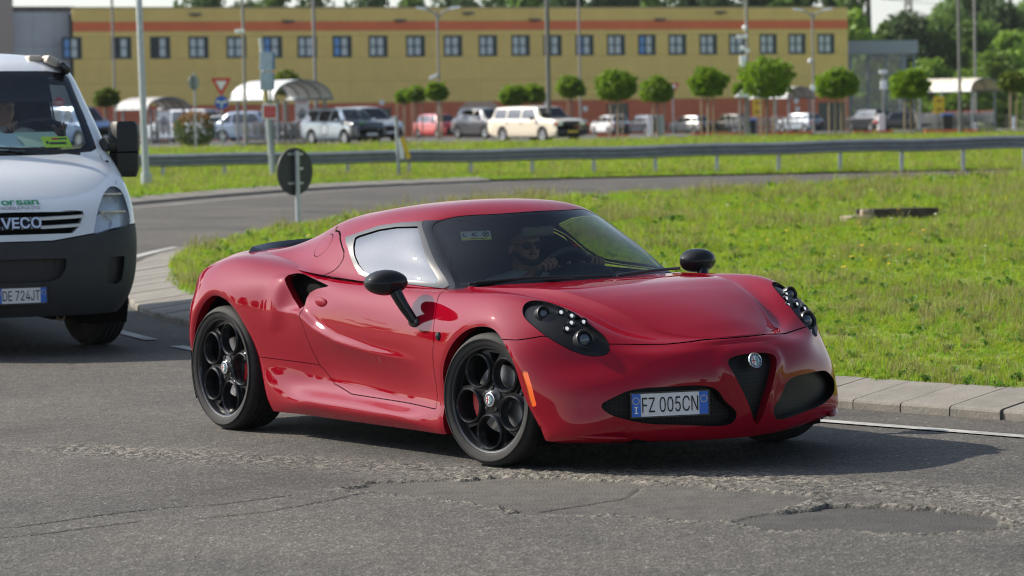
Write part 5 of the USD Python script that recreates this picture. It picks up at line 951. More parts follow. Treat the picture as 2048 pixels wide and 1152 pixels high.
# round sign seen from behind, close to the island's edge
t = thing("road_sign", "round dark sign seen from behind on a grey post in the island's grass", "road sign", (-2.92, 44.1, .11), math.radians(46))
obj("post", tube([(0, 0, -.1), (0, 0, 1.02)], .034, 16), GALV, t); obj("sign_plate", xf(cat(tcyl(.325, .012, sections=64), xf(lathe([(.312, .006), (.325, .012), (.327, -.006)], 64))), (0, .052, .735), rx=PI / 2), SBACK, t)
for z in (.56, .96): obj("clamp", cat(bx(-.055, .055, -.042, -.036, z, z + .03), bx(-.055, -.049, -.04, .045, z, z + .03), bx(.049, .055, -.04, .045, z, z + .03), bx(-.14, .14, .03, .046, z, z + .03)), GALV, t)
obj("sticker", bx(.09, .15, .040, .0455, .76, .79), SWHITE, t)
# give way + blue round sign
def give_way(t, z, s, y=-.06):
    tri = Polygon([(-s, s * .87), (s, s * .87), (0, -s * .87)]).buffer(.04); obj("sign_plate", prism(tri, y - .004, y + .006, "y").apply_translation((0, 0, z)), SRED, t); inn = Polygon([(-s, s * .87), (s, s * .87), (0, -s * .87)]).buffer(-s * .21); obj("sign_face", prism(inn, y - .009, y - .0045, "y").apply_translation((0, 0, z)), SWHITE, t)
t = thing("road_sign", "red and white give-way triangle above a round blue sign on one post", "road sign", (-10.89, 122, gz(122))); obj("post", tube([(0, 0, -.1), (0, 0, 2.72)], .035, 10), PGREY, t); give_way(t, 2.40, .33)
disc_sign(t, 1.80, .255, SBLUE); obj("arrow", cat(*[prism(p, -.062, -.055, "y").apply_translation((0, 0, 1.80)) for p in (Polygon([(-.025, -.18), (.025, -.18), (.025, -.02), (-.025, -.02)]), Polygon([(-.03, -.03), (0, .02), (-.13, .06), (-.11, .11), (-.21, .06), (-.15, -.04), (-.13, .01)]).buffer(0), Polygon([(.03, -.03), (0, .02), (.13, .06), (.11, .11), (.21, .06), (.15, -.04), (.13, .01)]).buffer(0))]), SWHITE, t)
t = thing("road_sign", "grey sign post seen from the back beside the reddish bush", "road sign", (-11.70, 120, gz(120)), .9); obj("post", tube([(0, 0, -.1), (0, 0, 2.95)], .04, 10), PGREY, t); obj("sign_plate", xf(tcyl(.28, .01, sections=32), (0, .05, 2.55), rx=PI / 2), PGREY, t)
t = thing("road_sign", "small red-edged give-way sign behind the globe tree near the white bin", "road sign", (8.45, 166, gz(166))); obj("post", tube([(0, 0, -.1), (0, 0, 2.6)], .035, 8), PGREY, t); give_way(t, 2.45, .27)
# notice pole with two hanging boards and the red and white notice
t = thing("notice_pole", "leaning grey pole with two weathered blue-white boards and a red notice", "sign pole", (-5.68, 77.1, .0)); obj("pole", tube([(0, 0, -.1), (-.12, 0, 1.7), (-.24, 0, 3.45)], [.06, .055, .05], 12), GALV, t); obj("pole", tube([(.04, .02, -.1), (-.02, .02, 1.8), (-.06, .02, 2.9)], .03, 10), PGREY, t)
BOARD = M("weathered_board", (.40, .47, .58), .6, var=.25, scale=6); BOARDB = M("board_blue", (.13, .24, .42), .6, var=.3, scale=5)
for z, rz_ in ((2.90, .10), (2.42, .35)):
    b_ = obj("board", xf(rbox(-.17, .14, -.012, .012, -.22, .22, .008, 1), (-.10, -.08, z), rz=rz_, ry=.05), BOARD, t); obj("board_back", xf(rbox(-.02, .17, -.010, .010, -.20, .21, .006, 1), (-.05, -.055, z), rz=rz_ + .5), BOARDB, t)
obj("reflective_band", tube([(-.13, -.02, 1.92), (-.15, -.02, 2.22)], .062, 12), M("band_yellow", (.35, .30, .10), .5, var=.3, scale=12), t)
nb = obj("notice", xf(bx(-.18, .18, -.008, .008, -.18, .18), (-.06, -.10, 1.70), ry=.03), SWHITE, t); obj("notice_print", xf(prism(Polygon([(-.12, -.13), (.13, -.13), (.13, .12), (-.12, .12)]).buffer(.02), -.012, -.009, "y"), (-.05, -.10, 1.70), ry=.03), SRED, nb)
obj("notice_print", xf(cat(*[bx(-.11, .12, -.015, -.0125, z, z + .022) for z in (-.09, -.02, .07)]), (-.05, -.10, 1.70), ry=.03), M("print_pale", (.55, .25, .25), .5), nb)
t = thing("marker_post", "grey metal post with a bent yellow plate at the guard rail", "post", (-2.62, 75.9, .03)); obj("post", tube([(0, 0, -.1), (-.05, 0, 1.50)], .042, 12), PGREY, t); obj("cap", tube([(-.05, 0, 1.42), (-.052, 0, 1.52)], .05, 12), PGREY, t)
obj("yellow_plate", xf(rbox(-.055, .055, -.01, .01, -.26, .26, .008, 1), (.16, -.05, .76), ry=-.30), SYEL, t); obj("white_plate", xf(rbox(-.05, .05, -.008, .008, -.24, .24, .006, 1), (.055, -.045, .75), ry=-.12), SWHITE, t)
# arched shelters over the trolleys
CREAM = M("shelter_sheet_cream", (.55, .50, .40), .5); PALE = M("shelter_sheet_white", (.62, .64, .63), .4); GREYS = M("shelter_sheet_grey", (.40, .38, .36), .5); STEELG = M("shelter_steel", (.20, .22, .24), .5, metal=.3)
def shelter(label, loc, rz, L, Wd, eave, rise, mat, ribs=5):
    t = thing("trolley_shelter", label, "shelter", loc, rz); n = 18; a = np.linspace(0, PI, n); arc = np.stack([-Wd / 2 * np.cos(a), rise * np.sin(a) ** .9], 1)
    for i in range(ribs - 1):
        y0, y1 = L * i / (ribs - 1) + .03, L * (i + 1) / (ribs - 1) - .03; V = [(x, y, eave + z + dz) for y in (y0, y1) for dz in (0, .02) for x, z in arc]; F = []
        for k in range(n - 1): F += [(k, k + 1, 2 * n + k + 1), (k, 2 * n + k + 1, 2 * n + k), (n + k, 3 * n + k + 1, n + k + 1), (n + k, 3 * n + k, 3 * n + k + 1)]
        obj("roof_sheet", trimesh.Trimesh(np.array(V), np.array(F), process=False), mat, t, 40)
    for i in range(ribs): obj("rib", tube([(x, L * i / (ribs - 1), eave + z - .02) for x, z in arc], .035, 6), STEELG, t)
    for sx in (-1, 1):
        obj("gutter", tube([(sx * Wd / 2, -.1, eave), (sx * Wd / 2, L + .1, eave)], .05, 6), STEELG, t)
        for y in (.15, L - .15): obj("post", tube([(sx * (Wd / 2 - .25), y, -.1), (sx * (Wd / 2 - .25), y, eave)], .06, 8), STEELG, t)
    return t
AX = math.atan2(-.54, .84) * -1
shelter("large white arched trolley shelter with a silver-blue car parked at its right", (-8.55, 133.6, gz(134)), AX, 3.8, 2.75, 1.93, .80, PALE)
shelter("smaller white arched trolley shelter beside the thick grey lamp post", (-15.75, 149, gz(150)), AX, 3.2, 2.2, 1.62, .55, GREYS)
shelter("cream ribbed arched trolley shelter with a yellow sign at the right", (23.0, 155.5, gz(157)), AX, 4.2, 1.9, 1.98, .62, CREAM)
shelter("grey arched trolley shelter behind the largest globe tree", (17.0, 188, gz(190)), AX, 3.5, 2.0, 2.08, .65, GREYS)
t = thing("hut", "dark hip-roofed open hut left of the beige estate car", "hut", (-1.7, 190, gz(190))); obj("roof", hull([(-1.35, -.9, 1.62), (1.25, -.9, 1.62), (-1.35, 1.2, 1.62), (1.25, 1.2, 1.62), (-.8, .1, 2.15), (.7, .1, 2.15), (-1.35, -.9, 1.70), (1.25, -.9, 1.70)]), M("hut_roof", (.045, .035, .03), .8, var=.3, scale=6), t)
for x in (-1.15, 1.05):
    for y in (-.7, 1.0): obj("post", bx(x - .06, x + .06, y - .06, y + .06, -.1, 1.62), STAKE, t)
obj("back_wall", bx(-1.1, 1.0, .98, 1.04, 0, 1.1), M("hut_wall", (.10, .06, .04), .8), t)
t = thing("canopy", "small white gabled canopy on a post left of the largest globe tree", "canopy", (10.86, 150, gz(150))); obj("roof", hull([(-.36, -.3, 1.78), (.36, -.3, 1.78), (-.36, .3, 1.78), (.36, .3, 1.78), (0, -.3, 2.10), (0, .3, 2.10)]), SWHITE, t); obj("post", cat(tube([(-.12, 0, -.1), (-.12, 0, 1.78)], .04, 8), tube([(.12, 0, -.1), (.12, 0, 1.78)], .04, 8)), PMID, t)
def banner(label, x, y, z0, z1, w, m, kind, rz=0):
    t = thing("sign_board", label, "sign", (x, y, gz(y)), rz); obj("board", bx(-w / 2, w / 2, -.02, .02, z0, z1), m, t); obj("post", cat(tube([(-w / 2 + .05, .05, -.1), (-w / 2 + .05, .05, z1)], .025, 6), tube([(w / 2 - .05, .05, -.1), (w / 2 - .05, .05, z1)], .025, 6)), PGREY, t)
    zc = (z0 + z1) / 2; h = z1 - z0
    if kind == "house":
        obj("house_emblem", prism(Polygon([(-w * .42, -h * .05), (0, h * .16), (w * .42, -h * .05), (w * .42, -h * .10), (0, h * .10), (-w * .42, -h * .10)]), -.028, -.021, "y").apply_translation((0, 0, zc)), M("emblem_navy", (.02, .03, .08), .5), t); obj("emblem_fill", prism(Polygon([(-w * .28, -h * .09), (0, h * .05), (w * .28, -h * .09), (w * .28, -h * .22), (-w * .28, -h * .22)]), -.026, -.021, "y").apply_translation((0, 0, zc)), M("emblem_grey", (.15, .17, .2), .5), t)
        for z in (.40, -.36): obj("red_line", bx(-w * .38, w * .38, -.027, -.021, zc + h * z - .025, zc + h * z + .025), SRED, t)
    if kind == "yellow":
        for z in (.25, -.25): obj("sign_print", bx(-w * .25, w * .25, -.027, -.021, zc + h * z - .06, zc + h * z + .06), M("print_brown", (.25, .13, .02), .5), t)
banner("white banner with a dark house emblem under the large white shelter", -8.85, 137.6, .80, 1.93, .60, SWHITE, "house"); banner("white banner with a dark house emblem behind the reddish bush", -16.95, 158, .55, 1.75, .62, SWHITE, "house")
banner("yellow sign with brown print beside the largest globe tree", 12.72, 165, .95, 1.85, .50, SYEL, "yellow"); banner("yellow sign with brown print hanging under the cream arched shelter", 20.68, 155, .90, 1.72, .50, SYEL, "yellow")
def bin_(label, x, y, m, lid, w=.32, h=.85):
    t = thing("bin", label, "bin", (x, y, gz(y))); obj("body", hull([(sx * w * k, sy * w * k, z) for z, k in ((0, .82), (h, 1)) for sx in (-.5, .5) for sy in (-.5, .5)]), m, t); obj("lid", rbox(-w * .55, w * .55, -w * .55, w * .55, h, h + .08, .03), lid, t)
bin_("black bin with a blue bag under the cream arched shelter", 21.0, 154.5, BLACK, SBLUE, .5, .80); bin_("dark bin with a blue top left of the grey trolley shelter", 12.26, 163, BLACK, SBLUE, .42, .72)
bin_("tall white bin between the double door and the grey hatchback", 7.35, 168, SWHITE, SWHITE, .34, 1.0); bin_("pale green bin right beside the tall white bin", 7.85, 168, M("bin_green", (.28, .36, .31), .6), M("bin_green", (.28, .36, .31), .6), .4, 1.0)
t = thing("control_post", "white barrier pillar with a red light left of the cream shelter", "pillar", (18.7, 162, gz(162))); obj("body", rbox(-.18, .18, -.15, .15, 0, .95, .03), SWHITE, t); obj("red_light", xf(icosphere(2), (-.28, -.1, .55), s=(.12, .08, .09)), SRED, t)
for x in (24.6, 26.6):
    t = thing("bollard", "low white bollard at the far right edge of the car park" if x < 25 else "second low white bollard further right, nearest the photo's edge", "bollard", (x, 170, gz(170))); obj("body", tube([(0, 0, -.1), (0, 0, .75)], .12, 10), SWHITE, t); obj("cap", xf(icosphere(1), (0, 0, .75), s=(.13, .13, .06)), PGREY, t)
fb = thing("low_fence", "low dark tube fence right of the cream shelter", "fence", (22.6, 152, gz(152)))
for i in range(6): obj("post", tube([(i * .85, 0, -.1), (i * .85, 0, .75)], .022, 6), PDARK, fb)
for z in (.35, .74): obj("rail", tube([(0, 0, z), (4.25, 0, z)], .02, 6), PDARK, fb)
RK = M("red_kerb_paint", (.55, .08, .035), .7, var=.15, scale=2); rk = UsdGeom.Xform.Define(stage, "/World/red_kerb").GetPrim(); tag(rk, kind="structure")
for x0, x1, y in ((4.1, 5.6, 151), (9.2, 12.4, 163), (11.8, 14.4, 152), (17.2, 19.6, 161), (19.4, 22.2, 150.5)):
    n = int((x1 - x0) / .5)
    for i in range(n): obj("kerb_stone", bx(x0 + .5 * i + .01, x0 + .5 * i + .49, y, y + .3, gz(y) - .05, gz(y) + .13), RK, rk, False)
# shopping trolleys
WIRE = M("trolley_wire", (.36, .37, .37), .4, metal=.6)
def trolley(label, grp, loc, rz):
    t = thing("shopping_trolley", label, "shopping trolley", loc, rz, grp); B = []
    for z, k in ((.45, .82), (.58, .88), (.70, .93), (.82, .97), (.95, 1.0)): B.append(tube([(-.25 * k, -.42 * k, z), (.25 * k, -.42 * k, z), (.28 * k, .42, z), (-.28 * k, .42, z), (-.25 * k, -.42 * k, z)], .008, 4))
    for u in np.linspace(-.25, .25, 6): B += [tube([(u, -.36, .45), (u, -.42, .95)], .006, 4), tube([(u * .9, -.36, .45), (u, .42, .45)], .006, 4), tube([(u, .42, .45), (u * 1.1, .42, .95)], .006, 4)]
    for v in np.linspace(-.3, .4, 6): B += [tube([(-.21, v, .45), (-.26, v, .95)], .006, 4), tube([(.21, v, .45), (.26, v, .95)], .006, 4)]
    obj("basket", cat(*B), WIRE, t); obj("handle", tube([(-.28, .50, 1.0), (.28, .50, 1.0)], .018, 6), SRED, t); obj("frame", cat(*[tube([(s * .24, .48, 1.0), (s * .24, .40, .30), (s * .22, -.35, .20)], .013, 5) for s in (-1, 1)]), WIRE, t)
    for x in (-.22, .22):
        for y in (-.33, .38): obj("wheel", xf(tcyl(.06, .03, sections=12), (x, y, .06), ry=PI / 2), RUBBER, t)
    return t
tr0 = None
for label, grp, x, y, n, dx, dy, rows_ in (("grey wire shopping trolley nested in a row under the large white shelter", "trolleys under the large white shelter", -11.3, 137.2, 12, .26, -.02, 2), ("grey wire shopping trolley nested in a row under the smaller left shelter", "trolleys under the smaller left shelter", -18.2, 152, 9, .28, 0, 1),
    ("grey wire shopping trolley nested in a row under the cream shelter", "trolleys under the cream shelter", 20.5, 158.8, 12, .27, .03, 2), ("grey wire shopping trolley nested in a row under the grey shelter", "trolleys under the grey shelter", 12.9, 186, 13, .30, .02, 1)):
    for r_ in range(rows_):
        for i in range(n):
            loc = (x + dx * i, y + dy * i + r_ * .75, gz(y))
            if tr0 is None: tr0 = trolley(label, grp, loc, -PI / 2)
            else: dup(tr0, loc, -PI / 2, label, grp)
# far lattice pylon with wires
t = thing("pylon", "grey lattice power pylon far away above the trees at the right", "pylon", (111.7, 900, -.7)); Hp = 41; B = []
for sx in (-1, 1):
    for sy in (-1, 1): B.append(tube([(sx * 3.2, sy * 3.2, 0), (sx * 1.0, sy * 1.0, 26), (sx * .5, sy * .5, Hp)], .22, 4))
lv = np.linspace(0, Hp, 15)
for a, b in zip(lv[:-1], lv[1:]):
    ra, rb = np.interp([a, b], [0, 26, Hp], [3.2, 1.0, .5])
    for s in (-1, 1): B += [tube([(-ra, s * ra, a), (rb, s * rb, b)], .12, 4), tube([(ra, s * ra, a), (-rb, s * rb, b)], .12, 4)]
obj("lattice", cat(*B), PMID, t)
for z, w in ((27, 6), (32, 7.5), (37, 5)): obj("cross_arm", cat(tube([(-w, 0, z), (w, 0, z)], .2, 4), tube([(-w, 0, z), (0, 0, z + 2), (w, 0, z)], .14, 4)), PMID, t)
obj("cable", cat(*[tube([(sx * w + (170 * k), 60 * k, z - 9 * k * (1 - k) * 4 * .5) for k in np.linspace(0, 1, 14)], .09, 4) for z, w in ((27, 6), (32, 7.5), (37, 5)) for sx in (-1, 1)]), PMID, t)

t = thing("road_sign", "red no-entry disc seen through the white van's side window", "road sign", (-27.95, 200, gz(200))); obj("post", tube([(0, 0, -.1), (0, 0, 2.9)], .04, 8), PGREY, t); disc_sign(t, 2.55, .32, SRED); obj("white_bar", bx(-.22, .22, -.068, -.056, 2.49, 2.61), SWHITE, t)
# ---------------------------------------------------------------- parked cars
def cpaint(n, c, metal=0.0): return M(n, c, .35, metal=metal, coat=1.0, coat_rough=.05)
CGLASS = glass("car_window_glass", (.13, .15, .16), 1.7); TAIL = M("tail_lamp", (.35, .01, .01), .25, coat=1); HEADL = M("head_lamp", (.6, .63, .66), .1, metal=.5, coat=1); ALLOY = M("alloy_wheel", (.5, .51, .52), .3, metal=.8); PLAST = M("bumper_plastic", (.03, .03, .032), .6); YPLATE = M("plate_yellow", (.62, .42, .02), .5)
def car(name, label, loc, yaw, paint_, spec, bonnet=None, plate=PLATEW, hub=ALLOY, trim=None, cat_="car"):
    """L length, W width, H height, wb wheelbase, fo front overhang, hz bonnet height, bz belt height, a windscreen base, b windscreen top, c roof rear, d rear glass foot, tz tail height, boxy 0..1"""
    L, W, H, wb, fo, hz, bz, a, b, c, d, tz, boxy, R = (spec[k] for k in ("L", "W", "H", "wb", "fo", "hz", "bz", "a", "b", "c", "d", "tz", "boxy", "R"))
    t = thing(name, label, cat_, loc, yaw); xr = fo - L; w = W / 2; s = 1 - boxy
    # stations: x, width factor, shoulder z, top z, top width factor
    S = [(xr, .78 + .16 * boxy, tz - .15 * s - .03, tz - .12 * s, .70 + .15 * boxy), (xr + .08, .90 + .05 * boxy, tz - .06, tz, .80 + .08 * boxy), (d, .96, bz, max(tz, bz + .03), .86), (c, .99, bz + .01, H - .03, .70 + .08 * boxy), ((b + c) / 2, 1, bz, H, .70 + .08 * boxy), (b, 1, bz - .01, H - .03, .68 + .08 * boxy), (a, .99, bz - .05, hz + .06, .84), ((a + fo) / 2 + .1, .97, hz - .06, hz + .01, .80), (fo - .22, .90 + .05 * boxy, hz - .15 + .06 * boxy, hz - .07 + .05 * boxy, .76 + .1 * boxy), (fo - .05, .80 + .12 * boxy, hz - .24 + .12 * boxy, hz - .20 + .14 * boxy, .70 + .16 * boxy), (fo, .70 + .22 * boxy, hz - .34 + .18 * boxy, hz - .31 + .20 * boxy, .62 + .24 * boxy)]
    S = sorted(S); X = np.array([q[0] for q in S]); n = 140; xx = np.sort(np.concatenate([np.linspace(xr, fo, n), X])); xx = np.unique(np.round(xx, 4)); I = [PchipInterpolator(X, [q[k] for q in S])(xx) for k in range(1, 5)]
    zb = np.interp(xx, [xr, xr + .5, fo - .5, fo], [.32, .20, .20, .26]); G = []
    for x, wf, zs, zt, tf, b0 in zip(xx, *I, zb):
        wl, wt = w * wf, w * tf; hh_ = zs - b0
        P = [(0, b0), (wl * .9, b0), (wl * .97, b0 + .05), (wl, b0 + .35 * hh_), (wl * .995, b0 + .7 * hh_), (wl * .975, zs - .015), (wl * .955, zs)]
        if zt - zs > .12: P += [(wl * .94, zs + .02), (wl * .94 * .5 + wt * .5 + .01, (zs + zt) / 2), (wt + .01, zt - .09), (wt - .04, zt - .03), (wt - .16, zt), (0, zt + .02)]
        else: P += [(wl * .94, zs + .3 * (zt - zs)), (wl * .92, zs + .55 * (zt - zs)), (wl * .88, zs + .8 * (zt - zs)), (wl * .82, zt - .004), (wl * .62, zt), (0, zt + .015)]
        P = np.array(P); dd_ = np.concatenate([[0], np.cumsum(np.linalg.norm(np.diff(P, axis=0), axis=1))]); tt_ = np.interp(np.linspace(0, 12, 61), np.arange(13), dd_); Q = PchipInterpolator(dd_, P)(tt_); G.append(np.c_[np.full(len(Q), x), -Q[:, 0], Q[:, 1]])
    G = np.transpose(np.array(G), (1, 0, 2)); nv, nu = G.shape[:2]; V = G.reshape(-1, 3); F = grid_faces(nv, nu); N = vnormals(V, F)
    if N[(nv // 2) * nu + nu // 2][1] > 0: F = F[:, ::-1]; N = -N
    N[-nu:, 1] = 0; N /= np.maximum(np.linalg.norm(N, axis=1, keepdims=True), 1e-9); sk = Skin(V, N, F)
    ra = R + .05
    for key, x0 in (("wf", 0), ("wr", -wb)): sk.cut(key, lambda V, N, x0=x0: np.where(V[:, 1] < -.3 * w, np.hypot(V[:, 0] - x0, V[:, 2] - R) - ra, 1.0))
    dl_ = [(a - .32 + .0, bz + .035), (b - .02, H - .10), (c + .05, H - .11), (d + .16 + .12 * boxy, bz + .06)]
    sk.cut("side", lambda V, N: np.where((V[:, 1] < -.45 * w) & (np.abs(N[:, 1]) > .30), sd_poly(side(V), dl_), 1.0))
    for i, xp in enumerate(spec["pil"]): sk.cut(f"p{i}", lambda V, N, xp=xp: np.abs(V[:, 0] - xp) - .045)
    sl = lambda V, x0, z0, x1, z1: (V[:, 0] - x0) * (z1 - z0) / (x1 - x0) + z0
    sk.cut("ws", lambda V, N: np.maximum.reduce([np.abs(V[:, 1]) - np.interp(V[:, 2], [bz, H], [w * .80, w * tfm(boxy)]), bz + .06 - V[:, 2] + 0 * V[:, 0], b - .01 - V[:, 0] + 0.02, V[:, 2] - (H - .055)]))
    sk.cut("rs", lambda V, N: np.maximum.reduce([np.abs(V[:, 1]) - np.interp(V[:, 2], [bz, H], [w * .78, w * tfm(boxy)]), max(bz, tz) + .05 - V[:, 2], V[:, 0] - c - .0, V[:, 2] - (H - .07)]))
    lab = sk.lab; pil = np.zeros(len(sk.F), bool)
    for i in range(len(spec["pil"])): pil |= lab[f"p{i}"]
    hole = lab["wf"] | lab["wr"]; sw_ = lab["side"] & ~pil & ~hole; wsm = lab["ws"] & ~sw_ & ~hole; rsm = lab["rs"] & ~sw_ & ~hole & ~wsm; body = ~(hole | sw_ | wsm | rsm)
    if bonnet is not None:
        cx = sk.V[sk.F][:, :, 0].mean(1); cz = sk.V[sk.F][:, :, 2].mean(1); bn = body & (cx > a - .25) & (cz > .0) & ((cx > .35) | (cz > hz - .12)); put("bonnet", join(*both(sk.part(bn))), bonnet, t); body = body & ~bn
    put("body", join(*both(sk.part(body))), paint_, t); put("windscreen", join(*both(sunk(sk.part(wsm), .004))), CGLASS, t)
    if rsm.any(): put("rear_window", join(*both(sunk(sk.part(rsm), .004))), CGLASS, t)
    for q in both(sunk(sk.part(sw_), .004)): put("side_window", q, CGLASS, t)
    obj("cabin", bx(xr + .3, a - .2, -w * .75, w * .75, .3, bz - .02), CLOTHK, t)
    for x0 in (0, -wb):
        for sy in (-1, 1):
            wh = obj("wheel", xf(lathe([(R * .62, -.09), (R * .9, -.10), (R, -.07), (R, .07), (R * .9, .10), (R * .62, .09)], 28, "y"), (x0, sy * (w - .11), R)), RUBBER, t)
            sp_ = [lathe([(.0005, -.075), (.05, -.08), (.07, -.07)], 12, "y"), lathe([(R * .54, -.085), (R * .63, -.092), (R * .63, .02), (R * .55, .02), (R * .54, -.085)], 24, "y")] + [xf(bx(-.03, .03, -.082, -.055, .03, R * .58), ry=k * 2 * PI / 6) for k in range(6)]
            rm_ = cat(*sp_); rm_.vertices = rm_.vertices * [1, -sy, 1]; obj("rim", xf(rm_, (x0, sy * (w - .11), R)), hub, wh); obj("wheel_well", xf(tcyl(R * .6, .06, sections=20), (x0, sy * (w - .12), R), rx=PI / 2), DARK, wh)
    obj("underbody", cat(bx(-wb - ra, ra, -w * .72, w * .72, .19, .5), bx(-wb + ra + .02, -ra - .02, -w * .93, w * .93, .17, .35)), DARK, t)
    for sy in (-1, 1):
        obj("headlight", xf(hull([(-.22, -.12, .0), (-.24, .10, .06), (.03, -.12, -.02), (.02, .08, -.01), (-.2, -.12, .10), (.0, -.1, .09)]) if boxy < .5 else rbox(-.06, .02, -.26, .2, -.09, .09, .02), (fo - .10 - .06 * s, sy * (w * (.70 + .08 * boxy)) , hz - .21 + .03 * boxy), s=(1, sy, 1)), HEADL, t)
        obj("tail_light", rbox(xr - .01, xr + .12, min(sy * w * .70, sy * w * .93), max(sy * w * .70, sy * w * .93), tz - .42 + .1 * s, tz - .14, .03), TAIL, t)
        obj("mirror", xf(icosphere(2), (a - .42, sy * (w + .09), bz + .07), s=(.09, .11, .08)), trim or paint_, t)
        for dx in spec["pil"][:2]: obj("door_handle", rbox(dx + .02, dx + .18, min(sy * (w * .995), sy * (w + .012)), max(sy * (w * .995), sy * (w + .012)), bz - .15, bz - .11, .008), trim or paint_, t)
    obj("front_bumper", rbox(fo - .25, fo + .03, -w * (.78 + .14 * boxy), w * (.78 + .14 * boxy), .30, .50 if boxy > .5 else .42, .05), trim or PLAST, t); obj("grille", rbox(fo - .1, fo + .012, -w * .38, w * .38, hz - .33 + .1 * boxy, hz - .20 + .12 * boxy, .02), PLAST, t); obj("rear_bumper", rbox(xr - .03, xr + .25, -w * .9, w * .9, .32, .52, .05), trim or PLAST, t)
    obj("number_plate", bx(fo + .031, fo + .04, -.26, .26, .36, .47), plate, t); obj("number_plate", bx(xr - .036, xr - .012 if boxy < 2 else 0, -.26, .26, .60, .71), plate, t)
    return t
def tfm(boxy): return .55 + .08 * boxy
HATCH = dict(L=3.95, W=1.68, H=1.48, wb=2.46, fo=.80, hz=.88, bz=.90, a=.10, b=-.75, c=-2.55, d=-2.95, tz=.95, boxy=.0, R=.30, pil=(-1.15, -2.05)); ESTATE = dict(L=4.25, W=1.69, H=1.50, wb=2.46, fo=.82, hz=.90, bz=.92, a=.05, b=-.75, c=-2.95, d=-3.3, tz=.98, boxy=.15, R=.31, pil=(-1.15, -2.05))
BOX = dict(L=4.78, W=1.75, H=1.46, wb=2.77, fo=.92, hz=.92, bz=.90, a=-.15, b=-.75, c=-3.45, d=-3.72, tz=.95, boxy=1.0, R=.31, pil=(-1.55, -2.55)); SALOON = dict(L=4.5, W=1.77, H=1.44, wb=2.65, fo=.88, hz=.90, bz=.92, a=.0, b=-.80, c=-2.35, d=-3.1, tz=1.02, boxy=.1, R=.31, pil=(-1.25, -2.15)); SUV = dict(L=4.4, W=1.80, H=1.66, wb=2.6, fo=.88, hz=1.02, bz=1.02, a=.05, b=-.70, c=-2.9, d=-3.3, tz=1.05, boxy=.3, R=.34, pil=(-1.2, -2.2)); VANB = dict(L=5.0, W=1.95, H=2.1, wb=3.0, fo=.9, hz=1.1, bz=1.15, a=.3, b=-.5, c=-3.9, d=-4.0, tz=1.9, boxy=.9, R=.34, pil=(-1.3, -2.6))
c_ = lambda x, y: (x, y, gz(y) + .03)
SIL = cpaint("silver_blue_paint", (.46, .53, .56), .4); KBON = cpaint("black_bonnet_paint", (.015, .02, .024))
f_ = car("parked_car", "silver-blue estate with a black bonnet and green stripe parked behind the guard rail", c_(-6.15, 132.9), -.93, SIL, ESTATE, bonnet=KBON)
obj("bonnet_stripe", xf(hull([(.0, -.10, .0), (.0, .10, .0), (.62, -.10, -.05), (.62, .10, -.05), (.0, -.1, .012), (.0, .1, .012), (.62, -.1, -.04), (.62, .1, -.04)]), (.10, -.30, .925)), M("stripe_green", (.10, .55, .05), .4, coat=1), f_); obj("roof_rail", cat(tube([(-.95, -.58, 1.50), (-2.8, -.58, 1.52)], .02, 6), tube([(-.95, .58, 1.50), (-2.8, .58, 1.52)], .02, 6)), BLACK, f_); obj("door_decal", xf(lathe([(.25, -.004), (.27, -.008), (.29, -.004)], 24, "y"), (-1.45, -.842, .62)), PDARK, f_)
car("parked_car", "pale silver saloon almost hidden behind the silver-blue estate", c_(-5.75, 142.5), -.93, cpaint("pale_silver_paint", (.55, .58, .60), .3), dict(SALOON, H=1.55), )
car("parked_car", "small red hatchback parked behind thin stakes left of the hut", c_(-3.75, 198.5), -1.02, cpaint("bright_red_paint", (.36, .008, .012)), HATCH)
car("parked_car", "dark grey hatchback just left of the beige estate", c_(-.55, 158), -.98, cpaint("dark_grey_paint", (.05, .05, .055), .2), HATCH)
v_ = car("parked_car", "boxy beige estate car with a yellow number plate behind the thick dark lamp post", c_(2.02, 131.8), -.945, cpaint("beige_paint", (.62, .55, .43)), BOX, plate=YPLATE, trim=PLAST)
obj("indicator", cat(rbox(.84, .93, -.84, -.74, .68, .80, .02), rbox(.84, .93, .74, .84, .68, .80, .02)), AMBER, v_)
car("parked_car", "white car seen from behind at the beige estate's bonnet", c_(7.2, 247), 2.0, cpaint("white_car_paint", (.62, .64, .66)), HATCH); car("parked_car", "dark blue-grey car parked right of the double dark door", c_(9.9, 250), 2.1, cpaint("navy_grey_paint", (.04, .05, .07), .2), HATCH)
car("parked_car", "silver hatchback seen from its left rear below two staked globe trees", c_(14.1, 265), 2.25, cpaint("silver_paint", (.45, .46, .48), .5), HATCH); car("parked_car", "black hatchback right beside the silver hatchback", c_(17.5, 265), 2.2, cpaint("black_car_paint", (.012, .012, .014)), dict(HATCH, H=1.58))
car("parked_car", "pale blue-white hatchback behind the trolley row near the grey shelter", c_(22.2, 256), 2.3, cpaint("pale_blue_paint", (.48, .54, .60), .2), HATCH); car("parked_car", "black off-road car by the dark glass door at the building's corner", c_(27.6, 254), 2.1, cpaint("black_blue_paint", (.012, .014, .018)), SUV)
car("parked_car", "long black saloon in front of the grey glass frame", c_(29.0, 250), 3.05, cpaint("deep_black_paint", (.010, .010, .011)), SALOON)
car("parked_car", "white hatchback facing the camera right of the reddish bush", c_(-16.5, 184), -1.45, cpaint("clean_white_paint", (.68, .70, .72)), HATCH); car("parked_car", "blue car with a pale roof half hidden behind the white van's mirror", c_(-18.2, 141), -.75, cpaint("mid_blue_paint", (.10, .18, .36), .2), dict(SUV, H=1.75)); car("parked_van", "white panel van behind the smaller left shelter", c_(-22.9, 213), 2.6, cpaint("van_white_far", (.66, .70, .76)), VANB, cat_="van")
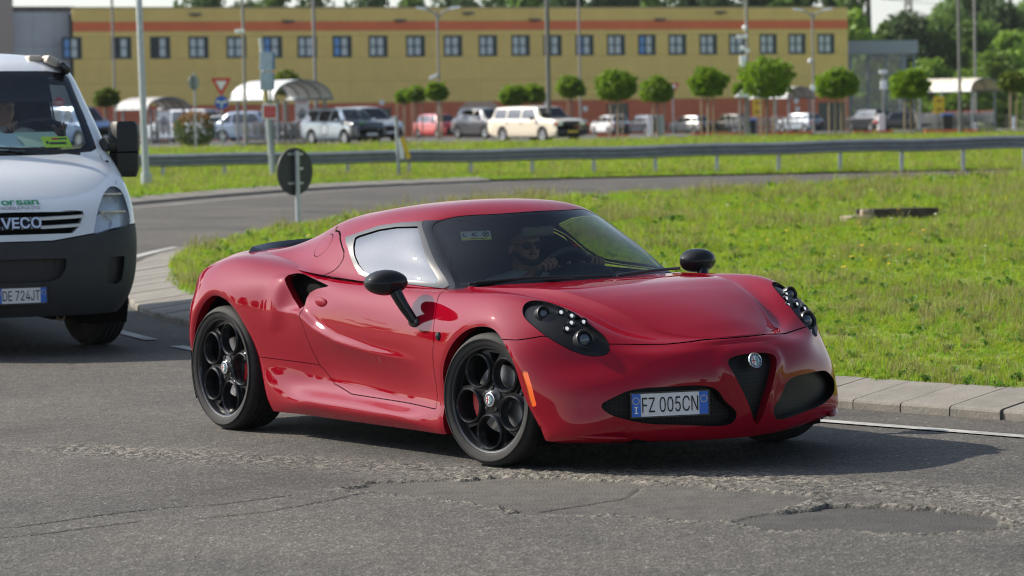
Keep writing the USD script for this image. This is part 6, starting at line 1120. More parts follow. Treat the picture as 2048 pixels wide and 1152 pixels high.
car("parked_car", "blue-grey car with a dark rear window between the white hatchback and the large shelter", c_(-12.6, 172), -.4, cpaint("blue_grey_paint", (.26, .33, .44), .3), dict(SALOON, H=1.6)); car("parked_car", "dark saloon behind the trolleys of the large white shelter", c_(-10.5, 160), -2.6, cpaint("slate_paint", (.10, .13, .16), .3), SALOON)
# ---------------------------------------------------------------- the white van: surface
VX = [(.27, .86, .84), (.36, .92, .90), (.50, .955, .945), (.64, .955, .965), (.79, .935, .975), (.90, .90, .975), (1.00, .855, .975), (1.12, .745, .97), (1.25, .56, .965), (1.39, .31, .955), (1.44, .255, .95), (1.62, .06, .925), (1.80, -.14, .895), (1.965, -.335, .86), (2.03, -.45, .82), (2.075, -.60, .74), (2.10, -.74, .60), (2.115, -.86, .35), (2.12, -.95, .0)]
def van_belts():
    T = []
    for z, xc, w in VX:
        k = w / .97; xr = -4.9 if z < 2.0 else -4.85
        st_ = [(xc, 0, z), (xc - .012, .33 * k, z), (xc - .055, .60 * k, z), (xc - .15, .81 * k, z), (xc - .30, .925 * k, z), (xc - .55, .965 * k, z - .0), (min(xc - .9, -.35), .97 * k, z), (-1.3, .97 * k, z), (-2.5, .97 * k, z), (-3.8, .97 * k, z), (xr + .12, .96 * k, z), (xr + .01, .88 * k, z), (xr, .45 * k, z), (xr, 0, z)]
        T.append(st_)
    return T
VANW = M("van_white_paint", (.66, .69, .73), .35, coat=1.0, coat_rough=.06, var=.04, scale=2); VGREY = M("van_bumper_plastic", (.020, .0215, .024), .6, var=.3, scale=4, bump=.15, bscale=120); VGLASS = glass("van_windscreen_glass", (.80, .85, .85), 1.5)
van = thing("delivery_van", "white delivery van with a dark grey bumper and green lettering cut by the left edge", "van", (-3.7357, 22.7791, 0), math.radians(-67))
vput = lambda n, v, m, p=None: put(n, v, m, p or van)
vobj = lambda n, mm, m, p=None, smooth=35: obj(n, mm, m, p or van, smooth)
G, _, _ = loft_belts(van_belts(), 421, 181, sym='abt'); G = relax(G, 3); G[:, 0, 1] = 0; G[:, -1, 1] = 0; G[-1, :, 1] = 0
V = G.reshape(-1, 3); F = grid_faces(181, 421); N = vnormals(V, F)
if N[60 * 421 + 200][1] < 0: F = F[:, ::-1]; N = -N
for q in (slice(0, None, 421), slice(420, None, 421), slice(-421, None)): N[q, 1] = 0
N /= np.maximum(np.linalg.norm(N, axis=1, keepdims=True), 1e-9); vs = Skin(V, N, F)
yz = lambda V: V[:, 1:3]; fx = lambda V, N: V[:, 0] > -.75
mir_ = lambda pts: [(0 - .05, pts[0][1])] + pts + [(-.05, pts[-1][1])]
WSP = [(-.1, 1.372), (.409, 1.372), (.74, 1.388), (.800, 1.41), (.79, 1.62), (.775, 1.80), (.765, 1.92), (.735, 1.958), (.60, 1.972), (-.1, 1.975)]; WGP = [(-.1, 1.405), (.38, 1.402), (.66, 1.415), (.722, 1.45), (.715, 1.65), (.705, 1.86), (.690, 1.90), (.64, 1.923), (.4, 1.93), (-.1, 1.93)]
HLV = smoothpath([(.560, .838), (.575, .90), (.60, .97), (.645, 1.05), (.71, 1.118), (.785, 1.148), (.838, 1.125), (.862, 1.03), (.872, .93), (.860, .885), (.79, .866), (.66, .846)], 60, True)
bump_z = lambda y: np.interp(np.abs(y), [0, .25, .56, .70, .86, .98], [.790, .790, .832, .852, .880, .885])
c2(vs, "ws", WSP, fx, yz); c2(vs, "wg", WGP, fx, yz); c2(vs, "hl", HLV, lambda V, N: V[:, 0] > .2, yz)
c2(vs, "gr", [(-.1, .838), (.40, .838), (.455, .885), (.495, .96), (.50, .985), (-.1, .992)], lambda V, N: V[:, 0] > .3, yz)
vs.cut("bump", lambda V, N: np.where(V[:, 0] > .36 + 0 * V[:, 0], V[:, 2] - bump_z(V[:, 1]), 1.0)); vs.cut("bumpgap", lambda V, N: np.where(V[:, 0] > .36, np.abs(V[:, 2] - bump_z(V[:, 1])) - .004, 1.0))
c2(vs, "int", [(-.1, .508), (.22, .512), (.30, .54), (.335, .60), (.345, .668), (-.1, .675)], lambda V, N: V[:, 0] > .3, yz); c2(vs, "fog", [(.645, .49), (.72, .475), (.765, .50), (.785, .60), (.790, .668), (.665, .663), (.645, .60)], lambda V, N: V[:, 0] > .3, yz)
hgl = np.array([(-.02, .997), (.30, .995), (.52, .985), (.585, .985)]); vs.cut("hgap", lambda V, N: np.where(V[:, 0] > .3, sd_line(yz(V), hgl) - .003, 1.0))
hg2 = np.array([(.838, 1.14), (.82, 1.19), (.815, 1.30), (.80, 1.385)]); vs.cut("hgap2", lambda V, N: np.where(V[:, 0] > .1, sd_line(yz(V), hg2) - .004, 1.0))
c2(vs, "arch", [(.47 * math.cos(a), .37 + .45 * math.sin(a)) for a in np.linspace(-.6, PI + .6, 30)], lambda V, N: V[:, 1] > .6); c2(vs, "arch2", [(-3.3 + .45 * math.cos(a), .37 + .43 * math.sin(a)) for a in np.linspace(-.6, PI + .6, 30)], lambda V, N: V[:, 1] > .6)
c2(vs, "side", [(-.30, 1.30), (-.42, 1.45), (-.78, 1.86), (-1.45, 1.88), (-1.48, 1.30)], lambda V, N: V[:, 1] > .5); cl(vs, "dgap", np.array([(-.24, .5), (-.22, 1.25), (-.40, 1.50), (-.74, 1.92), (-1.52, 1.93), (-1.55, .5), (-.24, .5)]), .004, lambda V, N: V[:, 1] > .5)
L = vs.lab; hole = L["ws"] | L["hl"] | L["gr"] | L["int"] | L["fog"] | L["arch"] | L["arch2"] | L["side"]; gp_ = (L["bumpgap"] | L["hgap"] | L["hgap2"] | L["dgap"]) & ~hole; so = ~hole & ~gp_
vput("van_body", join(*both(vs.part(so & ~L["bump"]))), VANW); vb = vput("front_bumper", join(*both(vs.part(so & L["bump"]))), VGREY); vput("panel_joint", join(*both(sunk(vs.part(gp_), .012))), DARK)
vput("windscreen_border", join(*both(sunk(vs.part(L["ws"] & ~L["wg"]), .002))), GLOSSB); vput("windscreen", join(*both(sunk(vs.part(L["wg"]), .002))), VGLASS)
for q in both(sunk(vs.part(L["side"]), .006)): vput("side_window", q, VGLASS)
def vr(mask, off): r = vs.rim(mask, off); return r, trimesh.Trimesh(r.vertices * [1, -1, 1], r.faces[:, ::-1], process=False)
xb = lambda d: (lambda V, N: V - np.array([d, 0, 0]))
for k, d in (("gr", .06), ("int", .05), ("fog", .05)):
    V_, N_, F_ = vs.part(L[k]); nm = {"gr": "radiator_grille", "int": "lower_intake", "fog": "fog_lamp_recess"}[k]
    for q in both((V_ - np.array([d, 0, 0]), N_, F_)): vput(nm, q, DARK if k == "gr" else BLACK, None if k == "gr" else vb)
    for r in vr(L[k], xb(d)): vobj(nm + "_edge", r, VANW if k == "gr" else VGREY, None if k == "gr" else vb, 60)
for s_, r in zip((1, -1), vr(L["arch"], lambda V, N: V - np.array([0, .08, 0]))): vobj("arch_edge", r, VGREY, None, 60); vobj("arch_liner", xf(half_lathe([(.1, 0), (.50, 0), (.50, s_ * .35)]), (0, s_ * .55, .40)), DARK)
for r in vr(L["arch2"], lambda V, N: V - np.array([0, .08, 0])): vobj("arch_edge", r, VGREY, None, 60)
from scipy.interpolate import LinearNDInterpolator
_fr = vs.V[(vs.V[:, 0] > -.6) & (vs.V[:, 0] < 1.2)]; _fr = np.vstack([_fr, (_fr * [1, -1, 1])[_fr[:, 1] < .12]]); _li = LinearNDInterpolator(_fr[:, 1:3] + np.random.default_rng(0).normal(0, 1e-7, (len(_fr), 2)), _fr[:, 0])
xn = lambda y, z: float(_li(abs(y), z))
for z, y1 in ((.942, .50), (.884, .475)):
    P = [(xn(y, z) - .01, y, z + .012 * (abs(y) / .5) ** 2) for y in np.linspace(-y1, y1, 17)]; T_ = tube(P, .5, 4, True); ring = []
    V = np.array([(x + dx, y, zz + dz) for x, y, zz in P for dx, dz in ((-.02, -.012), (.008, -.012), (.012, .008), (-.02, .012))]); F = [f for i in range(16) for k in range(4) for f in ((i * 4 + k, i * 4 + (k + 1) % 4, (i + 1) * 4 + (k + 1) % 4), (i * 4 + k, (i + 1) * 4 + (k + 1) % 4, (i + 1) * 4 + k))]
    vobj("grille_bar", trimesh.Trimesh(V, np.array(F), process=False), VANW)
for k in range(11): vobj("intake_slat", bx(.895, .903, -.33 + k * .06, -.325 + k * .06, .515, .67), VGREY, vb)
for z in (.55, .59, .63): vobj("intake_slat", bx(.895, .903, -.33, .33, z, z + .006), VGREY, vb)
def front_at(m, y, z, dx=.012):
    x = xn(y, z); dxdz = (xn(y, z + .02) - xn(y, z - .02)) / .04; dxdy = (xn(y + .03, z) - xn(y - .03, z)) / .06; n = np.array([1, -dxdy, -dxdz]); n /= np.linalg.norm(n); X = np.cross([0, 0, 1.0], n); X /= np.linalg.norm(X); Y_ = np.cross(n, X); T = np.eye(4); T[:3, 0], T[:3, 1], T[:3, 2], T[:3, 3] = X, Y_, n, np.array([x, y, z]) + n * dx
    m = m.copy(); m.apply_transform(T); return m
def line_of(text, h, y0, y1, z, mat, depth, dx, bold, nm):
    w0 = 0; ms = []
    full = meshkit.text_mesh(text, h, depth, bold); k = (y1 - y0) / (full.bounds[1][0] - full.bounds[0][0]); b0 = full.bounds[0][0]
    prefix = ""
    for i, ch in enumerate(text):
        if ch != " ":
            t = meshkit.text_mesh(ch, h, depth, bold); x0 = 0 if not prefix.strip() else meshkit.text_mesh(prefix.rstrip(), h, depth, bold).bounds[1][0] + h * .12 + (h * .28 if prefix.endswith(" ") else 0)
            t.apply_translation((-t.bounds[0][0], 0, 0)); t = xf(t, (0, 0, 0), s=(k, 1, 1)); wch = t.bounds[1][0]; t.apply_translation((-wch / 2, 0, 0)); yc = y0 + k * (x0) + wch / 2; vobj(nm, front_at(t, yc, z, dx), mat)
        prefix += ch
EMBL = M("emblem_pale_blue", (.50, .58, .74), .3, coat=1)
line_of("IVECO", .072, -.155, .172, .878, EMBL, .012, .012, True, "badge_letter")
for i, yc in enumerate(np.linspace(-.125, .145, 5)): vobj("badge_shadow", front_at(rbox(-.03, .03, -.008, .078, -.004, .004, .004), yc, .878, .003), GLOSSB)
line_of("lorsan", .048, -.118, .182, 1.040, M("lettering_green", (.015, .22, .10), .5), .0015, .004, True, "door_lettering"); line_of("O MOBILE PULITO", .021, -.118, .186, 1.009, M("lettering_grey", (.10, .11, .12), .5), .0012, .004, False, "door_lettering")
Tp = np.eye(4); Tp[:3, 0] = (0, 1, 0); Tp[:3, 1] = (0, 0, 1); Tp[:3, 2] = (1, 0, 0); Tp[:3, 3] = (.968, .012, .425); plate(vb, Tp, "DE 724JT", objf=lambda n, mm, m, p: obj(n, mm, m, p)); vobj("plate_holder", bx(.93, .962, -.18, .20, .36, .49), VGREY, vb)
# headlights: clear cover over reflectors
for s_ in (1, -1):
    f_ = (lambda q: q) if s_ > 0 else mirror; hv = vs.part(L["hl"]); V_, N_, F_ = hv; hl = vput("headlight", f_((V_ - np.array([.07, 0, 0]), N_, F_)), M("reflector_silver", (.70, .73, .76), .3, metal=.5)); vput("headlight_cover", f_(sunk(hv, .003)), glass("headlight_cover", (.92, .94, .95), 1.5, .02), hl)
    r = vs.rim(L["hl"], lambda V, N: V - np.array([.07, 0, 0])); vobj("headlight_edge", r if s_ > 0 else trimesh.Trimesh(r.vertices * [1, -1, 1], r.faces[:, ::-1], process=False), BLACK, hl, 60)
    for y, z, rr in ((.66, .905, .062), (.77, .925, .060), (.745, 1.04, .050)): x = .80 - .9 * (y - .62) - .55 * max(0, z - .95); vobj("reflector_bowl", xf(lathe([(rr, .02), (rr * .8, -.02), (rr * .3, -.04), (.0005, -.042)], 20, "x"), (x - .02, s_ * y, z)), CHROME, hl); vobj("lamp_bulb", xf(icosphere(1), (x - .03, s_ * y, z), s=(.02, .014, .014)), LED, hl)
    for z in (.97, 1.09): vobj("lamp_divider", bx(.50, .78 - .8 * (z - .95), min(s_ * .64, s_ * .82), max(s_ * .64, s_ * .82), z, z + .012), CHROME, hl)
# mirrors
for s_ in (1, -1):
    pr = lambda w_, d_, z_: [(d_ * a_, s_ * 1.04 + w_ * .92 * b_, z_) for a_ in (-1, -.6, .5, 1) for b_ in (-1, -.75, .75, 1) if abs(a_) + abs(b_) < 1.9]
    m_ = vobj("wing_mirror", hull(pr(.085, .05, 1.60) + pr(.105, .07, 1.57) + pr(.112, .085, 1.50) + pr(.110, .085, 1.385)), BLACK); vobj("mirror_lower", hull(pr(.108, .083, 1.372) + pr(.105, .08, 1.25) + pr(.085, .06, 1.20)), BLACK, m_); vobj("mirror_seam", hull(pr(.103, .078, 1.39) + pr(.103, .078, 1.365)), DARK, m_)
    vobj("mirror_arm", cat(tube(smoothpath([(.10, s_ * .86, 1.44), (.06, s_ * .93, 1.43), (.02, s_ * 1.02, 1.42)], 8), [.05] * 4 + [.04] * 4, 10), tube([(.08, s_ * .88, 1.29), (.02, s_ * 1.02, 1.27)], .022, 8)), BLACK, m_); vobj("mirror_glass", bx(-.090, -.084, s_ * 1.04 - .085, s_ * 1.04 + .085, 1.25, 1.58), CHROME, m_)
for x in (0, -3.3):
    for s_ in (1, -1):
        wx = UsdGeom.Xform.Define(stage, numbered(path_of(van), "wheel")); wx.AddTranslateOp().Set(Gf.Vec3d(x, s_ * .79, .345)); wx.AddRotateZOp().Set(14 if x == 0 else 0); w = wx.GetPrim(); ty = [(.20, -.09), (.24, -.108), (.30, -.112), (.330, -.095), (.343, -.075)]
        for k in range(4): g = -.06 + k * .04; ty += [(.344, g - .004), (.335, g), (.335, g + .012), (.345, g + .016)]
        ty += [(.343, .078), (.330, .095), (.30, .112), (.24, .108), (.20, .09)]; obj("tyre", lathe(ty, 56, "y"), RUBBER, w, 40)
        rm = lathe([(.205, -.09), (.215, -.095), (.205, -.07), (.18, -.05), (.13, -.065), (.07, -.03), (.0005, -.03)], 32, "y"); rm.vertices = rm.vertices * [1, -s_, 1]; obj("rim", rm, M("steel_rim", (.20, .21, .22), .45, metal=.6), w); obj("wheel_back", xf(lathe([(.205, .085), (.0005, .06)], 24, "y"), (0, 0, 0), s=(1, -s_, 1)), M("drum_grey", (.06, .06, .06), .7), w)
vobj("underbody", cat(bx(-4.7, .55, -.62, .62, .32, .55), bx(.25, .62, -.25, -.1, .20, .34), bx(.3, .7, .30, .46, .235, .3), bx(.35, .6, .5, .54, .215, .3), tube([(.45, -.75, .33), (.45, .75, .33)], .04, 8)), DARK); vobj("tow_eye", xf(lathe([(.02, -.01), (.035, 0), (.02, .01)], 12, "x"), (.80, .33, .265)), M("rusty_steel", (.12, .07, .04), .8), vb)
vobj("roof_marker", cat(rbox(-.70, -.56, .50, .60, 2.045, 2.09, .015), xf(rbox(-.08, .10, -.05, .05, -.03, .03, .015), (-.56, .655, 2.045), rx=-.45)), M("marker_beige", (.42, .37, .31), .5)); vobj("roof_marker", xf(rbox(-.08, .09, -.05, .05, -.04, .02, .02), (-.50, .735, 2.0), rx=-.75), GLOSSB)
for zz in (0, 1): vobj("wiper", tube([(.34 - .02 * zz, .62 - .45 * zz, 1.375), (.31, .30 - .45 * zz, 1.415), (.285, -.02 - .45 * zz, 1.43), (.30, -.35 - .4 * zz, 1.40)], .010, 6), BLACK)
# cab
vobj("dashboard", hull([(.26, -.85, 1.32), (.26, .85, 1.32), (-.18, -.85, 1.39), (-.18, .85, 1.39), (-.25, -.85, 1.05), (-.25, .85, 1.05), (.2, -.8, .9), (.2, .8, .9)]), CLOTHK)
PAPER = M("paper_blue_white", (.45, .62, .66), .7); 
for i, (y, x, rz_, mt) in enumerate(((-.02, .13, .1, PAPER), (.22, .10, -.15, PAPER), (.40, .12, .25, M("paper_green", (.42, .60, .48), .7)), (.05, .02, .3, PAPER))): vobj("paper_sheet", xf(bx(-.11, .11, -.16, .16, 0, .004), (x - .02, y, 1.462 + .008 * i), rz=rz_, ry=.5), mt)
vobj("folder", xf(bx(-.12, .12, -.04, .04, 0, .03), (.10, -.25, 1.34), rz=.5, ry=.2), SYEL)
ck = vobj("windscreen_card", xf(front_at(bx(-.105, .105, -.055, .055, 0, .002), .50, 1.475, -.02), (0, 0, 0)), M("card_lime", (.45, .70, .03), .5)); vobj("card_print", front_at(cat(bx(-.06, .07, -.025, -.002, .002, .003), bx(-.085, -.065, -.02, .01, .002, .003), bx(.02, .09, .025, .04, .002, .003)), .50, 1.475, -.02), M("print_dark", (.03, .05, .02), .5), ck); vobj("card_print", front_at(bx(-.03, .02, .022, .04, .002, .003), .50, 1.475, -.02), SRED, ck)
for y in (-.42, .42): st_ = vobj("seat", cat(rbox(-1.35, -.85, y - .24, y + .24, .85, 1.02, .05), xf(rbox(-.07, .07, -.24, .24, 0, .70, .05), (-1.30, y, .95), ry=-.15)), CLOTHK); vobj("headrest", rbox(-1.50, -1.40, y - .13, y + .13, 1.66, 1.86, .04), CLOTHK, st_)
vobj("cab_floor", cat(bx(-1.7, .5, -.88, .88, .7, .76), bx(-1.75, -1.65, -.85, .85, .7, 2.0)), CLOTHK); vobj("cab_lining", bx(-1.6, -.75, -.68, .68, 1.99, 2.02), CLOTHK)
vobj("steering_wheel", at_normal(cat(lathe([(.20, -.014), (.215, -.018), (.232, 0), (.215, .018), (.20, .014), (.196, 0), (.20, -.014)], 36), bx(-.2, .2, -.02, .02, -.01, .01), tcyl(.06, .03)), (-.42, .49, 1.49), (-.62, 0, .78)), SATINB)
hd_ = vobj("sun_visor", xf(rbox(-.01, .01, -.30, .30, -.11, .11, .01), (-.36, .30, 1.84), ry=-.6), CLOTHK); vobj("sun_visor", xf(rbox(-.01, .01, -.30, .30, -.11, .11, .01), (-.36, -.35, 1.84), ry=-.6), CLOTHK)
# ---------------------------------------------------------------- the two drivers
import manifold3d as m3
def _sph(c, r): return np.asarray(c, float) + r * _SPH[2]
def bones(chains):
    out = None
    for ch in chains:
        for (a, ra), (b, rb) in zip(ch[:-1], ch[1:]):
            h = m3.Manifold.hull_points(np.vstack([_sph(a, ra), _sph(b, rb)])); out = h if out is None else out + h
    return out
def skin_mesh(man, edge=.02, it=12, lam=.5):
    m = man.refine_to_length(edge).to_mesh(); t = trimesh.Trimesh(m.vert_properties[:, :3], m.tri_verts, process=True); trimesh.smoothing.filter_taubin(t, lamb=lam, nu=.52, iterations=it); return t
SKINM = M("skin", (.42, .24, .16), .55, var=.08, scale=20); HAIRM = M("dark_hair", (.018, .013, .010), .7, bump=.5, bscale=200); TEE = M("white_cotton", (.62, .64, .66), .85, var=.06, scale=10); JEANS = M("dark_denim", (.03, .04, .07), .85)
def mirror_chain(ch): return [((p[0], -p[1], p[2]), r) for p, r in ch]
def hand(wrist, to, up, s):
    """palm, four curled fingers and a thumb around a rim; to = direction of the hand, up = direction its back faces"""
    w = np.array(wrist, float); f = np.array(to, float); f /= np.linalg.norm(f); u = np.array(up, float); u -= f * (u @ f); u /= np.linalg.norm(u); l = np.cross(u, f) * s; ch = [[(w, .026), (w + f * .05 + l * .022, .016), (w + f * .085 + l * .030, .013)], [(w, .026), (w + f * .05 - l * .022, .016), (w + f * .08 - l * .032, .012)], [(w, .026), (w + f * .088, .015)]]
    for i, (o, ln) in enumerate(((.033, .9), (.011, 1.0), (-.012, .95), (-.033, .78))): b = w + f * .088 + l * o; ch.append([(b, .0105), (b + (f * .035 + u * .006) * ln, .0095), (b + (f * .048 - u * .024) * ln, .0088), (b + (f * .028 - u * .042) * ln, .008)])
    b = w + f * .03 + l * .03; ch.append([(b, .014), (b + f * .03 + l * .028 - u * .008, .0115), (b + f * .058 + l * .030 - u * .022, .0095)]); return ch
def driver(name, label, loc, rz, hairlen, beard, cap, wheel_c, wheel_n, wheel_r, look=0.0, glasses_=False, floor=.0):
    """seated figure: origin at the hips, x forward"""
    t = thing(name, label, "person", loc, rz); hp, ch_, nk, hd = (0, 0, .06), (-.10, 0, .36), (-.115, 0, .54), (-.085, 0, .665)
    wc = np.array(wheel_c); wn = np.array(wheel_n, float); wn /= np.linalg.norm(wn); sx = np.array([0, 1.0, 0]); up = np.cross(wn, sx) * 1.0; up *= np.sign(up[2]); body = [[(hp, .145), ((-.05, 0, .20), .135), (ch_, .15), ((-.11, 0, .46), .10), (nk, .058), ((-.10, 0, .60), .060)]]
    arms, hands_ = [], []
    for s in (1, -1):
        sh = np.array((-.105, s * .185, .455)); gr_ = wc + sx * s * wheel_r * .86 + up * wheel_r * .45; wr = gr_ - np.array([.085, 0, .015]); el = (sh + wr) / 2 + np.array([-.02, s * .10, -.13]); arms.append([((-.11, s * .07, .44), .085), (sh, .062), (el, .043), (wr, .028)]); hands_ += hand(wr, gr_ - wr + np.array([0, 0, .03]), (0, s * .3, 1), -s)
        kn = np.array((.44, s * .14, .16)); an = np.array((.72, s * .12, floor + .08)); body.append([((0, s * .09, .05), .10), ((.2, s * .13, .12), .088), (kn, .060), ((kn + an) / 2 + np.array([-.03, 0, 0]), .055), (an, .038), (an + np.array([.14, 0, -.03]), .034)])
        body.append([((-.11, s * .03, .46), .09), ((-.105, s * .14, .455), .07)])
    neck_head = [[(nk, .056), ((-.095, 0, .60), .062), ((-.095, 0, .655), .070), ((-.09, 0, .70), .078), ((-.098, 0, .735), .070)], [((-.065, 0, .625), .050), ((-.035, 0, .60), .034)], [((-.06, 0, .66), .062), ((-.05, 0, .635), .055)]]
    cl, sl = math.cos(look), math.sin(look)
    def turn(p): p = np.array(p, float); q = p - [-.09, 0, 0]; return np.array([q[0] * cl - q[1] * sl - .09, q[0] * sl + q[1] * cl, p[2]])
    face = [[((-.012, 0, .690), .010), ((.012, 0, .655), .015), ((-.005, 0, .648), .013)], [((-.022, .034, .70), .016), ((-.018, 0, .705), .014), ((-.022, -.034, .70), .016)], [((-.006, .018, .625), .008), ((.002, 0, .627), .009), ((-.006, -.018, .625), .008)], [((-.01, 0, .598), .016), ((-.02, 0, .60), .02)]] + [[((-.095, s * .076, .675), .014), ((-.10, s * .082, .65), .010)] for s in (1, -1)]
    tc = lambda chs: [[(turn(p), r) for p, r in c] for c in chs]
    obj("body", skin_mesh(bones(body + arms + hands_ + tc(neck_head + face)), .012, 8), SKINM, t, True)
    fat = lambda c, k: [(p, r + k) for p, r in c]
    obj("shirt", skin_mesh(bones([fat(body[0][:4], .012)] + [fat(c, .012) for c in body if len(c) == 2] + [[(a[0][0], a[0][1] + .012), (a[1][0], a[1][1] + .014), ((np.array(a[1][0]) * .4 + np.array(a[2][0]) * .6), .062)] for a in arms]), .02, 8), TEE, t, True)
    obj("trousers", skin_mesh(bones([fat(c[:5], .010) for c in body if len(c) == 6 and abs(c[2][0][1]) > .05] + [[((0, .08, .05), .12), ((0, -.08, .05), .12)]]), .025, 6), JEANS, t, True)
    for s in (1, -1):
        obj("eye", xf(icosphere(2), turn((-.022, s * .031, .680)), s=(.011,) * 3), M("eye_white", (.6, .58, .55), .3), t); obj("iris", xf(icosphere(1), turn((-.0125, s * .031, .680)), s=(.003, .0055, .0055)), HAIRM, t)
        an = (.79, s * .12, floor + .035); obj("shoe", skin_mesh(bones([[((.70, s * .12, floor + .06), .045), ((.80, s * .12, floor + .04), .042), ((.92, s * .125, floor + .03), .034)]]), .02, 4), BLACK, t, True)
    hair = [[((-.115, 0, .70), .080), ((-.10, 0, .742), .074)], [((-.12, 0, .66), .074), ((-.115, 0, .71), .080)], [((-.06, 0, .765), .040), ((-.09, 0, .765), .055)]]
    obj("hair", skin_mesh(bones(tc(hair)), .015, 4), HAIRM, t, True)
    if beard: obj("beard", skin_mesh(bones(tc([[((-.012, 0, .593), .021), ((-.03, .035, .605), .022), ((-.075, .066, .64), .014)], [((-.012, 0, .593), .021), ((-.03, -.035, .605), .022), ((-.075, -.066, .64), .014)], [((.001, .016, .639), .006), ((.001, -.016, .639), .006)]])), .01, 3), HAIRM, t, True)
    if glasses_:
        gl_ = cat(*[xf(lathe([(.0005, 0), (.022, 0), (.024, -.003), (.022, -.004)], 16, "x"), turn((.000, s * .032, .682)), rz=look) for s in (1, -1)], tube([turn((.0, -.055, .69)), turn((.004, 0, .69)), turn((.0, .055, .69))], .003, 5), tube([turn((.0, .056, .69)), turn((-.09, .082, .685))], .003, 5), tube([turn((.0, -.056, .69)), turn((-.09, -.082, .685))], .003, 5)); obj("glasses", gl_, GLOSSB, t)
    return t
hy = -0.955673; ch2 = lambda x, y, z: (0.60543 + x * math.cos(hy) - y * math.sin(hy), 15.25182 + x * math.sin(hy) + y * math.cos(hy), z)
driver("person", "bearded driver in dark glasses and a pale shirt behind the red coupe's windscreen", ch2(-1.32, .34, .26), hy, 0, True, False, (.275, 0, .50), (-.92, 0, .38), .18, -.15, True, -.02)
vy = math.radians(-67); vh = lambda x, y, z: (-3.7357 + x * math.cos(vy) - y * math.sin(vy), 22.7791 + x * math.sin(vy) + y * math.cos(vy), z)
driver("person", "driver with short hair and a white T-shirt at the wheel of the white van", vh(-1.02, .44, 1.03), vy, 0, False, False, (.60, .05, .46), (-.62, 0, .78), .21, .35, False, -.25)
# ---------------------------------------------------------------- grass, weeds, flowers, the broken channel in the grass
def blade_tuft(seed, n, h, spread, width, bend=.5):
    rng = np.random.default_rng(seed); V, F = [], []
    for _ in range(n):
        a = rng.uniform(0, 6.28); r = spread * math.sqrt(rng.random()); b = np.array([r * math.cos(a), r * math.sin(a), -.01]); d = rng.uniform(0, 6.28); L = h * rng.uniform(.5, 1.15); k = bend * rng.uniform(.3, 1.2); o = np.array([math.cos(d), math.sin(d), 0]); w = np.array([-math.sin(d), math.cos(d), 0]) * width * rng.uniform(.6, 1.3); i = len(V)
        V += [b - w, b + w, b + o * L * k * .3 + [0, 0, L * .6] - w * .7, b + o * L * k * .3 + [0, 0, L * .6] + w * .7, b + o * L * k + [0, 0, L * (1 - .3 * k)]]; F += [(i, i + 1, i + 3), (i, i + 3, i + 2), (i + 2, i + 3, i + 4)]
    return np.array(V), np.array(F)
def weed(seed, r, n):
    rng = np.random.default_rng(seed); V, F = [], []
    for k in range(n):
        a = k * 2.4 + rng.uniform(-.3, .3); L = r * rng.uniform(.6, 1.1); o = np.array([math.cos(a), math.sin(a), 0]); w = np.array([-math.sin(a), math.cos(a), 0]) * L * .22; i = len(V); zt = L * rng.uniform(.25, .8)
        V += [(0, 0, 0), o * L * .5 + w + [0, 0, zt * .9], o * L * .5 - w + [0, 0, zt * .9], o * L + [0, 0, zt * .7]]; F += [(i, i + 2, i + 1), (i + 1, i + 2, i + 3)]
    return np.array([np.asarray(v, float) for v in V]), np.array(F)
GRM = leaf_mat("grass_blade", (.25, .33, .02), (.54, .60, .075), 1.2, .5, .22); GRD = leaf_mat("grass_blade_fresh", (.18, .33, .016), (.42, .56, .045), 1.2, .5, .22); GRY = leaf_mat("grass_blade_dry", (.24, .23, .07), (.38, .35, .15), 1.2, .4, .25); WEEDM = leaf_mat("weed_leaf", (.07, .17, .012), (.16, .30, .03), 1.2, .5, .25)
def scatter(name, protos, pts, scales, idx, seed=0, kind="stuff"):
    pi = UsdGeom.PointInstancer.Define(stage, numbered("/World", name)); base = str(pi.GetPath()); rng = np.random.default_rng(seed); paths = []
    for nm, (vf, m) in protos: p = obj(nm, trimesh.Trimesh(*vf, process=False), m, pi.GetPrim(), False); paths.append(p.GetPath())
    pi.CreatePrototypesRel().SetTargets(paths); n = len(pts); pi.CreatePositionsAttr(Vt.Vec3fArray.FromNumpy(np.asarray(pts, np.float32))); pi.CreateProtoIndicesAttr(Vt.IntArray.FromNumpy(np.asarray(idx, np.int32))); s = np.asarray(scales, np.float32); pi.CreateScalesAttr(Vt.Vec3fArray.FromNumpy(np.stack([s, s, s * rng.uniform(.75, 1.25, n).astype(np.float32)], 1)))
    a = rng.uniform(0, 2 * PI, n) / 2; tl = rng.normal(0, .08, n); q = [Gf.Quath(float(np.cos(x)), float(t_), float(t_ * .5), float(np.sin(x))) for x, t_ in zip(a, tl)]; pi.CreateOrientationsAttr(Vt.QuathArray(q)); return tag(pi.GetPrim(), kind=kind)
def inside(poly, P):
    import shapely; return shapely.contains_xy(poly, P[:, 0], P[:, 1])
rng = np.random.default_rng(12); pts, sc, ix = [], [], []
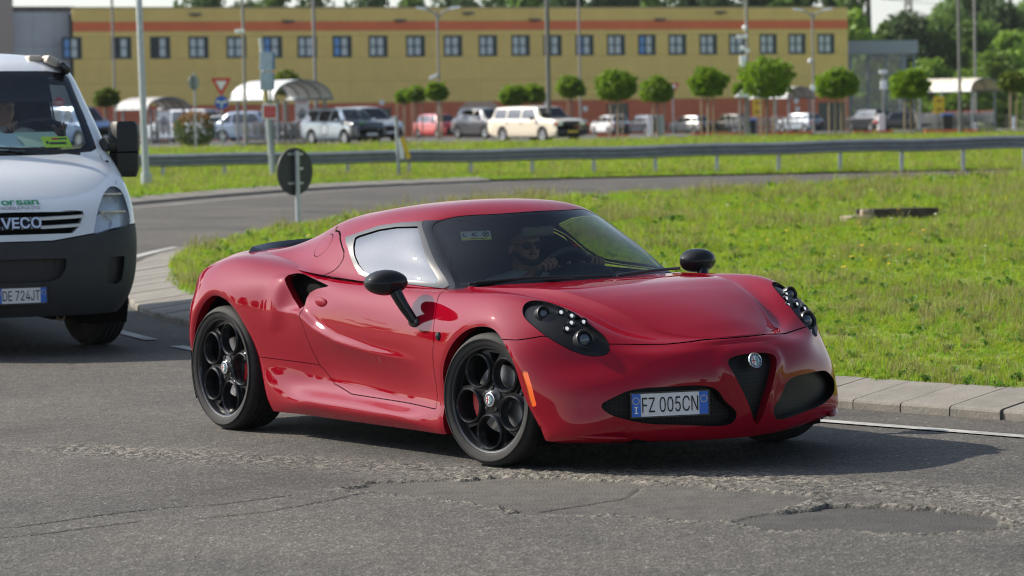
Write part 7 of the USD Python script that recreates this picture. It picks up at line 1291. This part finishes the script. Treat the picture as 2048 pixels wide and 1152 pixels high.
for y0, y1, dens, s in ((17, 21, 300, .62), (21, 26, 250, .72), (26, 34, 150, .95), (34, 45, 85, 1.25), (45, 60, 48, 1.75), (60, 81, 30, 2.2)):
    xm = .165 * y1 + 1.2; n = int(dens * (y1 - y0) * 2 * xm); P = np.c_[rng.uniform(-xm, xm, n), rng.uniform(y0, y1, n)]; P = P[inside(isl_in.buffer(.025), P)]; patchn = meshkit.fbm(np.c_[P * .9, np.zeros(len(P))], 3, 6); keep = rng.random(len(P)) < .15 + 1.45 * patchn; P = P[keep]; pn = meshkit.fbm(np.c_[P * .55, np.zeros(len(P))], 3, 11)
    pts.append(np.c_[P, np.full(len(P), .112)]); sc.append(s * rng.uniform(.7, 1.35, len(P)) * (.65 + .7 * pn)); u = rng.random(len(P)); dry = np.clip((pn - .40) * 3.0, .03, .75); ix.append(np.where(u < dry * .5, 4, np.where(u < .45, 0, np.where(u < .72, 1, np.where(u < .95, 2, 3)))))
scatter("grass", [("tuft", (blade_tuft(1, 26, .065, .07, .0034, .8), GRM)), ("tuft", (blade_tuft(2, 24, .075, .07, .0036, .9), GRD)), ("tuft", (blade_tuft(3, 22, .085, .055, .003, .6), GRM)), ("tuft", (weed(4, .07, 9), WEEDM)), ("tuft", (blade_tuft(5, 14, .13, .05, .0022, .45), GRY))], np.vstack(pts), np.concatenate(sc), np.concatenate(ix), 3)
rng = np.random.default_rng(31); pts, sc, ix = [], [], []
for y0, y1, dens, s in ((56, 85, 26, 2.2), (85, 112, 12, 2.8), (112, 134, 9, 3.2)):
    xm = .165 * y1 + 2; n = int(dens * (y1 - y0) * 2 * xm); P = np.c_[rng.uniform(-xm, xm, n), rng.uniform(y0, y1, n)]; P = P[inside(verge.buffer(-.5).union(Polygon([(-60, 123), (5.5, 129), (9, 150), (60, 158), (60, 123)])), P) & ~inside(Polygon(LOT).buffer(-.3), P)]; pn = meshkit.fbm(np.c_[P * .3, np.zeros(len(P))], 3, 11)
    pts.append(np.c_[P, np.maximum(vz(P[:, 0], P[:, 1]), 0) if True else 0]); sc.append(s * rng.uniform(.6, 1.3, len(P)) * (.6 + .6 * pn)); u = rng.random(len(P)); ix.append(np.where(u < .5, 0, np.where(u < .86, 1, 2)))
scatter("verge_grass", [("tuft", (blade_tuft(7, 22, .07, .09, .004, .8), GRM)), ("tuft", (blade_tuft(8, 22, .06, .09, .005, .9), GRD)), ("tuft", (blade_tuft(9, 12, .11, .06, .003, .5), GRY))], np.vstack(pts), np.concatenate(sc), np.concatenate(ix), 5)
# yellow flowers on stalks, and white seed heads
def flower(seed, h, r, z0=0):
    V, F = [], []; n = 9
    V += [(0, 0, h + .004)]
    for k in range(n): a = k * 2 * PI / n; V.append((r * math.cos(a), r * math.sin(a), h + (.006 if k % 2 else -.002)))
    for k in range(n): F.append((0, 1 + k, 1 + (k + 1) % n))
    i = len(V); V += [(-.002, 0, 0), (.002, 0, 0), (0, 0, h)]; F.append((i, i + 1, i + 2)); return np.array(V, float), np.array(F)
rng = np.random.default_rng(77); P = []
while len(P) < 110:
    y = rng.uniform(22, 74); x = rng.uniform(-.16 * y, .165 * y)
    if isl_in.contains(Point(x, y)) and meshkit.noise(np.array([x * .5, y * .25, 0.0]), 4) > .50: P.append((x, y, .115))
FLW = M("flower_yellow", (.72, .46, .01), .6)
scatter("flowers", [("flower_head", (flower(1, .13, .019), FLW)), ("flower_head", (flower(2, .09, .016), FLW)), ("flower_head", (flower(3, .19, .015), M("seed_head", (.55, .53, .42), .8)))], P, rng.uniform(.8, 1.35, len(P)), rng.integers(0, 3, len(P)), 8)
t = thing("drain_channel", "dark broken channel block lying in the island's grass at the right", "channel block", (4.55, 42.3, .115), .32); BLK = M("dark_weathered_block", (.07, .055, .042), .85, var=.4, scale=9, bump=.5, bscale=40); BEI = M("beige_broken_stone", (.26, .21, .15), .9, var=.3, scale=7, bump=.5, bscale=30)
obj("side_wall", rbox(.16, 1.18, -.02, .03, -.02, .155, .008, 1), BLK, t); obj("side_wall", rbox(.12, 1.10, .26, .31, -.02, .150, .008, 1), BLK, t); obj("bottom", bx(.14, 1.12, .0, .29, -.02, .03), BLK, t)
for k in range(5): obj("rib", bx(.17 + k * .235, .19 + k * .235, -.034, -.018, -.01, .15), BLK, t)
obj("end_block", xf(rbox(-.17, .15, -.12, .16, -.03, .075, .02, 1), (0, 0, 0), rz=.2), BEI, t); obj("end_block", xf(rbox(-.05, .12, -.06, .10, .0, .15, .015, 1), (.13, .03, .0), rz=-.2), BEI, t)
# ---------------------------------------------------------------- the air: thin summer haze
HAZE = usdkit.material(stage, "/World/Looks/haze_air", {"v": ("principled_volume", {"color": (.93, .96, 1.0), "density": 0.00005, "anisotropy": 0.25})}, [], volume="v.volume")
tag(obj("haze", bx(-1260, 1260, -95, 5060, -2.0, 50), HAZE, None, False), kind="stuff")
